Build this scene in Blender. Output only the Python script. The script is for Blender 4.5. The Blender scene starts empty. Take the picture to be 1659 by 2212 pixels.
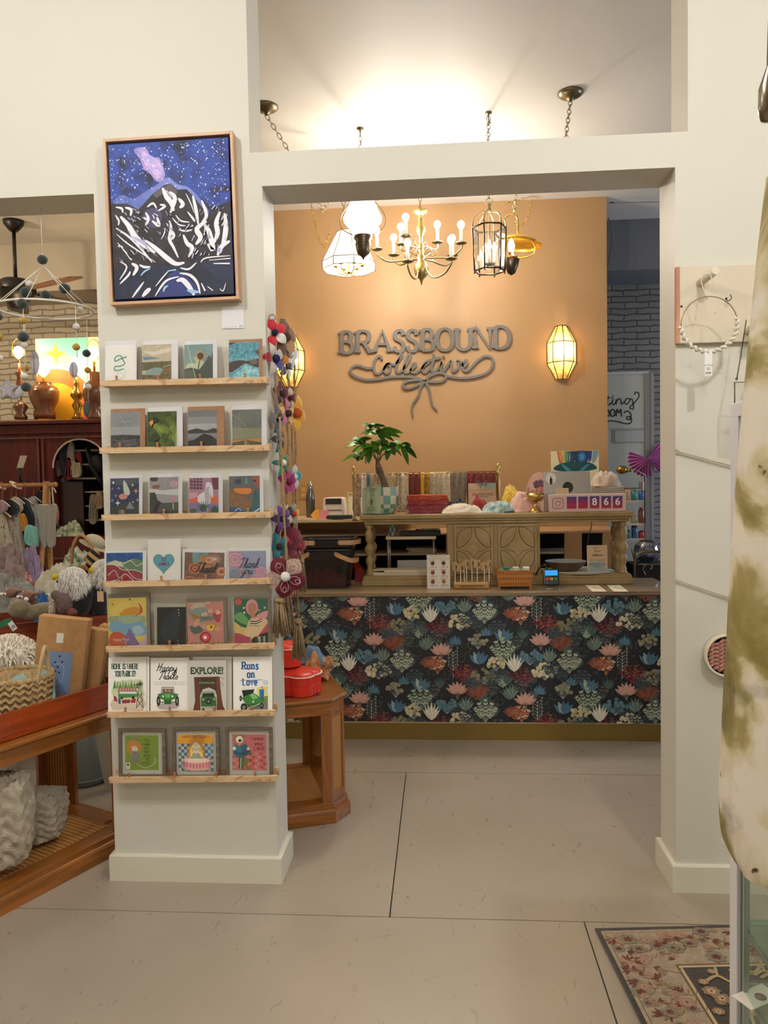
import bpy, math, random
from math import sin, cos, pi, radians as RD, sqrt
from mathutils import Vector as V, Matrix as MX
C = bpy.context.scene.collection
rnd = random.Random(7)
# ---------------- camera ----------------
YAW, PITCH, ROLL, FPX, HC = -.0728, -.0420, -.0173, 1664.0, 1.5
_f = V((sin(YAW)*cos(PITCH), cos(YAW)*cos(PITCH), sin(PITCH)))
_r = V((cos(YAW), -sin(YAW), 0)); _u = _r.cross(_f)
_r2 = cos(ROLL)*_r + sin(ROLL)*_u; _u2 = -sin(ROLL)*_r + cos(ROLL)*_u
def ray(px, py): return _f + _r2*((px-829.5)/FPX) - _u2*((py-1106)/FPX)
CP = V((0, 0, HC))
def W(px, py, Y): d = ray(px, py); return CP + d*(Y/d.y)          # point on the plane y=Y
def F(px, py, z=0.): d = ray(px, py); return CP + d*((z-HC)/d.z)  # point on the plane z
cam = bpy.data.cameras.new('camera'); co = bpy.data.objects.new('camera', cam); C.objects.link(co)
m3 = MX((_r2, _u2, -_f)).transposed().to_4x4(); m3.translation = CP; co.matrix_world = m3
cam.sensor_fit = 'VERTICAL'; cam.sensor_height = 36; cam.lens = 36*FPX/2212; cam.clip_start = .05
bpy.context.scene.camera = co
# ---------------- materials ----------------
def lin(h):
    h = h.lstrip('#'); o = []
    for i in (0, 2, 4):
        c = int(h[i:i+2], 16)/255; o.append(c/12.92 if c <= .04045 else ((c+.055)/1.055)**2.4)
    return (*o, 1)
_mc = {}
def nodes(m):
    m.use_nodes = True; nt = m.node_tree
    return nt, nt.nodes['Principled BSDF']
def N(nt, t, **k):
    n = nt.nodes.new('ShaderNode'+t)
    for a, b in k.items(): setattr(n, a, b)
    return n
def coords(nt, scale=(1, 1, 1), kind='Object', rot=(0, 0, 0)):
    tc = N(nt, 'TexCoord'); mp = N(nt, 'Mapping'); nt.links.new(tc.outputs[kind], mp.inputs[0])
    mp.inputs['Scale'].default_value = scale; mp.inputs['Rotation'].default_value = rot; return mp.outputs[0]
def ramp(nt, fac, stops, interp='LINEAR'):
    r = N(nt, 'ValToRGB'); r.color_ramp.interpolation = interp; e = r.color_ramp.elements
    while len(e) < len(stops): e.new(.5)
    for i, (p, c) in enumerate(stops): e[i].position = p; e[i].color = lin(c) if isinstance(c, str) else c
    nt.links.new(fac, r.inputs[0]); return r.outputs[0]
def bump(nt, b, fac, st, dist=.01):
    n = N(nt, 'Bump'); n.inputs['Strength'].default_value = st; n.inputs['Distance'].default_value = dist
    nt.links.new(fac, n.inputs['Height']); nt.links.new(n.outputs[0], b.inputs['Normal'])
def M(hexc, rough=.6, metal=0, c2=None, sc=8, bs=0, bsc=60, sheen=0, trans=0, coat=0, emit=0, st=(1, 1, 1)):
    key = (hexc, rough, metal, c2, sc, bs, bsc, sheen, trans, coat, emit, st)
    if key in _mc: return _mc[key]
    m = bpy.data.materials.new('surface_'+hexc.strip('#')); nt, b = nodes(m)
    b.inputs['Base Color'].default_value = lin(hexc); b.inputs['Roughness'].default_value = rough; b.inputs['Metallic'].default_value = metal
    if c2:
        n = N(nt, 'TexNoise'); n.inputs['Scale'].default_value = sc; n.inputs['Detail'].default_value = 6
        nt.links.new(coords(nt, st), n.inputs[0])
        nt.links.new(ramp(nt, n.outputs[0], [(.35, hexc), (.65, c2)]), b.inputs['Base Color'])
    if bs:
        n = N(nt, 'TexNoise'); n.inputs['Scale'].default_value = bsc; n.inputs['Detail'].default_value = 4
        nt.links.new(coords(nt, st), n.inputs[0]); bump(nt, b, n.outputs[0], bs)
    if sheen: b.inputs['Sheen Weight'].default_value = sheen
    if trans: b.inputs['Transmission Weight'].default_value = trans
    if coat: b.inputs['Coat Weight'].default_value = coat
    if emit: b.inputs['Emission Color'].default_value = lin(hexc); b.inputs['Emission Strength'].default_value = emit
    _mc[key] = m; return m
def wood(c1, c2, sc=1., axis='X', rough=.4, coat=.2, knots=False):
    key = ('w', c1, c2, sc, axis, rough, coat, knots)
    if key in _mc: return _mc[key]
    m = bpy.data.materials.new('wood_'+c1.strip('#')); nt, b = nodes(m)
    s = {'X': (3, 40, 40), 'Y': (40, 3, 40), 'Z': (40, 40, 3)}[axis]; s = tuple(v*sc for v in s)
    n = N(nt, 'TexNoise'); n.inputs['Scale'].default_value = 1; n.inputs['Detail'].default_value = 5; n.inputs['Distortion'].default_value = .6
    nt.links.new(coords(nt, s), n.inputs[0])
    col = ramp(nt, n.outputs[0], [(.33, c1), (.5, c2), (.68, c1)])
    if knots:
        k = N(nt, 'TexNoise'); k.inputs['Scale'].default_value = 9; k.inputs['Detail'].default_value = 2; k.inputs['Distortion'].default_value = 2.5
        nt.links.new(coords(nt, (1, 1, 2)), k.inputs[0])
        mx = N(nt, 'MixRGB', blend_type='MULTIPLY'); mx.inputs[0].default_value = .8
        nt.links.new(col, mx.inputs[1]); nt.links.new(ramp(nt, k.outputs[0], [(.55, '#ffffff'), (.66, '#b98a5e'), (.7, '#ffffff')]), mx.inputs[2]); col = mx.outputs[0]
    nt.links.new(col, b.inputs['Base Color']); b.inputs['Roughness'].default_value = rough; b.inputs['Coat Weight'].default_value = coat
    bump(nt, b, n.outputs[0], .15, .002); _mc[key] = m; return m
def glassy(tint='#ffffff', gloss=.1, rough=.03, extra=None):
    key = ('g', tint, gloss, rough)
    if key in _mc: return _mc[key]
    m = bpy.data.materials.new('clear_glass'); m.use_nodes = True; nt = m.node_tree; nt.nodes.clear()
    t = N(nt, 'BsdfTransparent'); t.inputs[0].default_value = lin(tint); g = N(nt, 'BsdfGlossy'); g.inputs['Roughness'].default_value = rough
    lw = N(nt, 'LayerWeight'); lw.inputs[0].default_value = .35; mt = N(nt, 'Math', operation='MULTIPLY_ADD'); mt.inputs[1].default_value = .5; mt.inputs[2].default_value = gloss*.4
    nt.links.new(lw.outputs['Fresnel'], mt.inputs[0])
    mx = N(nt, 'MixShader'); nt.links.new(mt.outputs[0], mx.inputs[0]); nt.links.new(t.outputs[0], mx.inputs[1]); nt.links.new(g.outputs[0], mx.inputs[2])
    o = N(nt, 'OutputMaterial'); nt.links.new(mx.outputs[0], o.inputs[0]); _mc[key] = m; return m
def emis(hexc, s):
    key = ('e', hexc, s)
    if key in _mc: return _mc[key]
    m = bpy.data.materials.new('glowing_bulb'); m.use_nodes = True; nt = m.node_tree; nt.nodes.clear()
    e = N(nt, 'Emission'); e.inputs[0].default_value = lin(hexc); e.inputs[1].default_value = s
    o = N(nt, 'OutputMaterial'); nt.links.new(e.outputs[0], o.inputs[0]); _mc[key] = m; return m
def weave(c1, c2, sx, sy, rough=.6, kind='cane'):
    key = ('wv', c1, c2, sx, sy, kind)
    if key in _mc: return _mc[key]
    m = bpy.data.materials.new('woven_'+kind); nt, b = nodes(m)
    tc = N(nt, 'TexCoord'); sp = N(nt, 'SeparateXYZ'); nt.links.new(tc.outputs['UV'], sp.inputs[0])
    def tri(o, s):
        a = N(nt, 'Math', operation='MULTIPLY'); a.inputs[1].default_value = s; nt.links.new(o, a.inputs[0])
        f = N(nt, 'Math', operation='FRACT'); nt.links.new(a.outputs[0], f.inputs[0])
        g = N(nt, 'Math', operation='SUBTRACT'); g.inputs[1].default_value = .5; nt.links.new(f.outputs[0], g.inputs[0])
        h = N(nt, 'Math', operation='ABSOLUTE'); nt.links.new(g.outputs[0], h.inputs[0]); return h.outputs[0]
    a = tri(sp.outputs[0], sx); c = tri(sp.outputs[1], sy)
    mx = N(nt, 'Math', operation='MAXIMUM'); nt.links.new(a, mx.inputs[0]); nt.links.new(c, mx.inputs[1])
    nt.links.new(ramp(nt, mx.outputs[0], [(.22, c2), (.3, c1)]), b.inputs['Base Color']); b.inputs['Roughness'].default_value = rough
    bump(nt, b, mx.outputs[0], .5, .003); _mc[key] = m; return m
# ---------------- mesh builder ----------------
def smooth(pts, k=4, closed=False):
    n = len(pts); out = []; d = len(pts[0])
    if n < 3: return [tuple(p) for p in pts]
    rng = range(n) if closed else range(n-1)
    for i in rng:
        g = (lambda j: pts[j % n]) if closed else (lambda j: pts[min(max(j, 0), n-1)])
        a, b, c, e = g(i-1), g(i), g(i+1), g(i+2)
        for s in range(k):
            t = s/k; out.append(tuple(.5*((2*b[q]) + (-a[q]+c[q])*t + (2*a[q]-5*b[q]+4*c[q]-e[q])*t*t + (-a[q]+3*b[q]-3*c[q]+e[q])*t**3) for q in range(d)))
    if not closed: out.append(tuple(pts[-1]))
    return out
class MB:
    def __init__(s, m=None): s.v = []; s.f = []; s.mi = []; s.mats = []; s.uv = {}; s.X = MX.Identity(4); s.cur = 0; s.use(m or M('#cccccc')); s.sm = []
    def use(s, m):
        if isinstance(m, str): m = M(m)
        if m not in s.mats: s.mats.append(m)
        s.cur = s.mats.index(m); return s
    def at(s, x=0, y=0, z=0, rx=0, ry=0, rz=0, sc=1):
        s.X = MX.Translation((x, y, z)) @ MX.Rotation(rz, 4, 'Z') @ MX.Rotation(ry, 4, 'Y') @ MX.Rotation(rx, 4, 'X') @ MX.Scale(sc, 4); return s
    def av(s, p): s.v.append(s.X @ V(p)); return len(s.v)-1
    def af(s, idx, smo=False, uv=None):
        s.f.append(tuple(idx)); s.mi.append(s.cur); s.sm.append(smo)
        if uv: s.uv[len(s.f)-1] = uv
    def quad(s, a, b, c, d, smo=False, uvs=True):
        s.af([s.av(p) for p in (a, b, c, d)], smo, [(0, 0), (1, 0), (1, 1), (0, 1)] if uvs else None); return s
    def poly(s, pts): s.af([s.av(p) for p in pts]); return s
    def box(s, x0, y0, z0, x1, y1, z1):
        i = [s.av(p) for p in ((x0, y0, z0), (x1, y0, z0), (x1, y1, z0), (x0, y1, z0), (x0, y0, z1), (x1, y0, z1), (x1, y1, z1), (x0, y1, z1))]
        q = [(0, 0), (1, 0), (1, 1), (0, 1)]
        for a in ((3, 2, 1, 0), (4, 5, 6, 7), (0, 1, 5, 4), (1, 2, 6, 5), (2, 3, 7, 6), (3, 0, 4, 7)): s.af([i[k] for k in a], False, q)
        return s
    def cb(s, x, y, z, w, d, h): return s.box(x-w/2, y-d/2, z, x+w/2, y+d/2, z+h)   # box on its base centre
    def prism(s, pts, z0, z1, top=None):
        n = len(pts); t = top or pts; a = [s.av((p[0], p[1], z0)) for p in pts]; b = [s.av((p[0], p[1], z1)) for p in t]
        s.af(a[::-1]); s.af(b)
        for i in range(n): s.af([a[i], a[(i+1) % n], b[(i+1) % n], b[i]], False, [(0, 0), (1, 0), (1, 1), (0, 1)])
        return s
    def plate(s, pts, y0, y1):      # outline in x,z extruded along y
        n = len(pts); a = [s.av((p[0], y0, p[1])) for p in pts]; b = [s.av((p[0], y1, p[1])) for p in pts]
        s.af(a); s.af(b[::-1])
        for i in range(n): s.af([a[(i+1) % n], a[i], b[i], b[(i+1) % n]])
        return s
    def lathe(s, prof, n=20, c=(0, 0, 0), cap=True, ripple=None):
        rows = []
        for k, (r, z) in enumerate(prof):
            rows.append([s.av((c[0]+r*(ripple(2*pi*i/n, k) if ripple else 1)*cos(2*pi*i/n), c[1]+r*(ripple(2*pi*i/n, k) if ripple else 1)*sin(2*pi*i/n), c[2]+z)) for i in range(n)])
        for j in range(len(rows)-1):
            for i in range(n): s.af([rows[j][i], rows[j][(i+1) % n], rows[j+1][(i+1) % n], rows[j+1][i]], True, [(i/n, j/len(rows)), ((i+1)/n, j/len(rows)), ((i+1)/n, (j+1)/len(rows)), (i/n, (j+1)/len(rows))])
        if cap: s.af(rows[0][::-1]); s.af(rows[-1])
        return s
    def tube(s, pts, r, n=6, closed=False, cap=True, flat=1.):
        pts = [V(p) for p in pts]; L = len(pts); rr = r if isinstance(r, (list, tuple)) else [r]*L; rows = []
        t = (pts[1]-pts[0]).normalized(); up = V((0, 0, 1)) if abs(t.z) < .9 else V((1, 0, 0)); nrm = t.cross(up).normalized()
        for i, p in enumerate(pts):
            if closed: t = (pts[(i+1) % L]-pts[i-1]).normalized()
            else: t = (pts[min(i+1, L-1)]-pts[max(i-1, 0)]); t = t.normalized() if t.length > 1e-9 else V((0, 0, 1))
            nrm = nrm - t*nrm.dot(t); nrm = nrm.normalized() if nrm.length > 1e-6 else t.orthogonal().normalized()
            bn = t.cross(nrm); rows.append([s.av(p+(nrm*cos(2*pi*k/n)+bn*sin(2*pi*k/n)*flat)*rr[i]) for k in range(n)])
        for j in range(L if closed else L-1):
            a, b = rows[j], rows[(j+1) % L]
            for i in range(n): s.af([a[i], a[(i+1) % n], b[(i+1) % n], b[i]], True)
        if cap and not closed: s.af(rows[0][::-1]); s.af(rows[-1])
        return s
    def cyl(s, p0, p1, r0, r1=None, n=12): return s.tube([p0, p1], [r0, r0 if r1 is None else r1], n)
    def sph(s, c, r, n=12, m=8, f=None):
        if not isinstance(r, (list, tuple)): r = (r, r, r)
        rows = []
        for j in range(m+1):
            a = -pi/2+pi*j/m; row = []
            for i in range(1 if j in (0, m) else n):
                b = 2*pi*i/n; d = V((cos(a)*cos(b), cos(a)*sin(b), sin(a))); k = f(d) if f else 1
                row.append(s.av((c[0]+d.x*r[0]*k, c[1]+d.y*r[1]*k, c[2]+d.z*r[2]*k)))
            rows.append(row)
        for j in range(m):
            a, b = rows[j], rows[j+1]
            for i in range(n):
                i2 = (i+1) % n
                if len(a) == 1: s.af([a[0], b[i2], b[i]], True)
                elif len(b) == 1: s.af([a[i], a[i2], b[0]], True)
                else: s.af([a[i], a[i2], b[i2], b[i]], True, [(i/n, j/m), ((i+1)/n, j/m), ((i+1)/n, (j+1)/m), (i/n, (j+1)/m)])
        return s
    def torus(s, c, R, r, axis='Z', n=24, k=6, sy=1):
        pts = []
        for i in range(n):
            a = 2*pi*i/n; x, y = R*cos(a), R*sy*sin(a)
            pts.append(V(c)+V({'Z': (x, y, 0), 'Y': (x, 0, y), 'X': (0, x, y)}[axis]))
        return s.tube(pts, r, k, closed=True)
    def grid(s, fn, nu, nv, smo=True, uvk=(1, 1)):
        g = [[s.av(fn(i/nu, j/nv)) for j in range(nv+1)] for i in range(nu+1)]
        for i in range(nu):
            for j in range(nv): s.af([g[i][j], g[i+1][j], g[i+1][j+1], g[i][j+1]], smo, [(i/nu*uvk[0], j/nv*uvk[1]), ((i+1)/nu*uvk[0], j/nv*uvk[1]), ((i+1)/nu*uvk[0], (j+1)/nv*uvk[1]), (i/nu*uvk[0], (j+1)/nv*uvk[1])])
        return s
    def rib(s, pts, w, y0, y1=None, closed=False, xz=True):    # ribbon in the x,z plane, optional depth
        L = len(pts); A = []; B = []
        ww = w if isinstance(w, (list, tuple)) else [w]*L
        for i in range(L):
            a = pts[(i-1) % L] if closed else pts[max(i-1, 0)]; b = pts[(i+1) % L] if closed else pts[min(i+1, L-1)]
            dx, dz = b[0]-a[0], b[1]-a[1]; l = sqrt(dx*dx+dz*dz) or 1; nx, nz = -dz/l*ww[i]/2, dx/l*ww[i]/2
            A.append((pts[i][0]+nx, pts[i][1]+nz)); B.append((pts[i][0]-nx, pts[i][1]-nz))
        if y1 is None:
            ia = [s.av((p[0], y0, p[1])) for p in A]; ib = [s.av((p[0], y0, p[1])) for p in B]
            for i in range(L if closed else L-1): j = (i+1) % L; s.af([ib[i], ib[j], ia[j], ia[i]])
        else:
            q = [[s.av((p[0], y, p[1])) for p in S] for S, y in ((A, y0), (B, y0), (A, y1), (B, y1))]
            for i in range(L if closed else L-1):
                j = (i+1) % L
                s.af([q[1][i], q[1][j], q[0][j], q[0][i]]); s.af([q[3][j], q[3][i], q[2][i], q[2][j]])
                s.af([q[0][i], q[0][j], q[2][j], q[2][i]]); s.af([q[1][j], q[1][i], q[3][i], q[3][j]])
            if not closed:
                for i in (0, L-1): s.af([q[0][i], q[2][i], q[3][i], q[1][i]])
        return s
    def text(s, txt, x, z, size, y=0, ext=0, al='CENTER', sx=1, shear=0, bold=0, lsp=1):
        cu = bpy.data.curves.new('lettering', 'FONT'); cu.body = txt; cu.size = size; cu.align_x = al; cu.extrude = ext; cu.shear = shear; cu.offset = bold; cu.resolution_u = 3; cu.space_line = lsp
        ob = bpy.data.objects.new('lettering', cu); me = bpy.data.meshes.new_from_object(ob)
        off = len(s.v)
        for v in me.vertices: s.v.append(s.X @ V((x+v.co.x*sx, y-v.co.z, z+v.co.y)))
        for p in me.polygons: s.f.append(tuple(i+off for i in p.vertices)); s.mi.append(s.cur); s.sm.append(False)
        bpy.data.objects.remove(ob); bpy.data.curves.remove(cu); bpy.data.meshes.remove(me); return s
    def build(s, name, parent=None, loc=None, rot=None, bev=0, vox=0, sub=0, solid=0, disp=0):
        me = bpy.data.meshes.new(name); me.from_pydata([tuple(v) for v in s.v], [], s.f)
        for m in s.mats: me.materials.append(m)
        me.polygons.foreach_set('material_index', s.mi); me.polygons.foreach_set('use_smooth', s.sm)
        if s.uv:
            u = me.uv_layers.new(name='UVMap'); p = me.polygons
            for fi, q in s.uv.items():
                for k, li in enumerate(p[fi].loop_indices): u.data[li].uv = q[k]
        me.update(); me.validate()
        o = bpy.data.objects.new(name, me); C.objects.link(o)
        if parent: o.parent = parent
        if loc is not None: o.location = loc
        if rot is not None: o.rotation_euler = rot
        if solid: md = o.modifiers.new('s', 'SOLIDIFY'); md.thickness = solid; md.offset = 0
        if vox: md = o.modifiers.new('r', 'REMESH'); md.mode = 'VOXEL'; md.voxel_size = vox; md.use_smooth_shade = True; md2 = o.modifiers.new('sm', 'SMOOTH'); md2.iterations = 4
        if bev: md = o.modifiers.new('b', 'BEVEL'); md.width = bev; md.segments = 2; md.limit_method = 'ANGLE'; md.angle_limit = RD(40)
        if sub: md = o.modifiers.new('u', 'SUBSURF'); md.levels = sub; md.render_levels = sub
        return o
def tag(o, label, cat, group=None, kind=None):
    if kind == 'structure': o['kind'] = kind; return o
    o['label'] = label; o['category'] = cat
    if group: o['group'] = group
    if kind: o['kind'] = kind
    return o
def T(name, label, cat, loc, rz=0, group=None, rx=0, ry=0):
    o = bpy.data.objects.new(name, None); o.empty_display_size = .05; C.objects.link(o); o.location = loc; o.rotation_euler = (rx, ry, rz)
    return tag(o, label, cat, group)
def one(mb, name, label, cat, loc=(0, 0, 0), rz=0, group=None, rx=0, ry=0, kind=None, **k):
    return tag(mb.build(name, loc=loc, rot=(rx, ry, rz), **k), label, cat, group, kind)
def struct(mb, name, **k): o = mb.build(name, **k); o['kind'] = 'structure'; return o
def copy(o, loc=None, label=None, rz=None, group=None, parent=None):
    c = o.copy(); C.objects.link(c)
    if parent: c.parent = parent
    for ch in list(o.children): copy(ch, parent=c)
    if loc is not None: c.location = loc
    if rz is not None: c.rotation_euler = (c.rotation_euler.x, c.rotation_euler.y, rz)
    if label: c['label'] = label
    if group: c['group'] = group
    return c
# 2D drawing on a rectangle: coordinates in the units of a reading rectangle (y down)
class Art:
    def __init__(s, mb, w, h, rect, y=-.0006, x=0, z=0, eps=.00004):
        s.mb, s.w, s.h, s.r, s.y, s.ox, s.oz, s.eps = mb, w, h, rect, y, x, z, eps
        s.k = w/(rect[2]-rect[0])
    def q(s, p): r = s.r; return (s.ox-s.w/2+(p[0]-r[0])/(r[2]-r[0])*s.w, s.oz+s.h-(p[1]-r[1])/(r[3]-r[1])*s.h)
    def nx(s): s.y -= s.eps; return s.y
    def clip(s, pts):
        a, b, c, d = s.r; return [(min(max(p[0], a), c), min(max(p[1], b), d)) for p in pts]
    def p(s, col, pts, sm=0, cl=True):
        if sm: pts = smooth(pts, sm, True)
        if cl: pts = s.clip(pts)
        s.mb.use(col); y = s.nx(); g = [s.q(p) for p in pts]
        ar = sum(g[i][0]*g[(i+1) % len(g)][1]-g[(i+1) % len(g)][0]*g[i][1] for i in range(len(g)))
        if ar < 0: g = g[::-1]
        s.mb.poly([(a, y, b) for a, b in g]); return s
    def rc(s, col, x0, y0, x1, y1): return s.p(col, [(x0, y0), (x1, y0), (x1, y1), (x0, y1)], cl=False)
    def bg(s, col): return s.rc(col, *s.r)
    def c(s, col, x, y, r, r2=None, n=12): return s.p(col, [(x+r*cos(2*pi*i/n), y+(r2 or r)*sin(2*pi*i/n)) for i in range(n)])
    def dots(s, col, L, n=6):
        s.mb.use(col); y = s.nx()
        for x, yy, r in L:
            g = [s.q((x+r*cos(-2*pi*i/n), yy+r*sin(-2*pi*i/n))) for i in range(n)]; s.mb.poly([(a, y, b) for a, b in g])
        return s
    def s(s, col, pts, w, sm=4, closed=False):
        if sm: pts = smooth(pts, sm, closed)
        s.mb.use(col); y = s.nx(); s.mb.rib([s.q(p) for p in s.clip(pts)], [a*s.k for a in w] if isinstance(w, list) else w*s.k, y, closed=closed); return s
    def t(s, col, txt, x, y, size, al='CENTER', sx=1, bold=0, shear=0, lsp=1):
        s.mb.use(col); a, b = s.q((x, y)); s.mb.text(txt, a, b, size*s.k*1.38, s.nx(), al=al, sx=sx, bold=bold*s.k, shear=shear, lsp=lsp); return s
    def sf(s, col, txt, x, y, h, w, tk=.2, font=None, al=0, shear=0, sp=.16):
        """own stroke lettering: x left, y baseline, h cap height, w letter width"""
        s.mb.use(col); yy = s.nx(); n = 0
        for st, wd in strokes(txt, x, y, h, w, tk, font, shear, sp): s.mb.rib([s.q(p) for p in st], wd*s.k, yy - (n % 3)*.00003); n += 1
        return s
# slab letters: polylines in a unit box (y up) + serif spots
SL = {
'A': ([[(0, 0), (.5, 1), (1, 0)], [(.2, .36), (.8, .36)]], [(0, 0), (1, 0)], 1.1),
'B': ([[(.1, 0), (.1, 1)], [(.1, 1), (.5, 1), (.74, .93), (.8, .76), (.72, .6), (.5, .53), (.1, .53)], [(.1, .53), (.55, .53), (.84, .44), (.92, .27), (.83, .08), (.55, 0), (.1, 0)]], [(.1, 0), (.1, 1)], .95),
'R': ([[(.1, 0), (.1, 1)], [(.1, 1), (.55, 1), (.8, .92), (.86, .74), (.76, .56), (.5, .49), (.1, .49)], [(.5, .49), (.95, 0)]], [(.1, 0), (.1, 1), (.97, 0)], 1.0),
'S': ([[(.86, .78), (.78, .94), (.5, 1.01), (.22, .94), (.13, .76), (.25, .6), (.5, .52), (.78, .42), (.88, .24), (.76, .06), (.48, -.01), (.2, .06), (.1, .24)]], [], .85),
'O': ([[(.5, 1.01), (.2, .92), (.05, .7), (.02, .5), (.05, .3), (.2, .08), (.5, -.01), (.8, .08), (.95, .3), (.98, .5), (.95, .7), (.8, .92), (.5, 1.01)]], [], 1.1),
'U': ([[(.1, 1), (.1, .35), (.18, .12), (.5, -.01), (.82, .12), (.9, .35), (.9, 1)]], [(.1, 1), (.9, 1)], 1.05),
'N': ([[(.08, 0), (.08, 1), (.92, 0), (.92, 1)]], [(.08, 0), (.04, 1), (.92, 1)], 1.1),
'D': ([[(.1, 0), (.1, 1)], [(.1, 1), (.5, 1), (.82, .88), (.96, .66), (.98, .5), (.96, .34), (.82, .12), (.5, 0), (.1, 0)]], [(.1, 0), (.1, 1)], 1.05),
'H': ([[(.1, 0), (.1, 1)], [(.9, 0), (.9, 1)], [(.1, .5), (.9, .5)]], [(.1, 0), (.1, 1), (.9, 0), (.9, 1)], 1),
'M': ([[(.05, 0), (.1, 1), (.5, .3), (.9, 1), (.95, 0)]], [(.05, 0), (.95, 0), (.08, 1), (.92, 1)], 1.2),
'E': ([[(.85, 1), (.12, 1), (.12, 0), (.9, 0)], [(.12, .5), (.65, .5)]], [(.12, 0), (.12, 1)], .85),
'I': ([[(.5, 0), (.5, 1)]], [(.5, 0), (.5, 1)], .45),
'W': ([[(0, 1), (.25, 0), (.5, .8), (.75, 0), (1, 1)]], [(0, 1), (1, 1)], 1.3),
'Y': ([[(.05, 1), (.5, .45), (.95, 1)], [(.5, .45), (.5, 0)]], [(.05, 1), (.95, 1), (.5, 0)], .95),
'P': ([[(.12, 0), (.12, 1), (.55, 1), (.82, .9), (.86, .72), (.76, .55), (.5, .47), (.12, .47)]], [(.12, 0), (.12, 1)], .88),
'K': ([[(.1, 0), (.1, 1)], [(.88, 1), (.1, .42)], [(.35, .58), (.92, 0)]], [(.1, 0), (.1, 1), (.9, 1), (.94, 0)], 1),
'T': ([[(.5, 0), (.5, 1)], [(.05, .85), (.05, 1), (.95, 1), (.95, .85)]], [(.5, 0)], .9),
'X': ([[(.05, 0), (.95, 1)], [(.05, 1), (.95, 0)]], [], .9),
'L': ([[(.12, 1), (.12, 0), (.85, 0)]], [(.12, 1)], .8),
'!': ([[(.5, 1), (.5, .3)], [(.5, .12), (.5, 0)]], [], .35),
' ': ([], [], .5), "'": ([[(.5, 1), (.5, .75)]], [], .3),
'u': ([[(.1, .68), (.1, .2), (.3, 0), (.6, .02), (.82, .2)], [(.82, .68), (.82, 0)]], [(.05, .68), (.78, .68), (.9, 0)], .85),
'n': ([[(.12, 0), (.12, .68)], [(.12, .5), (.35, .68), (.6, .68), (.8, .5), (.8, 0)]], [(.12, 0), (.8, 0), (.08, .68)], .85),
's': ([[(.75, .52), (.6, .68), (.25, .66), (.15, .5), (.3, .38), (.65, .3), (.78, .16), (.6, 0), (.25, 0), (.1, .14)]], [], .7),
'o': ([[(.45, .7), (.15, .6), (.05, .35), (.15, .1), (.45, -.01), (.75, .1), (.85, .35), (.75, .6), (.45, .7)]], [], .8),
'v': ([[(.02, .68), (.42, 0), (.82, .68)]], [(.02, .68), (.82, .68)], .75),
'e': ([[(.08, .36), (.8, .36), (.72, .6), (.42, .7), (.15, .6), (.05, .35), (.15, .1), (.45, -.01), (.78, .12)]], [], .75),
}
def strokes(txt, x, y, h, w, tk=.2, font=None, shear=0, sp=.16):
    out = []; th = tk*h
    for ch in txt:
        lines, ser, wd = SL.get(ch, SL[' ']); cw = w*wd
        pt = lambda p: (x+p[0]*cw+shear*p[1]*h, y-p[1]*h)
        for L in lines:
            L = [pt(p) for p in L]
            out.append((smooth(L, 3) if len(L) > 5 else L, th))
        for (sx, sy) in ser:
            a = pt((sx, sy)); yy = a[1]-th*.2 if sy < .3 else a[1]+th*.2
            out.append(([(a[0]-th*.95, yy), (a[0]+th*.95, yy)], th*.55))
        x += cw + sp*w
    return out
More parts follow.
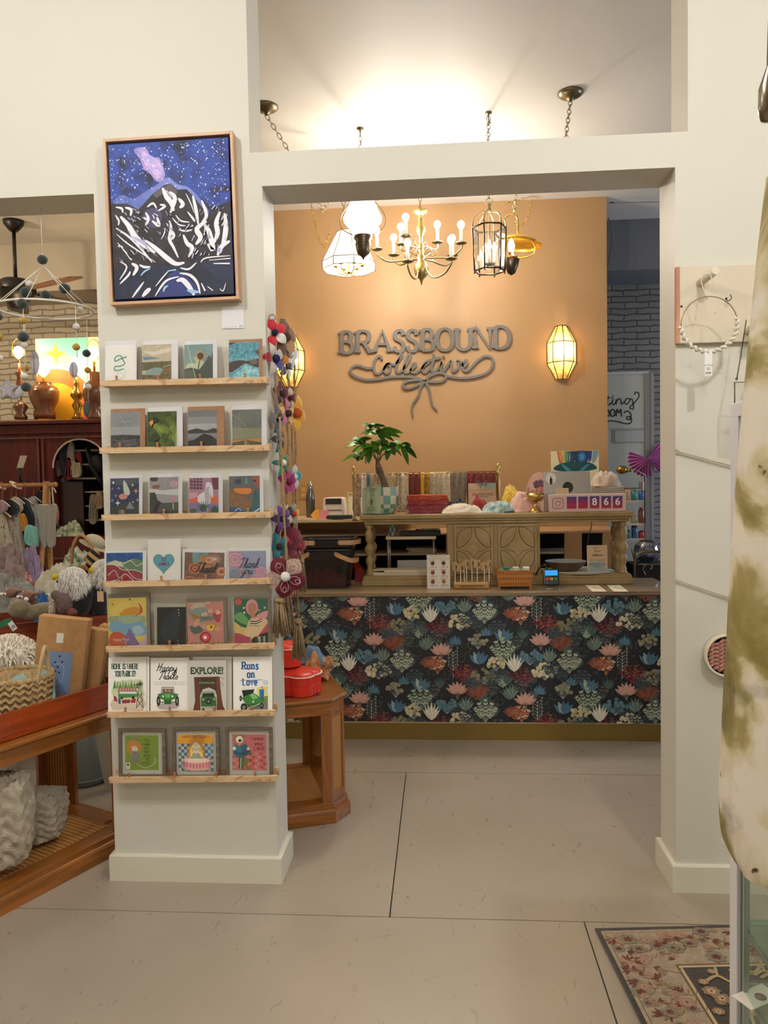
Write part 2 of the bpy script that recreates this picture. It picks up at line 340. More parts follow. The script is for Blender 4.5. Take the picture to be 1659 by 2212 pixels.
# cursive letters: one or more polylines, x-height 1, ascender 2, advance
SC = {
'C': ([[(1.15, 1.75), (1.2, 2), (.95, 2.1), (.5, 1.6), (.3, .8), (.4, .15), (.8, 0), (1.2, .3), (1.45, .7)]], 1.35),
'o': ([[(.75, .9), (.4, .95), (.1, .5), (.3, 0), (.7, .1), (.85, .6), (.6, .95), (.75, .75), (1.1, .8)]], 1.0),
'l': ([[(0, .3), (.5, .9), (.75, 1.7), (.6, 2.1), (.35, 1.7), (.25, .6), (.4, .05), (.7, .1), (.9, .4)]], .85),
'e': ([[(0, .3), (.5, .5), (.65, .85), (.4, 1), (.15, .6), (.25, .05), (.6, .02), (.95, .4)]], .9),
'c': ([[(.75, .8), (.5, 1), (.15, .6), (.25, .05), (.6, .02), (.95, .4)]], .9),
't': ([[(0, .3), (.4, 1), (.55, 1.8), (.35, .6), (.45, .05), (.75, .1), (.9, .35)], [(.1, 1.25), (1.1, 1.5)]], .85),
'i': ([[(0, .3), (.35, .95), (.28, .3), (.4, .02), (.65, .15), (.8, .4)], [(.5, 1.4), (.6, 1.5)]], .75),
'v': ([[(0, .5), (.2, .95), (.35, .4), (.5, .02), (.8, .5), (.75, .95), (1.1, .8)]], 1.0),
'T': ([[(.1, 1.7), (.5, 2.1), (1.5, 2)], [(.85, 2), (.7, 1), (.5, .1), (.2, 0)]], 1.3),
'h': ([[(0, .2), (.5, 1.1), (.65, 1.9), (.45, 2), (.3, 1), (.2, 0)], [(.2, .2), (.5, .9), (.75, .9), (.7, .2), (.85, 0), (1.1, .3)]], 1.05),
'a': ([[(.75, .85), (.4, .95), (.1, .5), (.25, 0), (.6, .2), (.8, .95), (.7, .2), (.85, 0), (1.1, .3)]], 1.05),
'n': ([[(.1, .9), (.25, .5), (.2, 0)], [(.2, .2), (.5, .9), (.75, .9), (.7, .2), (.85, 0), (1.1, .3)]], 1.05),
'k': ([[(0, .2), (.5, 1.1), (.6, 1.9), (.42, 2), (.3, 1), (.2, 0)], [(.9, .95), (.3, .5)], [(.35, .5), (.8, .1), (1.05, .1)]], 1.0),
'y': ([[(.1, .9), (.15, .3), (.4, .1), (.75, .4), (.85, .95), (.75, 0), (.5, -.9), (.1, -.8), (.6, -.1), (1.1, .3)]], 1.05),
'u': ([[(.1, .9), (.15, .2), (.4, .02), (.7, .4), (.8, .9), (.75, .2), (.9, 0), (1.1, .3)]], 1.05),
'H': ([[(.3, 2), (.35, 1), (.1, 0)], [(1.1, 2), (.95, 1), (.85, 0)], [(0, 1), (.6, 1.15), (1.3, 1)]], 1.3),
'p': ([[(.1, .9), (.2, .3), (.05, -.9)], [(.15, .5), (.5, .98), (.8, .7), (.65, .1), (.25, .1)], [(.65, .1), (1, .3)]], .95),
'r': ([[(0, .3), (.3, 1), (.5, .85), (.45, .2), (.6, .02), (.8, .3)]], .75),
's': ([[(0, .3), (.4, .95), (.6, .4), (.45, 0), (.15, .1)]], .7),
'g': ([[(.75, .85), (.4, .95), (.1, .5), (.3, 0), (.7, .3), (.8, .95), (.75, 0), (.5, -.9), (.1, -.7), (.6, -.1), (1.3, .6), (1.6, 1.3), (1.4, 1.6), (1.2, 1.3)]], 1.2),
' ': ([], .6)}
def script(txt, x, y, h, slant=.25, sx=.8):
    out = []
    for ch in txt:
        ls, adv = SC.get(ch, SC[' '])
        for L in ls: out.append(smooth([(x+(p[0]*sx+p[1]*slant)*h, y-p[1]*h) for p in L], 5))
        x += adv*sx*h
    return out
# ---------------- the setting ----------------
Y1, YB = 2.79, 2.98; XL, XR, XC, ZH = -.624, .831, -1.251, 2.566; XUL, XUR, ZT, ZC_ = -.667, .874, 2.686, 3.6
WALLC = M('#cfccc0', .55, bs=.04, bsc=250)
m = MB(WALLC)
m.box(XC, Y1, 0, XL, YB, ZH); m.box(XC, Y1, ZH, XUL, YB, ZC_); m.box(-5, Y1, ZH, XC, YB, ZC_)
m.box(XUL, Y1, ZH, XUR, YB, ZT); m.box(XR, Y1, 0, 4.2, YB, ZH); m.box(XUR, Y1, ZH, 4.2, YB, ZC_)
# slivers of the column and pillar below the header
struct(m, 'wall_front')
bt = .017
def basebrd(x0, x1, name):
    m = MB(M('#d6d1c0', .4))
    m.prism([(x0-bt, Y1-bt), (x1+bt, Y1-bt), (x1+bt, YB+bt), (x0-bt, YB+bt)], 0, .094, None)
    m.prism([(x0-bt, Y1-bt), (x1+bt, Y1-bt), (x1+bt, YB+bt), (x0-bt, YB+bt)], .094, .099, [(x0-bt+.003, Y1-bt+.003), (x1+bt-.003, Y1-bt+.003), (x1+bt-.003, YB+bt-.003), (x0-bt+.003, YB+bt-.003)])
    return struct(m, name)
basebrd(XC, XL, 'baseboard_column'); basebrd(XR, 4.1, 'baseboard_right')
# floor: painted concrete slabs with open joints
fm = bpy.data.materials.new('painted_concrete'); nt, b = nodes(fm)
co_ = coords(nt, (1, 1, 1)); n1 = N(nt, 'TexNoise'); n1.inputs['Scale'].default_value = 1.3; n1.inputs['Detail'].default_value = 5; nt.links.new(co_, n1.inputs[0])
n2 = N(nt, 'TexNoise'); n2.inputs['Scale'].default_value = 1; n2.inputs['Detail'].default_value = 9; n2.inputs['Distortion'].default_value = 1.2; nt.links.new(coords(nt, (28, 9, 1), rot=(0, 0, .5)), n2.inputs[0])
mx = N(nt, 'MixRGB', blend_type='MULTIPLY'); mx.inputs[0].default_value = .14
nt.links.new(ramp(nt, n1.outputs[0], [(.3, '#978b7b'), (.7, '#a29687')]), mx.inputs[1])
nt.links.new(ramp(nt, n2.outputs[0], [(.2, '#a8967e'), (.29, '#ffffff'), (.74, '#ffffff'), (.8, '#fff8ec')]), mx.inputs[2])
n3 = N(nt, 'TexNoise'); n3.inputs['Scale'].default_value = 1; n3.inputs['Detail'].default_value = 10; n3.inputs['Distortion'].default_value = 2.2; nt.links.new(coords(nt, (6, 22, 1), rot=(0, 0, -.4)), n3.inputs[0])
mx2 = N(nt, 'MixRGB', blend_type='MULTIPLY'); mx2.inputs[0].default_value = .3
nt.links.new(mx.outputs[0], mx2.inputs[1]); nt.links.new(ramp(nt, n3.outputs[0], [(.68, '#ffffff'), (.705, '#6e5f4c'), (.725, '#ffffff')]), mx2.inputs[2])
nt.links.new(mx2.outputs[0], b.inputs['Base Color']); b.inputs['Roughness'].default_value = .24
nt.links.new(ramp(nt, n2.outputs[0], [(.3, (.34,)*3+(1,)), (.7, (.27,)*3+(1,))]), b.inputs['Roughness']); bump(nt, b, n2.outputs[0], .04, .003)
xs = sorted([-5, F(870, 1750).x, F(1300, 2110).x, 4.2]); J1, J2 = F(842, 1981).y, F(1100, 1671).y
ms = MB(fm); g = .0022
def slab(x0, y0, x1, y1): ms.box(x0+g, y0+g, -.1, x1-g, y1-g, 0)
xa, xb = F(860, 1820).x, F(1300, 2110).x
slab(-5, -3, xb, J1); slab(xb, -3, 4.2, J1); slab(-5, J1, xa, J2); slab(xa, J1, 4.2, J2); slab(-5, J2, 4.2, 7.1)
struct(ms, 'floor')
struct(MB(M('#3a3228', .9)).box(-5, -3, -.2, 4.2, 7.1, -.02), 'floor')
# ceilings, outer walls
cm = M('#d4d0c8', .55, bs=.03, bsc=120)
struct(MB(cm).box(-5.1, -3.1, ZC_, 4.3, 7.2, ZC_+.1), 'ceiling')
dull = M('#cfc8b6', .7)
struct(MB(dull).box(-5.1, -3.1, 0, -5, 7.2, ZC_), 'wall_left'); struct(MB(dull).box(4.2, -3.1, 0, 4.3, 7.2, ZC_), 'wall_right'); struct(MB(dull).box(-5, -3.1, 0, 4.2, -3, ZC_), 'wall_rear')
# brick wall behind
bm = bpy.data.materials.new('painted_brick'); nt, b = nodes(bm)
mp = coords(nt, (1, 1, 1), rot=(pi/2, 0, 0)); nn = N(nt, 'TexNoise'); nn.inputs['Scale'].default_value = 9; nt.links.new(coords(nt), nn.inputs[0])
ad = N(nt, 'MixRGB'); ad.inputs[0].default_value = .035; nt.links.new(mp, ad.inputs[1]); nt.links.new(nn.outputs['Color'], ad.inputs[2])
br = N(nt, 'TexBrick'); br.inputs['Scale'].default_value = 1; br.inputs['Brick Width'].default_value = .215; br.inputs['Row Height'].default_value = .052; br.inputs['Mortar Size'].default_value = .006; br.inputs['Mortar Smooth'].default_value = .5
br.inputs['Color1'].default_value = lin('#d6cebb'); br.inputs['Color2'].default_value = lin('#c9c1ae'); br.inputs['Mortar'].default_value = lin('#a09683')
nt.links.new(ad.outputs[0], br.inputs[0]); nt.links.new(br.outputs[0], b.inputs['Base Color']); b.inputs['Roughness'].default_value = .6
mh_ = N(nt, 'Math', operation='MULTIPLY_ADD'); mh_.inputs[1].default_value = -1.; nt.links.new(br.outputs['Fac'], mh_.inputs[0]); nt.links.new(nn.outputs[0], mh_.inputs[2]); bump(nt, b, mh_.outputs[0], .9, .012)
struct(MB(bm).box(-5, 7.05, 0, .3, 7.15, ZC_), 'wall_back')
bm_shade = bm.copy(); b2_ = [n for n in bm_shade.node_tree.nodes if n.type == 'TEX_BRICK'][0]  # darker brick copy: shade of the right rear corner put into the colour
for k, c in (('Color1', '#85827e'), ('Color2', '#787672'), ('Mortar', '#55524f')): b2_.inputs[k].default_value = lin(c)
struct(MB(bm_shade).box(.3, 7.05, 0, 4.2, 7.15, ZC_), 'wall_back')
struct(MB(M('#bdb5a5', .7)).box(-5, 6.55, 3.19, .3, 7.05, ZC_), 'trim_soffit')
struct(MB(M('#6f7278', .7)).box(.3, 6.55, 3.19, 4.2, 7.05, ZC_), 'trim_soffit')  # right soffit darkened and blued too, the corner's shade in its colour
# brass coloured partition
BX0, BX1 = W(455, 900, 6).x, W(1312, 800, 6).x
brs = M('#a37f55', .5, bs=.05, bsc=180)
struct(MB(brs).box(BX0, 6.0, 0, BX1, 6.12, ZC_), 'wall_partition')
# ---------------- light ----------------
def plight(loc, p, col=(1, .86, .68), r=.04, name='lamp_light', kind='POINT', **k):
    l = bpy.data.lights.new(name, kind); l.energy = p; l.color = col
    if kind == 'POINT': l.shadow_soft_size = r
    if kind == 'SPOT': l.shadow_soft_size = r; l.spot_size = k.get('a', 2); l.spot_blend = .6
    if kind == 'AREA': l.size = k.get('s', .5); l.shape = 'RECTANGLE'; l.size_y = k.get('s2', .5)
    o = bpy.data.objects.new(name, l); C.objects.link(o); o.location = loc
    if 'to' in k: o.rotation_euler = (V(k['to'])-V(loc)).to_track_quat('-Z', 'Y').to_euler()
    return o
FW = (1, .985, .95)
plight((-1.5, .9, 3.4), 50, FW, .05); plight((1.1, .65, 3.4), 56, FW, .05); plight((.1, -1.4, 3.4), 34, FW, .05); plight((-3.2, 1.8, 3.3), 16, FW, .05); plight((2.9, 1.2, 3.35), 22, FW, .05)
plight((4.05, 5.4, 1.7), 40, (.62, .76, 1), kind='AREA', s=1.6, s2=1.4, to=(1, 5.2, .8), name='window_daylight')
plight((-3.9, 5.0, 3.1), 26, (1, .8, .55), .06)
wd = bpy.data.worlds.new('world'); bpy.context.scene.world = wd; wd.use_nodes = True; wd.node_tree.nodes['Background'].inputs[0].default_value = (.8, .75, .65, 1); wd.node_tree.nodes['Background'].inputs[1].default_value = .1
sc = bpy.context.scene; sc.view_settings.view_transform = 'Standard'; sc.view_settings.look = 'None'; sc.view_settings.gamma = 1; sc.view_settings.use_curve_mapping = False; sc.view_settings.exposure = .58
# ---------------- painting on the column ----------------
S5 = 320/1609
def z5(x, y): return (220+x*S5, 280+y*S5)
oak = wood('#cfaa86', '#bd9270', 1.0, 'Z', .45, .1)
YP = Y1-.045
a0 = W(*z5(10, 95), YP); a1 = W(*z5(1430, 15), YP); a2 = W(*z5(105, 1895), YP); a3 = W(*z5(1485+20, 1850), YP)
pw = ((a1-a0).length+(a3-a2).length)/2; ph = ((a0-a2).length+(a1-a3).length)/2
pc = (a0+a1+a2+a3)/4; tilt = math.atan2(-(a1.z-a0.z), a1.x-a0.x)*.5+math.atan2(a2.x-a0.x, a0.z-a2.z)*-.5
pt = T('framed_painting', 'framed painting of a snowy mountain under a starry blue night sky, on the column', 'painting', (pc.x, YP, pc.z-ph/2), 0, ry=tilt)
m = MB(oak); fw = .011; dp = .043
m.box(-pw/2, 0, 0, -pw/2+fw, dp, ph); m.box(pw/2-fw, 0, 0, pw/2, dp, ph); m.use(wood('#cfaa86', '#bd9270', 1.0, 'X', .45, .1)); m.box(-pw/2+fw, 0, 0, pw/2-fw, dp, fw); m.box(-pw/2+fw, 0, ph-fw, pw/2-fw, dp, ph)
m.build('frame', pt, bev=.001)
MB(M('#120f12', .9)).box(-pw/2+fw, .03, fw, pw/2-fw, .035, ph-fw).build('backing', pt)
cw, chh = pw-.038, ph-.042
sky = bpy.data.materials.new('night_sky_paint'); nt, b = nodes(sky); n = N(nt, 'TexNoise'); n.inputs['Scale'].default_value = 9; n.inputs['Detail'].default_value = 8; n.inputs['Distortion'].default_value = .7; nt.links.new(coords(nt), n.inputs[0])
nt.links.new(ramp(nt, n.outputs[0], [(.33, '#191a2c'), (.42, '#24357e'), (.52, '#2f4da8'), (.6, '#2c3c82'), (.68, '#1d1c2a')]), b.inputs['Base Color']); b.inputs['Roughness'].default_value = .6
m = MB(sky); m.box(-cw/2, .004, 0, cw/2, .03, chh)
R_ = (62, 60, 1462, 1845)
A = Art(m, cw, chh, R_, y=.0038)
A.bg(sky)
neb = M('#a97fc0', .4, c2='#5a57b4', sc=30); neb2 = M('#c49ad0', .4, c2='#7a78cc', sc=40)
A.p(neb, [(360, 130), (500, 120), (560, 230), (650, 240), (690, 330), (715, 440), (660, 520), (600, 500), (540, 420), (470, 360), (430, 250)], 3)
A.p(neb2, [(450, 150), (520, 190), (640, 270), (690, 400), (640, 480), (560, 400), (480, 300)], 3)
A.p(M('#4f5cb8', .4, c2='#2f4da8', sc=25), [(90, 740), (200, 640), (330, 700), (470, 620), (600, 560), (740, 470), (860, 560), (980, 600), (1130, 760), (1210, 900), (1100, 900), (800, 650), (500, 760), (380, 830)], 3)
for hexc, k, r0, r1 in (('#9fb9ff', 90, 4, 13), ('#e8efff', 260, 2, 6), ('#ffffff', 110, 3, 9)):
    L = []
    for i in range(k):
        x, y = rnd.uniform(75, 1440), rnd.uniform(80, 860); lim = 730 if x < 350 else 600 if x < 950 else 560+(x-950)*1.0
        if y < min(lim, 850): L.append((x, y, rnd.uniform(r0, r1)))
    A.dots(hexc, L, 7)
rock = M('#1b181d', .6, c2='#352f36', sc=25); A.p(rock, [(62, 735), (150, 745), (260, 745), (380, 822), (470, 740), (560, 650), (640, 600), (700, 560), (780, 545), (850, 620), (960, 620), (1030, 700), (1120, 820), (1200, 930), (1240, 860), (1350, 820), (1462, 780), (1462, 1500), (62, 1500)])
A.p('#5a5358', [(560, 655), (650, 600), (780, 545), (850, 640), (830, 700), (700, 650), (600, 700)]); A.p('#4a4468', [(450, 850), (600, 820), (660, 900), (600, 1040), (480, 1000)], 3)
A.p(M('#151c28', .6, c2='#232a48', sc=20), [(62, 1490), (700, 1490), (900, 1500), (1462, 1440), (1462, 1845), (62, 1845)], 0)
A.p('#2f3a78', [(560, 1845), (720, 1580), (820, 1540), (1000, 1700), (1080, 1845)]); A.p('#262b4a', [(1100, 1480), (1462, 1450), (1462, 1700), (1250, 1650)])
sn = '#eceaf4'; sn2 = '#b9b8d8'
def st(col, pts, w): L = len(pts)*4-3; A.s(col, pts, [w*(.25+.75*sin(pi*(i+.5)/L)) for i in range(L)], 4)
for pts, w in (([(170, 890), (260, 1000), (330, 1130), (430, 1230), (560, 1330)], 70), ([(110, 1020), (260, 1130), (400, 1280), (520, 1440)], 28), ([(450, 1180), (560, 1270), (700, 1400), (800, 1470), (900, 1460)], 58),
    ([(115, 1090), (220, 1190), (380, 1310), (560, 1440)], 16), ([(120, 1190), (200, 1290), (270, 1400)], 14), ([(745, 970), (760, 1060), (735, 1180), (780, 1280), (830, 1400)], 38), ([(740, 1050), (790, 1140), (740, 1200)], 34),
    ([(950, 1400), (1000, 1300), (940, 1240), (900, 1140)], 50), ([(1040, 1260), (1100, 1180), (1060, 1080), (1180, 1000)], 60), ([(1180, 1260), (1240, 1330), (1200, 1120), (1150, 1040)], 60),
    ([(1240, 1270), (1300, 1150), (1290, 1020), (1340, 900)], 56), ([(1330, 1350), (1380, 1200), (1400, 1060), (1390, 920)], 60), ([(1290, 1400), (1340, 1300), (1440, 1240)], 50), ([(680, 590), (720, 690), (770, 760), (800, 860)], 60), ([(760, 640), (820, 720), (760, 880)], 50),
    ([(860, 720), (910, 790), (870, 830)], 48), ([(490, 800), (560, 760), (600, 820)], 26), ([(470, 860), (500, 940), (460, 1010)], 34), ([(620, 850), (700, 800), (640, 780)], 30), ([(540, 960), (620, 1020), (600, 920)], 40),
    ([(820, 910), (880, 980), (980, 1000)], 18), ([(780, 940), (850, 1020), (930, 1040)], 18), ([(960, 880), (1020, 960), (1040, 1000)], 24), ([(850, 1080), (930, 1100), (1000, 1090)], 22), ([(110, 870), (150, 940), (140, 990)], 22), ([(230, 790), (300, 820), (290, 890)], 34), ([(120, 780), (190, 800), (200, 850)], 26),
    ([(640, 1180), (680, 1110), (690, 1050)], 14), ([(1090, 1470), (1160, 1420), (1440, 1410)], 16), ([(1190, 1450), (1440, 1440)], 14), ([(1030, 700), (1060, 860), (1080, 1030)], 40), ([(1130, 760), (1180, 930), (1120, 1020)], 40), ([(950, 670), (1000, 780), (1040, 900)], 12),
    ([(280, 1440), (340, 1490), (290, 1580)], 44), ([(370, 1460), (430, 1490), (500, 1490)], 30), ([(140, 1410), (220, 1480), (130, 1620)], 20), ([(130, 1670), (230, 1580), (260, 1530)], 26),
    ([(270, 1835), (340, 1750), (415, 1660)], 26), ([(390, 1830), (450, 1770), (490, 1740)], 50), ([(540, 1835), (620, 1720), (700, 1650), (830, 1620)], 26), ([(800, 1670), (870, 1660), (950, 1750), (1000, 1845)], 60), ([(840, 1580), (960, 1610), (1040, 1700), (1070, 1830)], 34), ([(550, 1720), (640, 1620), (720, 1540)], 16), ([(850, 1520), (950, 1540), (1040, 1470)], 24), ([(1090, 1710), (1130, 1800)], 24), ([(1160, 1750), (1220, 1800)], 16), ([(1300, 1780), (1340, 1810), (1375, 1720)], 12), ([(1240, 1490), (1430, 1500)], 22)):
    st(sn, pts, w)
for pts, w in (([(380, 1590), (430, 1540), (500, 1510)], 20), ([(640, 1790), (660, 1740), (700, 1720)], 26), ([(920, 1780), (980, 1800), (1060, 1810)], 40), ([(700, 1550), (800, 1540)], 24), ([(300, 1130), (430, 1200), (470, 1260)], 30), ([(720, 620), (790, 700)], 30), ([(1300, 1330), (1350, 1350)], 60)): st('#9cc3e6' if pts[0][1] > 1450 else sn2, pts, w)
for i in range(130):
    x, y = rnd.uniform(120, 1430), rnd.uniform(800, 1400)
    if abs(x-760) < 200 and y > 1150: continue
    an = (.9 if x < 760 else 2.0)+rnd.uniform(-.35, .35); L_ = rnd.uniform(20, 75); w_ = rnd.uniform(4, 15); A.s([sn, sn2, '#8f8cae'][i % 3], [(x, y), (x+L_*.5*cos(an)+6, y+L_*.5*sin(an)), (x+L_*cos(an), y+L_*sin(an))], [w_*(.3+.7*sin(pi*(k+.5)/9)) for k in range(9)], 4)
m.build('canvas', pt).location.z = .021
# label under it
p0 = W(479, 662, Y1); p1 = W(528, 709, Y1)
m = MB(M('#dcdce0', .5)).box(-.041, -.003, 0, .041, 0, .079); a = Art(m, .082, .079, (0, 0, 100, 100), y=-.0032)
a.dots('#333338', [(8+i*3.2+rnd.random(), 92+rnd.random()*1.5, .9) for i in range(19)]+[(8+i*3.2, 97, .8) for i in range(12)]); a.t('#333338', '$75', 86, 94, 7)
one(m, 'wall_label', 'small white printed label pinned under the mountain painting', 'label', ((p0.x+p1.x)/2, Y1, p1.z))
# ---------------- picture ledges ----------------
LED = [(215, 821.8, 576, 814), (214, 967.3, 581, 960.5), (218.5, 1112, 584.6, 1105.4), (224, 1256.6, 586, 1248.6), (228, 1397, 592.6, 1389), (230.5, 1538.4, 594, 1534), (234.5, 1680, 598, 1676)]
YLF = Y1-.066
words = ['topmost', 'second from the top', 'third from the top', 'fourth from the top', 'third from the bottom', 'second from the bottom', 'lowest']
what = ['the snake and sunflower cards', 'the grey landscape cards', 'the star and horse cards', 'the thank-you cards', 'the colourful illustrated cards', 'the car cards', 'the three framed cartoons']
PEG = [[201, 555, 914, 1298], [229, 549, 925, 1302], [240, 577, 936, 1265], [237, 558, 921, 1262], [268, 626, 965, 1290], [265, 626, 988, 1292], [300, 668, 1007, 1322]]
ZR = [(200, 680, 3.95), (200, 680, 3.95), (200, 990, 3.77), (200, 990, 3.77), (200, 1270, 3.77), (200, 1270, 3.77), (200, 1270, 3.77)]
LZ = []
lw_ = wood('#dec3a0', '#c8a57a', 1.2, 'X', .5, .05, True)
for i, (x0, ya, x1, yb) in enumerate(LED):
    a = W(x0, ya, YLF); b_ = W(x1, yb, YLF); zt = (a.z+b_.z)/2; LZ.append(zt-.014)
    t = T('picture_ledge', 'pine ledge holding %s, %s of seven' % (what[i], words[i]), 'ledge', ((a.x+b_.x)/2, YLF, zt-.0215), 0, 'pine ledges on the column', ry=-math.atan2(b_.z-a.z, b_.x-a.x))
    L = (b_.x-a.x)/2; m = MB(lw_); m.box(-L, 0, 0, L, .011, .0215); m.box(-L+.004, .011, 0, L-.004, .066, .009); m.box(-L+.004, .056, .009, L-.004, .066, .03); m.build('board', t, bev=.001)
    for px in PEG[i]:
        zx, zy, zs = ZR[i]; q = W(zx+px/zs, ya, YLF); lx = q.x-(a.x+b_.x)/2
        MB(M('#a9744a', .4)).lathe([(.0045, 0), (.0045, .003), (.0025, .006), (.0045, .011), (.005, .014), (.003, .0165)], 10, (lx, .004, .0215)).build('peg', t)
YC = Y1-.046
def card(row, er, pr, envc, art, label, prc='#f4f2ec', lean=.1, sleeve=True, dup=0, name='greeting_card', thick=.004, dy=0, cat='card', frame=None, roll=0):
    zx, zy, zs = ZR[row]; c = lambda x, y: W(zx+x/zs, zy+y/zs, YC)
    lt = LED[row]; e0 = c(er[0], er[1]); e1 = c(er[2], er[1]); base = LZ[row]+.001
    w = e1.x-e0.x; h = (e0.z+e1.z)/2-base; xc = (e0.x+e1.x)/2
    t = T(name, label, cat, (xc, YC-dy, base), 0, rx=-lean, ry=roll-.006)
    pb = c((pr[0]+pr[2])/2, pr[3]); q0 = c(pr[0], pr[1]); q1 = c(pr[2], pr[1]); pw = q1.x-q0.x; ptz = (q0.z+q1.z)/2-base; px = (q0.x+q1.x)/2-xc
    pz = max(.001, pb.z-base) if frame else .001
    if envc:
        m = MB(envc if not isinstance(envc, str) else M(envc, .75)); m.box(-w/2, .0015, 0, w/2, .0035+dup*.004, h)
        m.build('envelope' if not frame else 'mat_board', t)
    m = MB(M(prc, .7)); m.box(px-pw/2, 0, pz, px+pw/2, .0014, ptz)
    if art:
        A = Art(m, pw, ptz-pz, pr, y=-.0002, x=px, z=pz); A.r2 = pr; art(A)
    m.build('print', t)
    if frame:
        m = MB(wood(frame, '#5a5041', 2, 'X', .5, .05)); f = .0125
        m.box(-w/2, -.007, 0, -w/2+f, .004, h); m.box(w/2-f, -.007, 0, w/2, .004, h); m.box(-w/2+f, -.007, 0, w/2-f, .004, f); m.box(-w/2+f, -.007, h-f, w/2-f, .004, h); m.build('frame', t, bev=.001)
    if sleeve:
        m = MB(glassy('#ffffff', .12, .06)); s_ = .003; ff = lambda u, v: (-w/2-s_+(w+2*s_)*u, -.0022-.0012*sin(u*9)*sin(v*7), h*v+.003*v)
        m.grid(ff, 8, 8); m.build('plastic_sleeve', t)
    return t
kraft = M('#b98b66', .8, c2='#ad8060', sc=60); wht = '#e9e8ec'
# -- row 1
def a1_(A): A.s('#4f9c88', [(280, 342), (235, 352), (180, 372), (185, 340), (225, 330), (245, 360), (262, 392), (225, 410), (180, 412), (178, 440), (215, 440), (255, 430)], [9]*45); A.s('#b9c4bf', [(255, 430), (270, 460), (255, 500), (220, 510), (190, 490), (205, 465), (240, 460), (245, 490), (190, 520)], 3)
card(0, (90, 208, 362, 548), (100, 250, 357, 547), wht, a1_, 'white card with a green coiled snake drawing')
def a2_(A):
    A.bg('#c9bfa6'); A.p(M('#d8cdb6', .7, c2='#bfae92', sc=60, st=(1, 1, 4)), [(413, 245), (662, 245), (662, 375), (413, 378)]); A.p('#5d93a8', [(413, 338), (470, 335), (560, 350), (430, 362)]); A.p('#e3dac6', [(413, 290), (520, 300), (662, 270), (662, 300), (500, 330)])
    A.p(M('#5a5a48', .7, c2='#7b7355', sc=70), [(413, 378), (662, 373), (662, 430), (413, 440)]); A.p('#8fa8a0', [(440, 455), (480, 430), (560, 420), (600, 450), (560, 472), (460, 475)], 3); A.p(M('#9a7c54', .7, c2='#5e5a3c', sc=90), [(413, 470), (560, 480), (600, 430), (662, 420), (662, 540), (413, 540)]); A.s('#b8b07e', [(590, 420), (640, 405), (662, 408)], 8)
card(0, (415, 205, 715, 540), (413, 245, 662, 540), wht, a2_, 'landscape photo card of a river lake under pale clouds', dup=1)
def a3_(A):
    A.bg(M('#7f9c9e', .7, c2='#8ea9a6', sc=20)); A.p('#c9cda9', [(775, 430), (880, 330), (960, 420), (900, 500), (775, 480)], 3); A.p('#8fa3a4', [(830, 300), (880, 390), (800, 390)])
    A.p('#4d5850', [(775, 430), (840, 420), (900, 440), (960, 370), (985, 330), (1000, 350), (1018, 300), (1018, 535), (775, 535)], 0); A.p('#5f6b57', [(775, 450), (840, 440), (900, 535), (775, 535)])
    A.s('#3d4a34', [(915, 340), (895, 420), (900, 535)], 9)
    for i in range(18): an = i*2*pi/18; A.p('#c8923a' if i % 2 else '#dba94c', [(912+22*cos(an-.2), 335+22*sin(an-.2)), (912+54*cos(an), 335+56*sin(an)), (912+22*cos(an+.2), 335+22*sin(an+.2))])
    A.c('#574027', 912, 335, 27); A.s('#dfe3c0', [(800, 250), (878, 530)], 4)
card(0, (775, 208, 1052, 535), (775, 245, 1018, 535), wht, a3_, 'photo card of a single yellow sunflower', dup=1)
def a4_(A):
    A.bg(M('#3f8fa6', .5, c2='#8cc3cc', sc=60)); A.p(M('#6fb6c2', .5, c2='#2f7f98', sc=80), [(1155, 240), (1412, 225), (1412, 330), (1300, 350), (1155, 340)])
    A.p('#4a3d38', [(1155, 385), (1250, 365), (1325, 375), (1412, 358), (1412, 425), (1330, 400), (1290, 392), (1210, 440), (1155, 455)], 3); A.p('#5c4a40', [(1380, 300), (1412, 285), (1412, 340)]); A.p('#3d3330', [(1155, 228), (1230, 226), (1160, 245)])
    A.p(M('#58b4c4', .5, c2='#bfe4e4', sc=70), [(1200, 470), (1260, 440), (1300, 400), (1350, 420), (1412, 450), (1412, 527), (1180, 527)], 0); A.c('#7a6559', 1365, 382, 34, 20)
card(0, (1155, 200, 1440, 527), (1155, 225, 1412, 527), kraft, a4_, 'photo card of dark rocks in churning turquoise water')
# -- row 2
def b1_(A): A.bg(M('#8b8e93', .7, c2='#9b9da0', sc=14)); A.rc('#a6a8aa', 145, 940, 395, 1000); A.p(M('#26272a', .7, c2='#5a5c5f', sc=90), [(145, 1003), (250, 1000), (395, 1008), (395, 1125), (145, 1125)]); [A.s('#8a8c8f', [(rnd.uniform(150, 330), y), (rnd.uniform(220, 360), y+12), (rnd.uniform(300, 390), y+4)], 3) for y in range(1035, 1120, 11)]; A.t('#d8d8d8', 'no words necessary', 268, 902, 9); A.s('#b5b7b9', [(205, 828), (300, 960)], 4)
card(1, (140, 795, 435, 1125), (145, 825, 395, 1125), kraft, b1_, 'grey seascape photo card with foaming surf')
def b2_(A):
    A.bg(M('#2f3a1c', .7, c2='#59702c', sc=40))
    for k in range(11):
        x0, y0 = rnd.uniform(470, 690), rnd.uniform(830, 1050); an = rnd.uniform(.3, 1.2)
        for j in range(9):
            x, y = x0+j*11*cos(an), y0+j*11*sin(an)
            for s in (-1, 1): A.s(['#9db24e', '#7d9a3a', '#b9c86a'][k % 3], [(x, y), (x+26*cos(an+s*1.1), y+26*sin(an+s*1.1))], 2.6, 0)
    A.c('#1f2415', 530, 885, 26, 20); A.p('#d0874e', [(480, 905), (510, 885), (515, 910), (495, 935)]); A.c('#2a331c', 530, 1020, 34, 30)
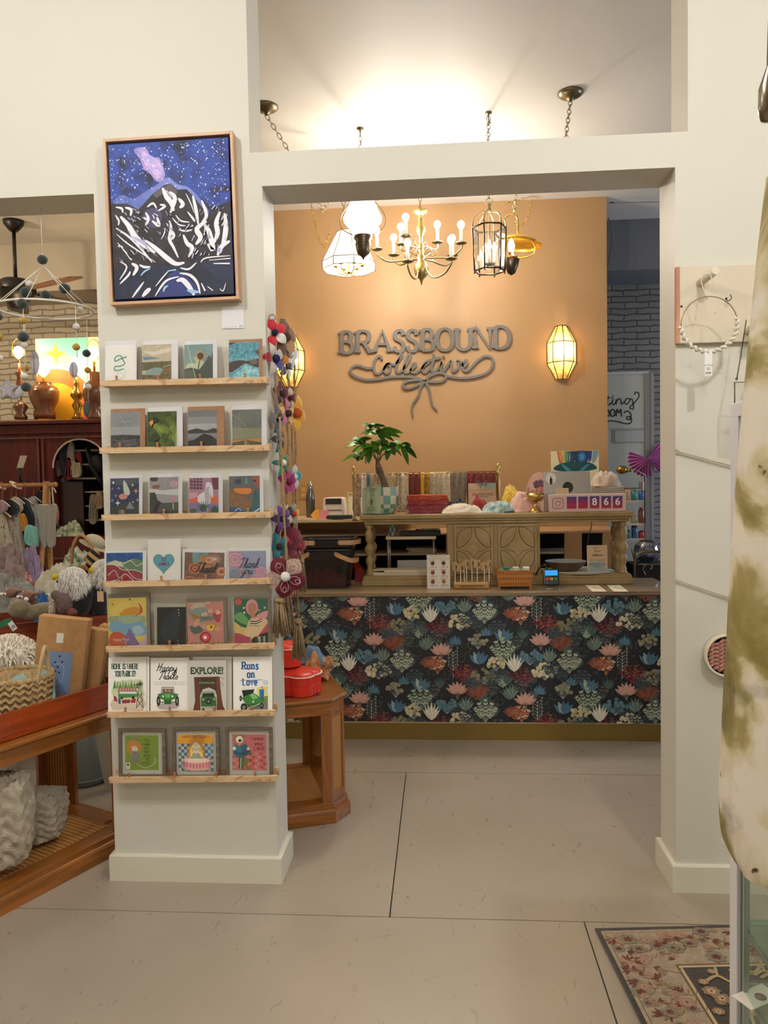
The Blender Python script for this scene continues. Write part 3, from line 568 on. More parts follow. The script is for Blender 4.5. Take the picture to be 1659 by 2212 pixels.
card(1, (460, 780, 755, 1122), (458, 820, 708, 1120), wht, b2_, 'photo card of bright green palm fronds', dup=1)
def b3_(A): A.bg('#7e8082'); A.rc('#96979a', 803, 860, 1052, 920); A.rc('#b4b4b6', 803, 915, 1052, 975); A.p('#3a3b3e', [(803, 965), (880, 948), (960, 968), (1020, 950), (1052, 955), (1052, 995), (960, 985), (803, 990)]); A.rc('#8d8e92', 803, 988, 1052, 1020); A.p('#26272a', [(803, 1045), (860, 1035), (940, 990), (1000, 1005), (1052, 1040), (1052, 1112), (803, 1112)]); A.rc('#2b2c2f', 803, 1060, 1052, 1112)
card(1, (800, 775, 1110, 1115), (803, 810, 1052, 1112), kraft, b3_, 'black and white photo card of misty hill ridges', dup=2)
def b4_(A): A.bg(M('#6a716d', .7, c2='#7c827c', sc=18)); A.p('#8e8f78', [(1183, 940), (1435, 950), (1435, 1030), (1183, 1035)]); A.s('#b39a5a', [(1183, 840), (1250, 880), (1310, 950), (1345, 1030)], 5); A.p('#c98f45', [(1183, 1040), (1300, 1035), (1435, 1030), (1435, 1060), (1183, 1055)]); A.p('#5b5a45', [(1183, 1060), (1300, 1040), (1435, 1060), (1435, 1106), (1183, 1106)]); A.p('#8c8a76', [(1300, 1045), (1310, 1045), (1345, 1106), (1290, 1106)])
card(1, (1178, 765, 1475, 1108), (1183, 803, 1435, 1106), wht, b4_, 'photo card of a faint rainbow over a golden field', dup=1)
# -- row 3
def star(A, col, x, y, r): A.p(col, [(x, y-r), (x+r*.25, y-r*.25), (x+r, y), (x+r*.25, y+r*.25), (x, y+r), (x-r*.25, y+r*.25), (x-r, y), (x-r*.25, y-r*.25)])
def c1_(A):
    A.bg('#2d3a5e'); A.p('#4f5a68', [(132, 160), (368, 160), (368, 200), (250, 215), (132, 205)]); A.p('#40484a', [(132, 380), (220, 360), (300, 340), (368, 370), (368, 452), (132, 452)])
    for x, y, r, c in ((315, 213, 16, '#c9d8a6'), (343, 258, 22, '#e39a86'), (195, 345, 23, '#e9e9da'), (150, 235, 13, '#93a3bd'), (203, 235, 16, '#93a3bd'), (178, 290, 13, '#a9a793'), (150, 325, 15, '#93a3bd'), (355, 325, 16, '#b7a98c'), (320, 340, 10, '#e9e9da')): star(A, c, x, y, r)
    A.p('#cfd4c4', [(240, 180), (265, 200), (295, 265), (280, 290), (245, 270)], 3); A.p('#d9928a', [(205, 290), (240, 275), (275, 300), (250, 318), (215, 315)], 3); A.p('#8f96a0', [(262, 390), (295, 335), (330, 392)]); A.p('#6d7270', [(200, 400), (260, 405), (255, 440), (205, 440)]); A.c('#e9e9ee', 158, 192, 9)
card(2, (128, 133, 392, 452), (132, 160, 368, 452), wht, c1_, 'dark blue card with stars and a seated winged figure')
def c2_(A):
    A.bg('#a7a6a8')
    for i in range(5):
        for j in range(3): x, y = 520+i*38, 170+j*38; A.s('#6f6d72', [(x, y-18), (x+16, y), (x, y+18), (x-16, y)], 2.5, 0, True)
    A.p('#cfd3d5', [(455, 235), (560, 250), (690, 240), (690, 290), (455, 275)]); A.c('#c9a7b2', 655, 205, 36, 28); A.p('#a2604c', [(475, 212), (540, 208), (535, 235), (480, 235)]); A.p('#3e4744', [(455, 265), (500, 265), (520, 320), (560, 345), (690, 340), (690, 446), (455, 446)]); A.p('#555b58', [(530, 350), (690, 340), (690, 400), (520, 410)]); A.p('#2c2b2c', [(480, 420), (500, 360), (540, 340), (530, 380), (500, 430)], 3); A.p('#5c4540', [(455, 415), (560, 405), (600, 446), (455, 446)]); A.c('#d78fa0', 645, 312, 22, 12); A.s('#d9c79c', [(648, 345), (648, 390)], 8); A.c('#4d4449', 490, 165, 34, 18)
card(2, (450, 122, 718, 448), (455, 152, 690, 446), wht, c2_, 'grey patterned collage card with a dark canyon scene')
def c3_(A):
    A.bg('#b48aa6'); A.p('#5a4a63', [(778, 158), (890, 158), (890, 245), (778, 245)])
    for i in range(5): A.s('#d07a86', [(785+i*26, 160), (785+i*26, 245)], 5, 0)
    for j in range(4): A.s('#d9a7b5', [(778, 170+j*24), (890, 175+j*24)], 4, 0)
    A.p('#7c3450', [(960, 158), (1018, 158), (1018, 245), (975, 245)]); A.p('#d9744f', [(778, 290), (850, 280), (1018, 300), (1018, 355), (900, 350), (778, 335)]); A.p('#dba3b6', [(778, 262), (850, 265), (845, 300), (778, 310)]); A.p('#8c7cae', [(778, 340), (1018, 352), (1018, 440), (778, 440)])
    A.p('#e3e2e6', [(850, 290), (905, 255), (915, 200), (940, 190), (968, 215), (975, 290), (962, 305), (945, 270), (950, 350), (860, 345)], 3); A.p('#b9b9c4', [(905, 260), (935, 230), (945, 340), (915, 345)], 3); A.c('#2b2b2b', 938, 232, 4)
    for an in range(-5, 6): A.p('#2e5a4c', [(890-5, 405), (895+70*sin(an*.28), 395-75*cos(an*.28)), (905, 405)])
    A.c('#3f7047', 812, 400, 30, 18); A.c('#335f4c', 990, 400, 30, 34); A.c('#c95562', 835, 432, 50, 14); A.c('#d98f94', 860, 436, 22, 7)
card(2, (778, 117, 1050, 440), (778, 158, 1018, 440), wht, c3_, 'card with a white horse above pink desert plants')
def c4_(A): A.bg(M('#4d6a78', .6, c2='#7b6a6a', sc=30)); A.p('#3e4d63', [(1150, 170), (1200, 165), (1200, 200), (1150, 200)], 2); A.p('#4fae9e', [(1240, 150), (1255, 165), (1255, 200), (1238, 200)]); A.p(M('#7a5a3e', .6, c2='#a0774d', sc=70, st=(1, 1, 3)), [(1104, 250), (1200, 280), (1300, 340), (1290, 400), (1180, 370), (1104, 365)], 3); A.p('#dd8a3c', [(1140, 235), (1280, 235), (1270, 275), (1180, 270)], 3); A.p('#2f6a6e', [(1300, 280), (1355, 250), (1355, 430), (1230, 435), (1290, 370)], 2); A.p('#2b5f92', [(1104, 380), (1180, 372), (1250, 420), (1220, 435), (1104, 435)], 2); A.s('#d9e4ea', [(1150, 400), (1180, 382), (1205, 400)], 6); A.s('#cfdde2', [(1230, 430), (1300, 415), (1355, 385)], 12); A.p('#a9603c', [(1290, 150), (1355, 145), (1355, 230), (1320, 215)], 2); A.c('#26364a', 1185, 182, 14, 10); A.c('#26364a', 1315, 180, 12, 9); A.s('#24544a', [(1320, 250), (1315, 300)], 10)
card(2, (1102, 112, 1382, 435), (1104, 142, 1355, 435), wht, c4_, 'painted card in orange, brown and teal swirls')
# -- row 4
def d1_(A):
    A.bg(M('#2f6bb5', .6, c2='#1d478a', sc=60)); A.p('#6b8f6a', [(103, 840), (170, 825), (250, 840), (330, 815), (400, 830), (400, 920), (103, 880)]); A.p('#ddd9c4', [(103, 850), (180, 825), (230, 850), (250, 880), (150, 860)])
    A.p(M('#b03a46', .6, c2='#7e2436', sc=50), [(103, 855), (180, 865), (260, 900), (400, 920), (400, 998), (103, 998)])
    for pts in ([(103, 860), (170, 860), (240, 900), (330, 900), (400, 925)], [(120, 940), (170, 900), (210, 960), (260, 930), (330, 985)], [(110, 990), (200, 975), (220, 998)], [(240, 860), (300, 830), (350, 870), (400, 850)], [(200, 840), (260, 845), (320, 820)], [(260, 880), (330, 960), (400, 975)]): A.s('#efe9e2', pts, 5)
card(3, (85, 755, 430, 1000), (103, 770, 400, 998), '#eeeef0', d1_, 'wide card with red mountains under a blue sky')
def heart(A, col, x, y, r, n=28): A.p(col, [(x+r*16*sin(t)**3/16, y-r*(13*cos(t)-5*cos(2*t)-2*cos(3*t)-cos(4*t))/16) for t in [2*pi*i/n for i in range(n)]])
def d2_(A): heart(A, '#3f7f96', 569, 838, 87, 40); heart(A, '#66aebf', 567, 836, 84, 40); A.t('#7d2f66', 'TE', 570, 828, 30, bold=.6, sx=.9); A.t('#7d2f66', 'AMO', 570, 862, 29, bold=.6, sx=.95)
card(3, (435, 660, 708, 990), (437, 668, 706, 990), wht, d2_, 'tall white card with a blue heart reading TE AMO')
def floral(A, cols, n, r0, r1):
    x0, y0, x1, y1 = A.r
    for i in range(n):
        x, y, r = rnd.uniform(x0, x1), rnd.uniform(y0, y1), rnd.uniform(r0, r1); c = cols[i % len(cols)]
        for k in range(3): A.s(c[k % 2], [(x+r*(1-k*.3)*cos(t), y+r*.7*(1-k*.3)*sin(t)) for t in [j*2*pi/8+k for j in range(8)]], r*.28, 2, True)
def d3_(A):
    A.bg(M('#9a6a52', .6, c2='#5f5a58', sc=45)); A.p(M('#5f93a3', .6, c2='#88aaaa', sc=40), [(800, 768), (930, 768), (920, 850), (830, 880)], 2); A.p('#b98a5c', [(860, 800), (930, 790), (990, 860), (870, 880)], 2); floral(A, [('#c9825a', '#8a4a3a'), ('#b06a4c', '#e0b090')], 7, 26, 50)
    for i in range(14): A.s('#e8d9c8', [(985, 815), (985+55*cos(i*.45), 815+40*sin(i*.45))], 3, 0)
    A.mb.use('#1c1c24'); y = A.nx()
    for L in script('Thank', 818, 912, 34, .45, .95): A.mb.rib([A.q(p) for p in L], 6*A.k, y)
card(3, (718, 740, 1085, 985), (738, 768, 1062, 982), '#ececee', d3_, 'rust and teal floral card lettered Thank, leaning', dup=1, roll=.03)
def d4_(A):
    A.bg(M('#8fa6c8', .6, c2='#a9a4c0', sc=30)); floral(A, [('#b58aa2', '#d9b3c2')], 2, 30, 40)
    for x, y, r in ((1155, 815, 70), (1365, 900, 44), (1350, 950, 50)):
        for k in range(5): A.s(['#c98fa4', '#e0b4c0'][k % 2], [(x+r*(1-k*.2)*cos(j*.8+k), y+r*.75*(1-k*.2)*sin(j*.8+k)) for j in range(8)], r*.16, 2, True)
    A.p('#8a93a0', [(1110, 900), (1180, 880), (1200, 950), (1120, 970)], 2); A.mb.use('#1c2038'); y = A.nx()
    for L in script('Thank', 1180, 875, 33, .4, .9)+script('you', 1205, 920, 30, .35, .95): A.mb.rib([A.q(p) for p in L], 5.5*A.k, y)
card(3, (1090, 730, 1440, 978), (1105, 755, 1408, 975), '#ececee', d4_, 'blue card with pink roses lettered Thank you', dup=1)
# -- row 5
tp = M('#8d8674', .8)
def e1_(A):
    A.bg(M('#dcc157', .6, c2='#e5cf72', sc=15)); A.p('#9fb089', [(132, 225), (420, 230), (420, 290), (250, 290), (132, 275)], 2); A.p('#7fb0cf', [(140, 275), (250, 262), (400, 280), (425, 380), (150, 350)], 3); A.p('#a9bfa0', [(200, 230), (350, 220), (390, 260), (250, 290)], 3)
    A.p('#d79a35', [(210, 205), (290, 160), (370, 165), (350, 210), (240, 225)], 3); A.p('#c55643', [(360, 120), (395, 160), (395, 205), (325, 235), (370, 200), (378, 160)], 3)
    A.p('#c9623a', [(132, 370), (190, 345), (260, 380), (300, 468), (132, 468)], 2); A.p('#8a76a8', [(290, 320), (360, 430), (400, 468), (240, 468), (250, 400)]); A.p('#cbb3c9', [(350, 468), (430, 380), (430, 468)]); A.p('#b3c7d9', [(310, 320), (370, 300), (410, 350), (350, 380)], 2)
    A.t('#f0e2cf', 'Happy Place', 222, 418, 24, sx=.8); star(A, '#2c2a2a', 297, 98, 12); star(A, '#7c8a3c', 157, 132, 12)
card(4, (112, 50, 452, 468), (118, 84, 430, 468), tp, e1_, 'yellow abstract card lettered Happy Place', prc='#e8dfa0', dup=2, roll=-.02)
def e2_(A): A.bg('#171a1f'); A.p('#1d3140', [(550, 300), (640, 200), (700, 190), (690, 300), (650, 420), (560, 400)], 3); A.s('#23424f', [(560, 250), (640, 240), (680, 300)], 5); A.s('#23424f', [(560, 340), (650, 330), (680, 400)], 4); A.dots('#d8d8c8', [(690, 180, 5), (693, 205, 5), (697, 225, 4), (686, 412, 4), (688, 440, 4)])
card(4, (492, 138, 755, 465), (515, 160, 753, 462), '#b5b39c', e2_, 'nearly black card with a faint blue figure and cream border')
def e3_(A):
    A.bg('#cf8f83'); A.p('#8ea09a', [(765, 180), (850, 160), (940, 180), (900, 270), (820, 260)], 2); A.p('#b9c2b4', [(790, 130), (900, 125), (920, 145), (850, 160)], 2); A.p('#5f6d68', [(780, 300), (850, 290), (900, 330), (820, 360)], 2); A.p('#b0813a', [(775, 190), (810, 200), (870, 240), (850, 280), (820, 240)], 2); A.p('#b5424a', [(975, 210), (1045, 180), (1030, 270), (1000, 265)], 2)
    floral(A, [('#e4cfa6', '#c9574a'), ('#d9a27c', '#e6d9c0')], 12, 12, 24); A.c('#8e2436', 912, 382, 46, 42); A.c('#c24552', 912, 382, 34, 30); A.c('#dcd6cc', 910, 384, 14, 13); A.c('#cda23c', 960, 308, 36, 30); A.c('#6e5320', 962, 308, 12, 10); A.p('#7a8a80', [(870, 225), (980, 225), (985, 255), (870, 260)]); A.t('#2d2d2d', 'Thing in Years', 930, 243, 13, sx=.8)
    for i in range(8): A.p('#4d6b4c', [(790+i*36, 440), (800+i*36, 415), (808+i*36, 445)])
card(4, (762, 85, 1085, 458), (765, 118, 1060, 456), M('#8a7a6c', .8), e3_, 'pink floral card with red and yellow poppies', dup=3, roll=-.02)
def e4_(A):
    A.bg('#2f6b50'); A.c('#c95a50', 1180, 115, 30, 26); A.p('#6fae68', [(1150, 215), (1200, 190), (1270, 260), (1250, 290), (1160, 250)], 2); A.p('#dfc27a', [(1145, 260), (1200, 300), (1320, 330), (1300, 400), (1145, 350)], 2); A.p('#e6c9a0', [(1250, 290), (1290, 230), (1370, 235), (1420, 260), (1360, 400), (1240, 380)], 2)
    A.p('#b4485f', [(1145, 345), (1240, 370), (1290, 390), (1280, 450), (1145, 450)], 2); A.p('#e79ea6', [(1330, 215), (1418, 180), (1415, 230), (1350, 245)], 2); A.p('#c94c5a', [(1330, 380), (1420, 270), (1420, 340), (1370, 380)]); A.p('#27412c', [(1285, 400), (1330, 370), (1350, 450), (1290, 450)], 2); A.p('#1c1c1c', [(1345, 360), (1420, 340), (1420, 450), (1345, 450)])
    A.c('#dfa0ac', 1290, 155, 50, 60, 20); A.c('#c98a72', 1292, 165, 36, 44, 20); A.p('#c98a72', [(1278, 200), (1310, 195), (1320, 235), (1285, 240)]); A.s('#6a3f38', [(1275, 170), (1284, 175)], 3); A.s('#6a3f38', [(1302, 168), (1311, 172)], 3); A.s('#b03c42', [(1290, 188), (1300, 188)], 4)
    for k in range(4): A.s('#23221f' if k % 2 == 0 else '#f0e8da', [(1275, 258+k*8), (1320, 262+k*8), (1370, 244+k*8)], 7)
    for x, y in ((1225, 160), (1228, 195), (1348, 180)): heart(A, '#e5dac2', x, y, 11, 14)
    heart(A, '#d98a6e', 1348, 182, 9, 14); star(A, '#e5dac2', 1395, 160, 14)
    for x in (1352, 1390):
        A.s('#efe9da', [(x, 448), (x, 365)], 3, 0)
        for j in range(4): A.p('#efe9da', [(x, 385+j*18), (x-12, 372+j*18), (x-9, 386+j*18)]); A.p('#efe9da', [(x, 385+j*18), (x+12, 372+j*18), (x+9, 386+j*18)])
    A.t('#8a7a5a', "I'm sorry", 1310, 298, 17, sx=.9)
card(4, (1145, 75, 1440, 452), (1145, 92, 1420, 450), M('#877a66', .8), e4_, 'green card with a pink-haired woman in a striped top')
# -- row 6
DG = '#17453a'; BL = '#1f5f9e'; CG = '#3f8440'
def f1_(A):
    A.sf(DG, 'HOME IS WHERE', 140, 664, 40, 15.8, .16, sp=.2); A.sf(DG, 'YOU PARK IT!', 168, 722, 42, 14, .16, sp=.2)
    A.p(M('#bfd09a', .7, c2='#d9e0c0', sc=50), [(155, 790), (180, 760), (380, 745), (395, 810), (395, 900), (155, 880)], 2)
    for i in range(9): x = 165+i*23; A.p('#7fa564' if i % 2 else '#5f8d55', [(x-14, 815), (x, 745+(i % 3)*10), (x+14, 815)])
    A.p('#d8c6b0', [(150, 900), (398, 880), (398, 985), (260, 975), (150, 975)], 2); A.p('#4f8a4c', [(195, 835), (350, 830), (358, 880), (195, 890)]); A.rc('#d9e3dc', 205, 838, 345, 856); A.p('#b56a6a', [(190, 812), (330, 808), (345, 830), (185, 835)])
    for k in range(7): A.s('#e6d9d2', [(195+k*21, 812), (192+k*22, 833)], 4, 0)
    A.c('#2c2c2c', 318, 885, 12); A.c('#2c2c2c', 225, 888, 10); A.p('#a33038', [(158, 870), (182, 880), (188, 915), (162, 910)]); A.p('#a33038', [(300, 905), (340, 890), (335, 925), (300, 925)]); A.p('#2f5f9a', [(195, 890), (215, 890), (215, 935), (198, 930)]); A.p('#8a3030', [(225, 905), (295, 900), (290, 925), (230, 930)])
    for a, c in (((343, 965), (368, 800)), ((400, 965), (378, 800)), ((343, 965), (395, 900)), ((400, 965), (350, 900)), ((352, 905), (390, 850)), ((395, 905), (358, 850))): A.s('#2b2622', [a, c], 4, 0)
    for i in range(8): A.s('#2b2622', [(375, 780), (375+24*cos(i*.785), 780+22*sin(i*.785))], 5, 0)
    A.s('#2b2622', [(325, 790), (375, 780)], 5, 0)
card(5, (110, 575, 425, 1000), (112, 577, 423, 1000), None, f1_, 'white card lettered HOME IS WHERE YOU PARK IT! with campsite scene', sleeve=False)
def wheel(A, x, y, r, r2=None): A.c('#23231f', x, y, r, r2 or r, 16); A.c('#8a8c84', x, y, r*.45, (r2 or r)*.45)
def buggy(A, x, y, k=1.):
    P_ = lambda c, pts: A.p(c, [(x+a*k, y+b*k) for a, b in pts], 0)
    A.p('#b9b0b4', [(x-80*k, y+60*k), (x+90*k, y+55*k), (x+60*k, y+95*k), (x-60*k, y+98*k)], 2)
    wheel(A, x-72*k, y+38*k, 15*k, 38*k); wheel(A, x+72*k, y+38*k, 15*k, 38*k)
    P_('#e8e6e2', [(-46, -60), (46, -60), (50, -16), (-50, -16)]); P_('#6d6a66', [(-40, -52), (40, -52), (44, -18), (-44, -18)]); A.c('#b98a72', x-14*k, y-38*k, 9*k, 10*k); A.c('#b98a72', x+12*k, y-38*k, 9*k, 10*k)
    P_(CG, [(-82, -10), (-52, -18), (52, -18), (85, -10), (60, 20), (30, 32), (-30, 32), (-60, 20)]); P_('#2c6430', [(-30, 32), (30, 32), (26, 62), (-26, 62)]); P_('#6fae62', [(-25, -12), (25, -12), (12, 15), (-12, 15)]); A.c('#e5e2cc', x-36*k, y+4*k, 8*k); A.c('#e5e2cc', x+36*k, y+4*k, 8*k)
    for s in (-1, 1): A.s('#3a3a38', [(x+s*30*k, y+50*k), (x+s*62*k, y+44*k)], 6*k, 0); A.s('#2c2c2c', [(x+s*50*k, y-16*k), (x+s*44*k, y-62*k)], 4*k, 0)
    A.s('#2c2c2c', [(x-46*k, y-62*k), (x+46*k, y-62*k)], 4*k, 0)
def f2_(A):
    A.mb.use('#1b1b1f'); y = A.nx()
    for L in script('Happy', 505, 680, 31, .3, 1.02)+script('Trails', 520, 742, 28, .3, 1.05): A.mb.rib([A.q(p) for p in L], 6.5*A.k, y)
    for i in range(5): A.s('#8a8a8a', [(483+i*22, 762), (499+i*22, 762), (499+i*22, 785), (483+i*22, 785)], 1.6, 0, True)
    for i in range(7): A.s('#8a8a8a', [(595+i*22, 762), (611+i*22, 762), (611+i*22, 785), (595+i*22, 785)], 1.6, 0, True)
    buggy(A, 600, 868, 1.05)
card(5, (455, 575, 775, 998), (457, 577, 773, 998), None, f2_, 'white card lettered Happy Trails above a green buggy', sleeve=False)
def f3_(A):
    A.t('#2d5a33', 'EXPLORE!', 924, 697, 54, sx=.83, bold=2.6); bark = M('#7a4632', .8, c2='#4f2a20', sc=60, st=(5, 1, 1)); A.p(bark, [(820, 722), (1028, 718), (1035, 800), (1050, 930), (1082, 985), (1005, 985), (1005, 860), (990, 820), (940, 800), (890, 815), (868, 860), (872, 985), (808, 990), (828, 900)])
    for i in range(7): A.s('#9c5c42', [(830+i*8, 730), (833+i*6, 820), (825+i*6, 980)], 2.5); A.s('#9c5c42', [(1000+i*4, 725), (1008+i*5, 850), (1020+i*7, 975)], 2.5)
    A.s('#4a3a30', [(1040, 722), (1065, 735)], 3, 0); A.s('#4a3a30', [(1040, 760), (1060, 790)], 3, 0); A.rc('#2f5a3c', 863, 752, 988, 778); A.t('#cdd5b8', 'SOMETHING WILD', 925, 771, 14, sx=.8)
    A.p('#b9d0b0', [(885, 830), (985, 825), (992, 868), (878, 872)]); A.p('#1f2a24', [(892, 845), (980, 842), (985, 870), (885, 874)]); A.p(CG, [(876, 872), (996, 870), (1000, 940), (876, 945)]); A.rc('#2e5a30', 876, 905, 1000, 912); wheel(A, 938, 905, 24); A.rc('#cfcfc4', 880, 943, 1002, 958); A.p('#2a2a26', [(885, 958), (905, 958), (905, 975), (885, 975)]); A.p('#2a2a26', [(975, 958), (995, 958), (995, 972), (975, 972)])
    A.c('#d8d3a8', 893, 890, 8); A.c('#d8d3a8', 985, 888, 8)
card(5, (772, 592, 1085, 995), (774, 594, 1083, 995), None, f3_, 'white card lettered EXPLORE! with a van driving through a tree', dy=.006)
card(5, (800, 570, 1122, 995), (802, 572, 1120, 995), None, None, 'blank-edged white card tucked behind the EXPLORE! card', dy=-.006)
def f4_(A):
    A.sf(BL, 'Runs', 1207, 662, 52, 33, .22, sp=.25); A.sf(BL, 'on', 1250, 725, 52, 33, .22, sp=.2); A.sf(BL, 'Love', 1212, 782, 48, 33, .22, sp=.2); A.s(BL, [(1188, 748), (1375, 742)], 4, 0)
    A.s('#5b9cc4', [(1400+17*cos(i*.7), 762+17*sin(i*.7)) for i in range(9)], 3, 3, True); A.s('#5b9cc4', [(1388, 750), (1394, 772), (1400, 758), (1406, 772), (1412, 750)], 3, 0)
    A.p('#dcd98a', [(1330, 800), (1418, 790), (1418, 890), (1330, 890)]); A.p(M('#8aa04c', .7, c2='#5f7f3c', sc=60), [(1330, 880), (1418, 860), (1418, 980), (1250, 985), (1330, 930)]); A.p('#7c7c80', [(1240, 940), (1418, 905), (1400, 960), (1270, 980)])
    A.p('#2f6fae', [(1348, 815), (1388, 812), (1385, 880), (1352, 880)]); A.c('#c49a7c', 1370, 800, 9, 11); A.rc('#3c4a66', 1358, 878, 1382, 905)
    A.p('#ece9e4', [(1200, 800), (1300, 798), (1318, 815), (1205, 820)]); A.p('#262a2c', [(1205, 820), (1310, 812), (1290, 860), (1220, 880)]); A.p(CG, [(1200, 875), (1300, 838), (1360, 875), (1385, 905), (1330, 920), (1240, 925)]); A.p('#7ec06c', [(1270, 855), (1300, 842), (1340, 875), (1300, 890)]); A.p('#2c6430', [(1240, 925), (1330, 920), (1365, 915), (1340, 945), (1260, 945)])
    wheel(A, 1222, 948, 27, 33); wheel(A, 1196, 880, 10, 22); wheel(A, 1368, 935, 16, 22); A.c('#e9e6d2', 1298, 905, 8); A.s('#b9bcc0', [(1250, 958), (1355, 920)], 8, 0)
card(5, (1132, 567, 1455, 990), (1134, 569, 1453, 990), None, f4_, 'white card lettered Runs on Love with a green buggy', sleeve=False)
card(5, (130, 570, 446, 1000), (132, 572, 444, 1000), None, None, 'white card edge showing behind the HOME IS WHERE card', dy=-.006, sleeve=False)
# -- row 7
FB = '#7a6f60'
def g1_(A):
    A.bg('#8fab3e')
    for i in range(12): an = i*.52; A.c('#d99a3c', 328+38*cos(an), 1300+36*sin(an), 24)
    A.c('#d99a3c', 328, 1300, 44); A.c('#e6c4a4', 332, 1310, 26, 24); A.c('#f0efe6', 340, 1318, 22, 18); A.s('#3a3a34', [(338, 1312), (345, 1330)], 3, 0); A.p('#8f8f96', [(318, 1340), (355, 1338), (380, 1400), (345, 1425), (315, 1415)], 2)
    A.s('#c9cda6', [(350, 1430), (420, 1465), (495, 1430), (500, 1385)], 9); A.s('#5f7a2a', [(355, 1430), (425, 1452), (485, 1425)], 3)
    for i, (w, x) in enumerate((('You', 436), ('make', 432), ('me', 430), ('feel', 432), ('good', 436), ('all', 440), ('over!', 420))): A.t('#4e6a20', w, x, 1256+i*30, 25, sx=.85)
    A.rc('#eceadf', 262, 1425, 298, 1478); A.c('#1c1c1c', 280, 1442, 9)
    for k in range(14): A.s('#b3b3b3', [(312+k*5, 1240), (308+k*5.5, 1212)], 1.6, 0)
card(6, (205, 1150, 590, 1535), (258, 1205, 530, 1482), '#d8d6cc', g1_, 'brown framed print of a red-haired figure on lime green', lean=.06, name='framed_print', cat='picture frame', frame=FB)
def g2_(A):
    A.bg('#e3ded0')
    for i in range(12):
        for j in range(9):
            if (i+j) % 2: A.rc('#4f86a6', 692+i*24, 1272+j*24.4, 716+i*24, 1296.4+j*24.4) if 692+i*24 < 960 else None
    A.rc('#d9992e', 692, 1200, 978, 1272); A.t('#4a3a2a', 'HAPPY BIRTHDAY!!', 838, 1228, 22, sx=.86)
    A.p('#d98f2a', [(775, 1380), (778, 1300), (805, 1258), (840, 1245), (875, 1258), (900, 1300), (905, 1380)], 0); A.p('#ead27a', [(790, 1375), (793, 1305), (815, 1275), (840, 1265), (865, 1275), (886, 1305), (890, 1375)], 0)
    A.p('#d9a6a0', [(742, 1395), (820, 1375), (900, 1380), (942, 1400), (945, 1480), (735, 1480)], 2); A.p('#ecd3cc', [(735, 1395), (942, 1395), (935, 1425), (750, 1425)], 2); A.c('#e8e6dc', 838, 1345, 26, 34); A.p('#9aa58a', [(795, 1390), (815, 1345), (862, 1345), (885, 1390)], 0); A.c('#e9c9a8', 838, 1335, 18); A.c('#f4f0e4', 838, 1296, 34, 12); A.rc('#dcd8c8', 822, 1262, 852, 1296)
    for i in range(9): x = 738+i*26; y = 1425+18*sin(i*.4); A.rc('#cf6f86', x-6, y-12, x+8, y+26); A.c('#e0c45c', x, y-20, 4, 8)
card(6, (645, 1143, 1028, 1535), (692, 1198, 978, 1490), '#d8d6cc', g2_, 'brown framed HAPPY BIRTHDAY cartoon print with a pink cake', lean=.06, name='framed_print', cat='picture frame', frame=FB)
def g3_(A):
    A.bg('#e08284')
    for j in range(6):
        for i in range(7): heart(A, '#cf5048' if (i+j) % 2 else '#e9a79b', 1150+i*44-(j % 2)*20, 1355+j*26, 15, 12)
    A.t('#6a2a30', 'I crave', 1338, 1246, 34, sx=.8); A.t('#6a2a30', 'your', 1352, 1286, 34, sx=.8); A.t('#6a2a30', 'L  VE', 1350, 1328, 34, sx=.9); heart(A, '#c22f38', 1343, 1312, 15, 20)
    A.c('#9a7a4c', 1192, 1228, 42, 36); A.c('#e6dcc8', 1196, 1240, 32, 30); A.c('#1d1a18', 1196, 1248, 13, 12); A.p('#3f7389', [(1150, 1275), (1195, 1290), (1245, 1272), (1280, 1330), (1290, 1350), (1240, 1370), (1170, 1385), (1140, 1350), (1152, 1315)], 0); A.p('#2c5568', [(1148, 1325), (1200, 1345), (1285, 1325), (1240, 1368), (1150, 1352)], 0); A.c('#e8e4da', 1150, 1310, 14); A.c('#e8e4da', 1265, 1312, 14)
    A.p('#3f5f58', [(1190, 1378), (1232, 1380), (1222, 1470), (1185, 1470)], 0); A.s('#e8dfb0', [(1205, 1385), (1198, 1470)], 6); A.p('#7a6a34', [(1230, 1385), (1285, 1395), (1245, 1450), (1290, 1475), (1250, 1480), (1220, 1440)], 0); A.c('#b08a4a', 1188, 1282, 12)
card(6, (1078, 1140, 1462, 1533), (1133, 1198, 1412, 1482), '#d8d6cc', g3_, 'brown framed pink heart cartoon print lettered I crave your LOVE', lean=.06, name='framed_print', cat='picture frame', frame=FB)
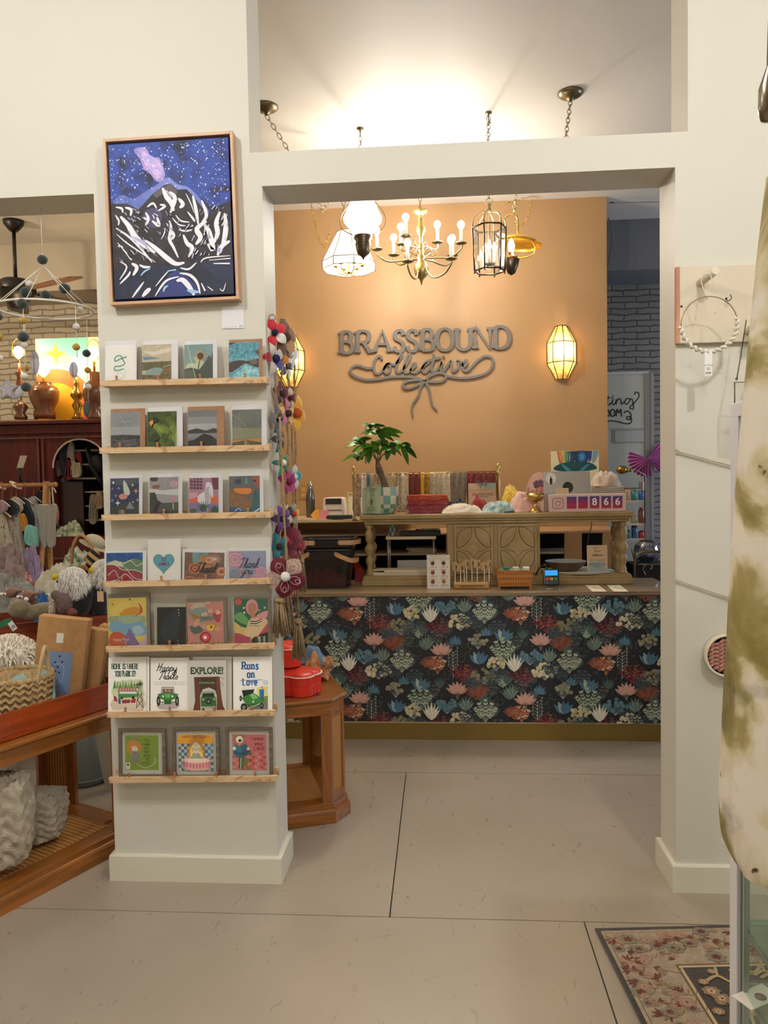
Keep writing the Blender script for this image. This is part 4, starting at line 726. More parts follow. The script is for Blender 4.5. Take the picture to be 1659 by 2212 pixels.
# ---------------- sign on the partition ----------------
YW = 6.0
def zs(x, y): p = W(700+x*440/1659, 680+y*440/1659, YW-.02); return (p.x, p.z)
sg = M('#605a54', .45)
t0 = W(918, 800, YW); t = T('wall_sign', 'raised grey BRASSBOUND Collective lettering with a bow on the tan wall', 'sign', (t0.x, YW, t0.z))
def loc2(L): return [(a-t0.x, b-t0.z) for a, b in L]
LT = [('B', 135, 312, 240, 175), ('R', 262, 308, 385, 175), ('A', 410, 300, 540, 172), ('S', 566, 298, 660, 170), ('S', 672, 296, 768, 170), ('B', 790, 290, 900, 172), ('O', 918, 288, 1050, 174), ('U', 1070, 284, 1205, 176), ('N', 1222, 275, 1362, 176), ('D', 1382, 272, 1512, 176)]
for ch, x0, yb, x1, h in LT:
    m = MB(sg); lines, ser, wd = SL[ch]; w_ = x1-x0; th = .0098*h/172*7.3*.72
    sl = 0.035
    pt = lambda p: (x0+p[0]*w_, yb-p[1]*h-sl*0*w_)
    k = 440/1659*6/1664
    for L in lines:
        P_ = [pt(p) for p in L]; bowl = len(L) > 5
        P_ = smooth(P_, 4) if bowl else P_
        n = len(P_); thin = 21*k; thick = 33*k
        if bowl: ws = [thin+(thick-thin)*min(1, abs((P_[min(i+1, n-1)][1]-P_[max(i-1, 0)][1]))/(1e-6+sqrt((P_[min(i+1, n-1)][1]-P_[max(i-1, 0)][1])**2+(P_[min(i+1, n-1)][0]-P_[max(i-1, 0)][0])**2))) for i in range(n)]
        else: ws = [thick if abs(P_[0][0]-P_[-1][0]) < 8 or ch in 'AN' or ch == 'R' else thin]*n
        if ch == 'A' and len(L) == 2: ws = [20*k]*n
        m.rib(loc2([zs(*p) for p in P_]), ws, -.022-.0004*lines.index(L), -.008)
    for sx, sy in ser:
        a = pt((sx, sy)); yy = a[1]+(12 if sy > .5 else -10); m.rib(loc2([zs(a[0]-29, yy), zs(a[0]+26, yy)]), 20*k, -.0236-.0001*(sx > .5), -.008)
    m.build('letter', t)
m = MB(sg)
CUR = [[(470, 365), (468, 345), (445, 335), (415, 370), (405, 430), (415, 470), (440, 480), (470, 460), (500, 420), (520, 400), (540, 420), (535, 460), (510, 475), (490, 455), (500, 415), (530, 395), (570, 405), (610, 370), (640, 325), (620, 325), (595, 390), (590, 450), (610, 470), (645, 440), (690, 370), (705, 325), (685, 325), (655, 400), (655, 460), (680, 470), (710, 445), (745, 415), (745, 395), (720, 400), (705, 440), (720, 468), (755, 465), (800, 430), (830, 400), (850, 390), (850, 375), (815, 400), (800, 445), (820, 470), (850, 450), (885, 400), (900, 330)],
    [(893, 320), (885, 380), (875, 440), (890, 465), (925, 440), (960, 385), (950, 440), (960, 465), (985, 445), (1020, 390), (1035, 380), (1040, 430), (1050, 460), (1085, 440), (1095, 400), (1085, 375), (1115, 385), (1140, 420), (1165, 385), (1155, 370), (1135, 390), (1125, 430), (1150, 458), (1185, 440), (1240, 380), (1300, 340), (1350, 340), (1375, 370), (1365, 430), (1310, 480), (1200, 510), (1100, 515), (1000, 500)],
    [(838, 378), (900, 360), (950, 350)], [(965, 345), (978, 335)],
    [(405, 432), (350, 435), (290, 415), (240, 420), (215, 460), (250, 500), (340, 528), (450, 522), (560, 505), (680, 505), (760, 515), (815, 540)],
    [(815, 540), (760, 530), (680, 540), (640, 570), (665, 598), (720, 590), (780, 560), (825, 535), (860, 500), (920, 475), (980, 480), (992, 510), (960, 540), (900, 548), (820, 540)],
    [(815, 545), (785, 590), (765, 660), (725, 720), (715, 780), (725, 828)], [(825, 545), (855, 600), (870, 680), (885, 740), (920, 775)]]
for i, c in enumerate(CUR):
    P_ = smooth(c, 5); n = len(P_); k = 440/1659*6/1664
    m.rib(loc2([zs(*p) for p in P_]), [(20 if i not in (6, 7) else 22-12*j/n)*k for j in range(n)], -.021-i*.0002, -.009)
m.build('script', t)
# ---------------- sconces ----------------
brass = M('#8a6d3c', .3, 1); dbrass = M('#4a3f2c', .35, 1); gold = M('#c8a04f', .25, 1); bglass = None
def frosted():
    m = bpy.data.materials.new('beveled_glass'); m.use_nodes = True; nt = m.node_tree; nt.nodes.clear(); t = N(nt, 'BsdfTransparent'); t.inputs[0].default_value = lin('#ffeec8'); g = N(nt, 'BsdfTranslucent'); g.inputs[0].default_value = lin('#ffdf9a')
    w = N(nt, 'TexNoise'); w.inputs['Scale'].default_value = 30; nt.links.new(coords(nt), w.inputs[0]); mx = N(nt, 'MixShader'); nt.links.new(ramp(nt, w.outputs[0], [(.3, (.35,)*3+(1,)), (.7, (.85,)*3+(1,))]), mx.inputs[0]); nt.links.new(t.outputs[0], mx.inputs[1]); nt.links.new(g.outputs[0], mx.inputs[2]); o = N(nt, 'OutputMaterial'); nt.links.new(mx.outputs[0], o.inputs[0]); return m
bglass = frosted()
def sconce(px, py, label):
    p = W(px, py, YW); t = T('wall_sconce', label, 'wall lamp', (p.x, YW, p.z), 0, 'beveled glass sconces')
    k = 6/1664; r0, r1, h0, h1 = 12*k, 30*k, 21*k, 56*k
    n = 6; an = [pi+pi*i/4 for i in range(5)]
    ring = lambda r, z: [(r*cos(a), r*sin(a)*1.05-.002, z) for a in an]
    R = [ring(r0, h1), ring(r1, h0), ring(r1, -h0), ring(r0, -h1)]
    m = MB(bglass)
    for j in range(3):
        for i in range(4): m.quad(R[j][i], R[j+1][i], R[j+1][i+1], R[j][i+1])
    m.build('glass_panes', t)
    m = MB(dbrass)
    for q in R: m.tube(q, .0035, 5)
    for i in range(5): m.tube([R[j][i] for j in range(4)], .0035, 5)
    m.poly(R[3]); m.box(-r1, -.006, -h0, r1, 0, h0); m.build('leading', t)
    m = MB(emis('#ffe9b8', 30)); m.lathe([(.006, -.03), (.016, -.015), (.018, .0), (.012, .02), (.003, .04)], 10, (0, -.05, .0)); m.build('bulb', t)
    MB(M('#efe6cf', .5)).cyl((0, -.05, -.08), (0, -.05, -.03), .012).build('candle_tube', t)
    plight((p.x, YW-.06, p.z+.01), 4.5, (1, .72, .38), .03, 'sconce_light')
sconce(1213, 763, 'glass and brass wall sconce glowing to the right of the sign')
sconce(628, 781, 'glass and brass wall sconce half hidden by the felt flower garlands')
# ---------------- hanging lamps ----------------
def chain(m, pts, r=.0022, L=.034, w=.011):
    P_ = [V(p) for p in pts]; tot = sum((P_[i+1]-P_[i]).length for i in range(len(P_)-1)); n = max(1, int(tot/(L*.72))); seg = 0; k = 0
    pos = []; acc = 0; d = 0; step = tot/n
    for i in range(len(P_)-1):
        a, b_ = P_[i], P_[i+1]; l = (b_-a).length
        while acc <= d+l+1e-6 and len(pos) < n: pos.append((a+(b_-a)*((acc-d)/l if l else 0), (b_-a).normalized())); acc += step
        d += l
    for k, (c, dr) in enumerate(pos):
        q = dr.orthogonal().normalized() if abs(dr.z) < .99 else V((1, 0, 0)); q = dr.cross(V((1, .3, 0))).normalized()
        if k % 2: q = dr.cross(q).normalized()
        m.tube([c+dr*(L/2+L/2*sin(2*pi*i/8))+q*w*cos(2*pi*i/8) for i in range(8)], r, 4, closed=True)
antq = M('#7d7358', .32, 1); chr_ = M('#8f8562', .25, 1)
bulbm = emis('#fff3dc', 9)
# chandelier
cp = W(909, 437, 5.1); KC = 5.1/1664
t = T('chandelier', 'nine-armed brass candle chandelier in the middle of the hanging lamps', 'chandelier', (cp.x, 5.1, cp.z))
def zc(x, y): p = W(540+x*.4581, 170+y*.4581, 5.1); return (p.x-cp.x, p.z-cp.z)
m = MB(M('#94824f', .35, .8)); 
prof = [(30, 620), (32, 628), (14, 640), (8, 650), (13, 665), (9, 680), (18, 700), (20, 720), (9, 745), (7, 770), (14, 790), (12, 830), (22, 845), (16, 860), (30, 880), (33, 905), (26, 930), (10, 945), (6, 955), (2, 972)]
z0 = zc(805, 620)[1]; m.lathe([(r*KC*.4581*1.05, zc(805, y)[1]) for r, y in prof], 20, (zc(805, 700)[0], 0, 0)); m.build('column', t)
cx0 = zc(805, 800)[0]
arms = [(708, 757, 0), (740, 780, 0), (602, 817, 1), (672, 803, 1), (750, 905, 2), (884, 752, 0), (957, 795, 1), (994, 800, 1), (946, 897, 2)]
dy = [.12, -.16, -.05, .15, -.2, .1, .2, -.1, -.22]
for i, (ax, ay, k) in enumerate(arms):
    ex, ez = zc(ax, ay); y_ = dy[i]; hb = zc(805, 850 if ay > 790 else 800)[1]; low = ez-.075 if ay > 790 else ez-.05
    m = MB(antq); m.tube(smooth([(cx0, 0, hb), (cx0+(ex-cx0)*.35, y_*.35, low+.01), (cx0+(ex-cx0)*.75, y_*.75, low), (ex, y_, ez-.03), (ex, y_, ez)], 5), .0055, 6)
    m.tube(smooth([(cx0+(ex-cx0)*.1, y_*.1, hb+.02), (cx0+(ex-cx0)*.3, y_*.3, hb+.05), (cx0+(ex-cx0)*.38, y_*.38, hb+.02), (cx0+(ex-cx0)*.3, y_*.3, hb)], 4), .003, 5)
    a_ = m.build('arm', t)
    MB(antq).lathe([(.004, -.008), (.03, -.002), (.038, .003), (.034, .006), (.012, .002), (.012, .014)], 16, (ex, y_, ez)).build('drip_pan', a_)
    MB(M('#f0e9d8', .5)).cyl((ex, y_, ez+.005), (ex, y_, ez+.085), .0105, n=10).build('candle_tube', a_)
    MB(bulbm).lathe([(.007, 0), (.013, .01), (.021, .024), (.0235, .036), (.02, .049), (.011, .058), (.002, .061)], 12, (ex, y_, ez+.085)).build('bulb', a_)
m = MB(antq); m.torus((cx0, 0, zc(805, 612)[1]), .012, .003, 'Y', 12, 5); chain(m, [(cx0, 0, zc(805, 600)[1]), (cx0, 0, ZC_-cp.z-.01)]); m.lathe([(.045, 0), (.05, -.006), (.02, -.02), (.004, -.03)][::-1], 16, (cx0, 0, ZC_-cp.z)); m.build('hanging_chain', t)
for dx, dz, y_, e in ((-.22, -.08, -.05, 55), (.22, -.08, .05, 55), (0, -.02, 0, 50)): plight((cp.x+cx0+dx, 5.1+y_, cp.z-.12+dz), e*.36, (1, .93, .82), .03, 'chandelier_light')
# small glow lights near two hooks
# canopies and hooks
def canopy(m, p, r=.068):
    m.lathe([(.006, -.05), (.014, -.038), (.03, -.03), (r*.75, -.022), (r, -.008), (r, 0)], 24, (p[0], p[1], p[2]))
# lantern
Yl = 4.43; lp = W(1058, 590, Yl); KL = Yl/1664
t = T('hanging_lantern', 'six-sided glass lantern lamp in a dark metal frame', 'lantern', (lp.x, Yl, lp.z))
hw = 36*KL; hh = W(1058, 492, Yl).z-lp.z; ZB0 = .012
m = MB(glassy('#ffffff', .3)); hx = [(hw*cos(pi/3*i+.15), hw*sin(pi/3*i+.15)) for i in range(6)]; hb = [(x*.9, y*.9) for x, y in hx]
for i in range(6): j = (i+1) % 6; m.quad((*hb[i], ZB0), (*hb[j], ZB0), (*hx[j], hh), (*hx[i], hh))
m.build('glass_panes', t)
m = MB(dbrass)
for R, z in ((hb, ZB0), (hx, hh)): m.tube([(x, y, z) for x, y in R], .0055, 5, closed=True)
for i in range(6):
    m.tube([(*hb[i], ZB0), (*hx[i], hh)], .0045, 5); m.sph((hx[i][0], hx[i][1], hh+.012), .005, 6, 4); m.cyl((*hx[i], hh), (*hx[i], hh+.025), .003, .001, 5); m.sph((hb[i][0], hb[i][1], ZB0-.01), .006, 6, 4)
m.build('frame', t)
tz = W(1058, 437, Yl).z-lp.z
m = MB(M('#b9a77c', .3, .9))
for i in range(6): m.tube(smooth([(*hx[i], hh), (hx[i][0]*.9, hx[i][1]*.9, hh+.05), (hx[i][0]*.45, hx[i][1]*.45, hh+.085), (0, 0, hh+.09)], 4), .0042, 5)
m.lathe([(.012, hh+.08), (.018, hh+.095), (.008, hh+.11), (.012, hh+.125), (.004, hh+.14)], 12); m.torus((0, 0, tz+.005), .018, .003, 'Y', 12, 5)
m.cyl((0, 0, hh*.25), (0, 0, hh+.08), .005); m.build('bail', t)
m = MB(antq); hk = F(1055, 243, ZC_); chain(m, [(0, 0, tz+.02), (-.005, 0, tz+.15), (hk.x-lp.x, hk.y-Yl, ZC_-lp.z-.06), (hk.x-lp.x, hk.y-Yl, ZC_-lp.z)], L=.036); m.tube([(hk.x-lp.x, hk.y-Yl, ZC_-lp.z), (hk.x-lp.x, hk.y-Yl, ZC_-lp.z-.04), (hk.x-lp.x+.012, hk.y-Yl, ZC_-lp.z-.06), (hk.x-lp.x-.01, hk.y-Yl, ZC_-lp.z-.06)], .004, 6); m.lathe([(.006, -.01), (.02, -.005), (.02, 0)], 12, (hk.x-lp.x, hk.y-Yl, ZC_-lp.z)); m.build('hanging_chain', t)
cl = MB(antq).lathe([(.004, .035), (.02, .04), (.03, .055), (.012, .06)], 12).build('candle_cluster', t)
for i in range(3):
    a = 2*pi*i/3+.4; x, y = .03*cos(a), .03*sin(a); MB(M('#d9c9a8', .5)).cyl((x, y, .05), (x, y, .12), .008).build('candle_tube', cl); MB(bulbm).lathe([(.006, 0), (.011, .015), (.012, .03), (.002, .055)], 10, (x, y, .12)).build('bulb', cl)
plight((lp.x, Yl, lp.z+.1), 7.5, (1, .93, .82), .03, 'lantern_light')
# hurricane lamp
Yh = 4.62; hp = W(785, 562, Yh); KH = Yh/1664
t = T('hanging_hurricane_lamp', 'white glass shaded oil-style lamp with dark metal font, in front of the pale shade', 'hanging lamp', (hp.x, Yh, hp.z))
zz = lambda y: W(785, y, Yh).z-hp.z
m = MB(M('#fffaf0', .4, emit=1.3)); m.lathe([(20*KH, zz(510)), (24*KH, zz(497)), (40*KH, zz(480)), (42*KH, zz(472)), (30*KH, zz(446)), (24*KH, zz(432))], 28, cap=False); m.build('lamp_shade', t)
m = MB(M('#5a4f40', .35, .9)); m.lathe([(.5*KH, 0), (3*KH, zz(556)), (13*KH, zz(548)), (15*KH, zz(540)), (16*KH, zz(532)), (17*KH, zz(528)), (15*KH, zz(522)), (20*KH, zz(514)), (18*KH, zz(510)), (21*KH, zz(506)), (19*KH, zz(502))], 24); m.build('font', t)
m = MB(antq)
for s in (-1, 1): m.tube(smooth([(s*20*KH, 0, zz(508)), (s*46*KH, 0, zz(490)), (s*44*KH, 0, zz(460)), (s*12*KH, 0, zz(420)), (0, 0, zz(405))], 5), .003, 5)
hk = F(778, 277, ZC_); chain(m, [(0, 0, zz(405)), (hk.x-hp.x, hk.y-Yh, ZC_-hp.z-.03)], L=.036); m.lathe([(.004, -.03), (.006, -.01), (.022, -.005), (.022, 0)], 12, (hk.x-hp.x, hk.y-Yh, ZC_-hp.z)); m.build('bail_and_chain', t)
m = MB(M('#fff6e6', .4, emit=6)); m.cyl((0, 0, zz(510)), (0, 0, zz(470)), 9*KH); m.build('glass_chimney', t)
plight((hp.x-.0, Yh, hp.z+.2), 7, (1, .93, .82), .05, 'hurricane_light')
# pale panelled shade with candelabra
Ys = 4.95; sp = W(754, 592, Ys); KS = Ys/1664
t = T('hanging_shade_lamp', 'panelled milk glass shade lamp with a gold candle cluster beneath', 'hanging lamp', (sp.x, Ys, sp.z))
zz = lambda y: W(754, y, Ys).z-sp.z
n = 8; R = [[(r*KS*cos(2*pi*i/n+.3), r*KS*sin(2*pi*i/n+.3), zz(y)) for i in range(n)] for r, y in ((57, 583), (57, 566), (24, 502), (8, 498))]
m = MB(M('#fff7e8', .4, emit=.75))
for j in range(3):
    for i in range(n): k = (i+1) % n; m.quad(R[j][i], R[j][k], R[j+1][k], R[j+1][i])
m.build('lamp_shade', t)
m = MB(antq)
for q in R[:3]: m.tube(q, .0025, 4, closed=True)
for i in range(n): m.tube([R[j][i] for j in range(3)], .0025, 4)
m.build('leading', t)
m = MB(gold); m.lathe([(.004, 0), (.015, .01), (.01, .02), (.008, .05), (.004, zz(500))], 12)
for i in range(6): a = 2*pi*i/6; m.tube(smooth([(0, 0, .03), (.03*cos(a), .03*sin(a), .0), (.07*cos(a), .07*sin(a), .01), (.085*cos(a), .085*sin(a), .045)], 4), .004, 5); m.lathe([(.01, .045), (.02, .05), (.009, .052), (.009, .06)], 10, (.085*cos(a), .085*sin(a), 0))
cb_ = m.build('candelabra', t)
for i in range(6): a = 2*pi*i/6; MB(bulbm).lathe([(.008, .06), (.014, .08), (.015, .095), (.003, .12)], 10, (.085*cos(a), .085*sin(a), 0)).build('bulb', cb_)
m = MB(antq); hk = F(575, 230, ZC_)
e = zz(498); c2 = F(740, 290, ZC_)
chain(m, [(-.01, 0, e), (-.03, -.1, e+.3), (hk.x-sp.x+.25, hk.y-Ys+.4, ZC_-sp.z-.45), (hk.x-sp.x+.1, hk.y-Ys+.12, ZC_-sp.z-.2), (hk.x-sp.x, hk.y-Ys, ZC_-sp.z-.05)], L=.04); canopy(m, (hk.x-sp.x, hk.y-Ys, ZC_-sp.z)); m.build('chain_and_canopy', t)
plight((sp.x, Ys, sp.z+.12), 8, (1, .85, .66), .04, 'shade_light')
m = MB(gold); chain(m, [W(672, 440, 5.6), W(680, 480, 5.6), W(690, 520, 5.6), W(702, 535, 5.6), W(712, 500, 5.6)], r=.0018, L=.03, w=.007)
lamp_s = t; so_ = m.build('swag_chain', t); so_.location = -V(t.location)
# brass reflector lamp
Yr = 4.9; bp = W(1105, 595, Yr); KR = Yr/1664
t = T('hanging_reflector_lamp', 'student oil-style lamp with a wide polished brass reflector, right of the lantern', 'hanging lamp', (bp.x, Yr, bp.z))
zz = lambda y: W(1110, y, Yr).z-bp.z; dx = 5*KR
m = MB(M('#4f4538', .35, .9)); m.lathe([(.5*KR, 0), (8*KR, zz(590)), (14*KR, zz(575)), (17*KR, zz(562)), (16*KR, zz(556)), (8*KR, zz(552)), (8*KR, zz(546))], 20); m.build('font', t)
m = MB(M('#d9a63a', .2, .95)); m.at(dx+10*KR, 0, zz(530), ry=.12); m.lathe([(47*KR, 0), (48*KR, .005), (34*KR, .035), (18*KR, .05), (6*KR, .06)], 40, cap=False, ripple=lambda a, k: 1+.02*sin(a*20) if k < 2 else 1); m.build('reflector', t, solid=.002)
MB(bulbm).lathe([(.008, zz(546)), (.018, zz(540)), (.022, zz(530)), (.014, zz(520)), (.003, zz(514))], 12, (0, 0, 0)).build('bulb', t)
m = MB(gold); m.tube(smooth([(8*KR, 0, zz(560)), (45*KR, 0, zz(552)), (48*KR, 0, zz(530)), (30*KR, 0, zz(512)), (12*KR, 0, zz(506))], 5), .004, 6); m.tube(smooth([(14*KR, 0, zz(506)), (14*KR, 0, zz(475)), (5*KR, 0, zz(462)), (-12*KR, 0, zz(470)), (-15*KR, 0, zz(490)), (-14*KR, 0, zz(540))], 5), .0055, 6)
hk = F(1232, 200, ZC_); q = lambda x, y, Y: tuple(W(x, y, Y)-bp)
m.use(antq); chain(m, [q(1110, 462, 4.9), q(1114, 420, 4.8), q(1180, 360, 4.5), q(1222, 297, 4.3), (hk.x-bp.x, hk.y-Yr, ZC_-bp.z-.05)], L=.04); canopy(m, (hk.x-bp.x, hk.y-Yr, ZC_-bp.z), .07); m.build('bail_and_chain', t)
m = MB(gold); chain(m, [W(1085, 440, 5.3), W(1110, 435, 5.3), W(1145, 425, 5.3), W(1165, 425, 5.3)], r=.0018, L=.03, w=.008); chain(m, [W(1150, 430, 5.3), W(1140, 470, 5.3), W(1125, 490, 5.3), W(1112, 480, 5.3)], r=.0018, L=.03, w=.008)
so_ = m.build('swag_chain', t); so_.location = -V(t.location)
plight((bp.x+.02, Yr, bp.z+.22), 6, (1, .85, .66), .03, 'reflector_light')
# ---------------- counter ----------------
YCt = 4.38; zct = W(1000, 1279, YCt).z; cx0_, cx1_ = W(560, 1300, YCt).x, W(1470, 1300, YCt).x; zb = W(1000, 1560, YCt).z
t = T('sales_counter', 'long sales counter with dark floral wallpaper front and olive base', 'counter', ((cx0_+cx1_)/2, YCt, 0))
Lc = (cx1_-cx0_)/2; olive = M('#7a6227', .45)
m = MB(wood('#76624a', '#8d775b', .6, 'X', .35, .3)); m.box(-Lc, -.012, zct-.022, Lc, .56, zct); m.build('worktop', t, bev=.002)
m = MB(M('#5b4a2c', .6)); m.box(-Lc, .02, .08, Lc, .55, zct-.022); m.build('carcass', t)
m = MB(olive); m.box(-Lc, .0, 0, Lc, .03, zb-.004); m.build('base_board', t)
m = MB(M('#b9a178', .4)); m.box(-Lc, -.003, zb-.006, Lc, .02, zb+.001); m.build('metal_trim', t)
m = MB(M('#23252b', .55)); PH = zct-.0225-zb; m.box(-Lc, 0, zb+.001, Lc, .018, zct-.0225)
KW = YCt/1664/4.1475
mo_x0 = W(640, 1400, YCt).x-(cx0_+cx1_)/2; mo_z0 = W(640, 1240, YCt).z
layer = [0]
def wq(x, y): return (mo_x0+x*KW, mo_z0-y*KW)
def wpoly(col, pts):
    g_ = [wq(*p) for p in pts]
    if max(p[0] for p in g_) < -Lc or min(p[0] for p in g_) > Lc or max(p[1] for p in g_) < zb+.002 or min(p[1] for p in g_) > zct-.023: return
    g_ = [(min(max(a, -Lc), Lc), min(max(b_, zb+.002), zct-.0235)) for a, b_ in g_]
    if sum(g_[i][0]*g_[(i+1) % len(g_)][1]-g_[(i+1) % len(g_)][0]*g_[i][1] for i in range(len(g_))) < 0: g_ = g_[::-1]
    m.use(col); layer[0] += 1; m.poly([(a, -.0002-layer[0]*.0000012, b_) for a, b_ in g_])
def leaf(col, x, y, an, L, w): ca, sa = cos(an), -sin(an); q = lambda u, v: (x+u*ca-v*sa, y+u*sa+v*ca); wpoly(col, [q(0, 0), q(L*.3, w/2), q(L*.65, w*.42), q(L, 0), q(L*.65, -w*.42), q(L*.3, -w/2)])
def strk(col, x0, y0, x1, y1, w): an = math.atan2(y1-y0, x1-x0); s, c = sin(an)*w/2, cos(an)*w/2; wpoly(col, [(x0-s, y0+c), (x1-s*.4, y1+c*.4), (x1+s*.4, y1-c*.4), (x0+s, y0-c)])
def fan(x, y, vein):
    for k, c in ((0, '#c08f82'), (1, '#d2a394')):
        for i in range(7):
            if i % 2 == k: leaf(c, x, y+58, pi*.5+(i-3)*.36, 118, 42)
    for i in range(7):
        an = pi*.5+(i-3)*.36; strk('#8f6a66', x, y+58, x+95*cos(an), y+58-95*sin(an), 3)
        if vein:
            for r in (45, 62, 80): [strk('#9a6f68', x+r*cos(an), y+58-r*sin(an), x+(r+10)*cos(an+s*.14), y+58-(r+10)*sin(an+s*.14), 2.5) for s in (-1, 1)]
    for i in range(-3, 4): strk('#7e6f68', x, y+110, x+i*9, y+40, 4)
def berries(x, y, c1, c2, c3, n, W_=105, H_=60, R_=19, s=1):
    r_ = random.Random(int(s)); 
    for i in range(-4, 5): strk('#8f9aa0', x, y+95, x+i*W_*.2, y+20, 3)
    for i in range(n):
        u, v = r_.uniform(-1, 1), r_.uniform(-1, 1)
        if u*u+v*v > 1: u *= .7; v *= .6
        px, py = x+u*W_, y+v*H_+abs(u)*22; rr = R_*r_.uniform(.85, 1.05); c = [c1, c2, c1][i % 3]
        wpoly(c3, [(px+(rr+2.5)*cos(k*.7), py+(rr+2.5)*sin(k*.7)) for k in range(9)]); wpoly(c, [(px+rr*cos(k*.7), py+rr*sin(k*.7)) for k in range(9)]); wpoly(c3, [(px+4*cos(k*1.3), py+5+4*sin(k*1.3)) for k in range(5)])
def sprig(x, y, c1, c2, H_=190, W_=80, n=6, lw_=22, br=5):
    for b_ in range(br):
        an = pi/2+(b_-(br-1)/2)*.32; L = H_*(1-.12*abs(b_-(br-1)/2)); ex, ey = x+L*cos(an), y-L*sin(an); strk(c2, x, y, ex, ey, 6)
        for i in range(2, n+1):
            u = i/n; px, py = x+(ex-x)*u, y+(ey-y)*u
            for s_ in (-1, 1): leaf(c1 if (i+b_) % 2 else c2, px, py, an+s_*.7, 34, lw_*.7)
        leaf(c1, ex, ey, an, 30, 14)
def coral(x, y, c1, c2, R_=120):
    for b_ in range(6):
        an = pi/2+(b_-2.5)*.34; strk(c1, x, y, x+R_*cos(an), y-R_*sin(an), 8)
        for u in (.4, .6, .8, 1): 
            for s_ in (-1, 1): leaf(c1 if b_ % 2 else c2, x+R_*u*cos(an), y-R_*u*sin(an), an+s_*.55, 34, 10)
def tuftl(x, y, c1, c2, L=130, n=7, w=22, sp=.26):
    for i in range(n): leaf(c1 if i % 2 else c2, x, y, pi/2+(i-(n-1)/2)*sp, L*(1-.08*abs(i-(n-1)/2)), w)
def bleaf(x, y, c1, c2, c3):
    for i in (0, 4, 1, 3, 2):
        an = pi/2+(i-2)*.38; leaf(c1 if i != 3 else c3, x, y, an, 125, 46); strk(c2, x, y, x+115*cos(an), y-115*sin(an), 3)
        for r in (40, 60, 80, 98): [strk(c2, x+r*cos(an), y-r*sin(an), x+(r+16)*cos(an+s*.2), y-(r+16)*sin(an+s*.2), 2.2) for s in (-1, 1)]
def wtree(x, y):
    strk('#c3c6bd', x, y+170, x, y-70, 5)
    for i in range(6): [strk('#c3c6bd', x, y+100-i*30, x+s*45, y+60-i*30, 3) for s in (-1, 1)]; [leaf('#9fa79a', x+s*45, y+60-i*30, pi/2+s*.5, 20, 10) for s in (-1, 1)]
def ivy(x, y, c):
    r_ = random.Random(int(x))
    for i in range(26): px, py = x+r_.uniform(-75, 75), y+r_.uniform(-110, 110); leaf(c, px, py, r_.uniform(0, 6), 22, 15)
for (tx, ty) in [(a*745, a*447+b_*890) for a in range(-1, 6) for b_ in range(-4, 4)]:
    if ty < -1100 or ty > 1500: continue
    X_, Y_ = tx, ty
    for gx, gy in ((100, 120), (300, 60), (520, 150), (260, 330), (840, 500), (620, 950), (1000, 620), (330, 500), (700, 800), (900, 900), (480, 640), (1100, 480), (1180, 330), (60, 420)): sprig(X_+gx, Y_+gy+90, '#48565a' if gx % 40 else '#5f6258', '#3e4a50', 150, n=5, lw_=20, br=4)
    for gx, gy in ((200, 230), (640, 200), (880, 560), (420, 950), (1040, 800), (560, 540)): tuftl(X_+gx, Y_+gy+60, '#4f6058', '#42585f', 120, 6, 18)
    ivy(X_+320, Y_+230, '#3f4a48'); ivy(X_+1050, Y_+640, '#3c4845'); ivy(X_+650, Y_+560, '#344450'); ivy(X_+860, Y_+780, '#3d4a46'); ivy(X_+480, Y_+420, '#38464e'); ivy(X_+760, Y_+300, '#46524a')
    for dx_, dy_ in ((140, 235), (900, 650)): coral(X_+dx_, Y_+dy_+20, '#7e4434', '#93543f', 95)
    tuftl(X_+450, Y_+240, '#5f7268', '#73857a', 130, 6, 24); tuftl(X_+790, Y_+800, '#5d6f66', '#75877b', 140, 7, 26); tuftl(X_+1180, Y_+700, '#6a7d70', '#586a62', 140, 7, 26)
    bleaf(X_+390, Y_+620, '#4d7389', '#2f4c60', '#b7bfb2'); bleaf(X_+910, Y_+380, '#48718c', '#2d4b62', '#9fb0b0'); tuftl(X_+700, Y_+1090, '#446a82', '#568095', 95, 9, 20, .34); tuftl(X_+230, Y_+560, '#46667a', '#567a8c', 90, 9, 18, .34)
    sprig(X_+220, Y_+455, '#b9bda6', '#95a08c', 185); sprig(X_+380, Y_+800, '#a9b59c', '#8a9a84', 200); wtree(X_+680, Y_+330); sprig(X_+540, Y_+470, '#c8b394', '#b06a4a', 150, n=5, br=4)
    coral(X_+560, Y_+1020, '#752c36', '#8c4640', 150); coral(X_+770, Y_+540, '#7e2c3c', '#a3563f', 140); coral(X_+480, Y_+430, '#93523a', '#a26446', 100)
    fan(X_+575, Y_+235, 0); fan(X_+715, Y_+590, 1)
    berries(X_+620, Y_+735, '#5f8592', '#4f7482', '#36545f', 30, 105, 50, 18, X_+3); berries(X_+955, Y_+465, '#8f8768', '#7c7860', '#5a563f', 34, 115, 55, 18, X_+4); berries(X_+750, Y_+870, '#d9d0ae', '#c6bb98', '#8f8564', 30, 110, 60, 19, X_+5); berries(X_+1060, Y_+350, '#cfc5a2', '#b3a884', '#857a5a', 22, 85, 50, 18, X_+6); berries(X_+160, Y_+590, '#8a8870', '#9d9a80', '#5f5c48', 18, 80, 50, 17, X_+7)
    tuftl(X_+480, Y_+890, '#e3ded0', '#cfc9b8', 175, 7, 26, .22); tuftl(X_+1120, Y_+590, '#93a88a', '#7c937a', 130, 6, 28)
m.build('wallpaper_front', t)
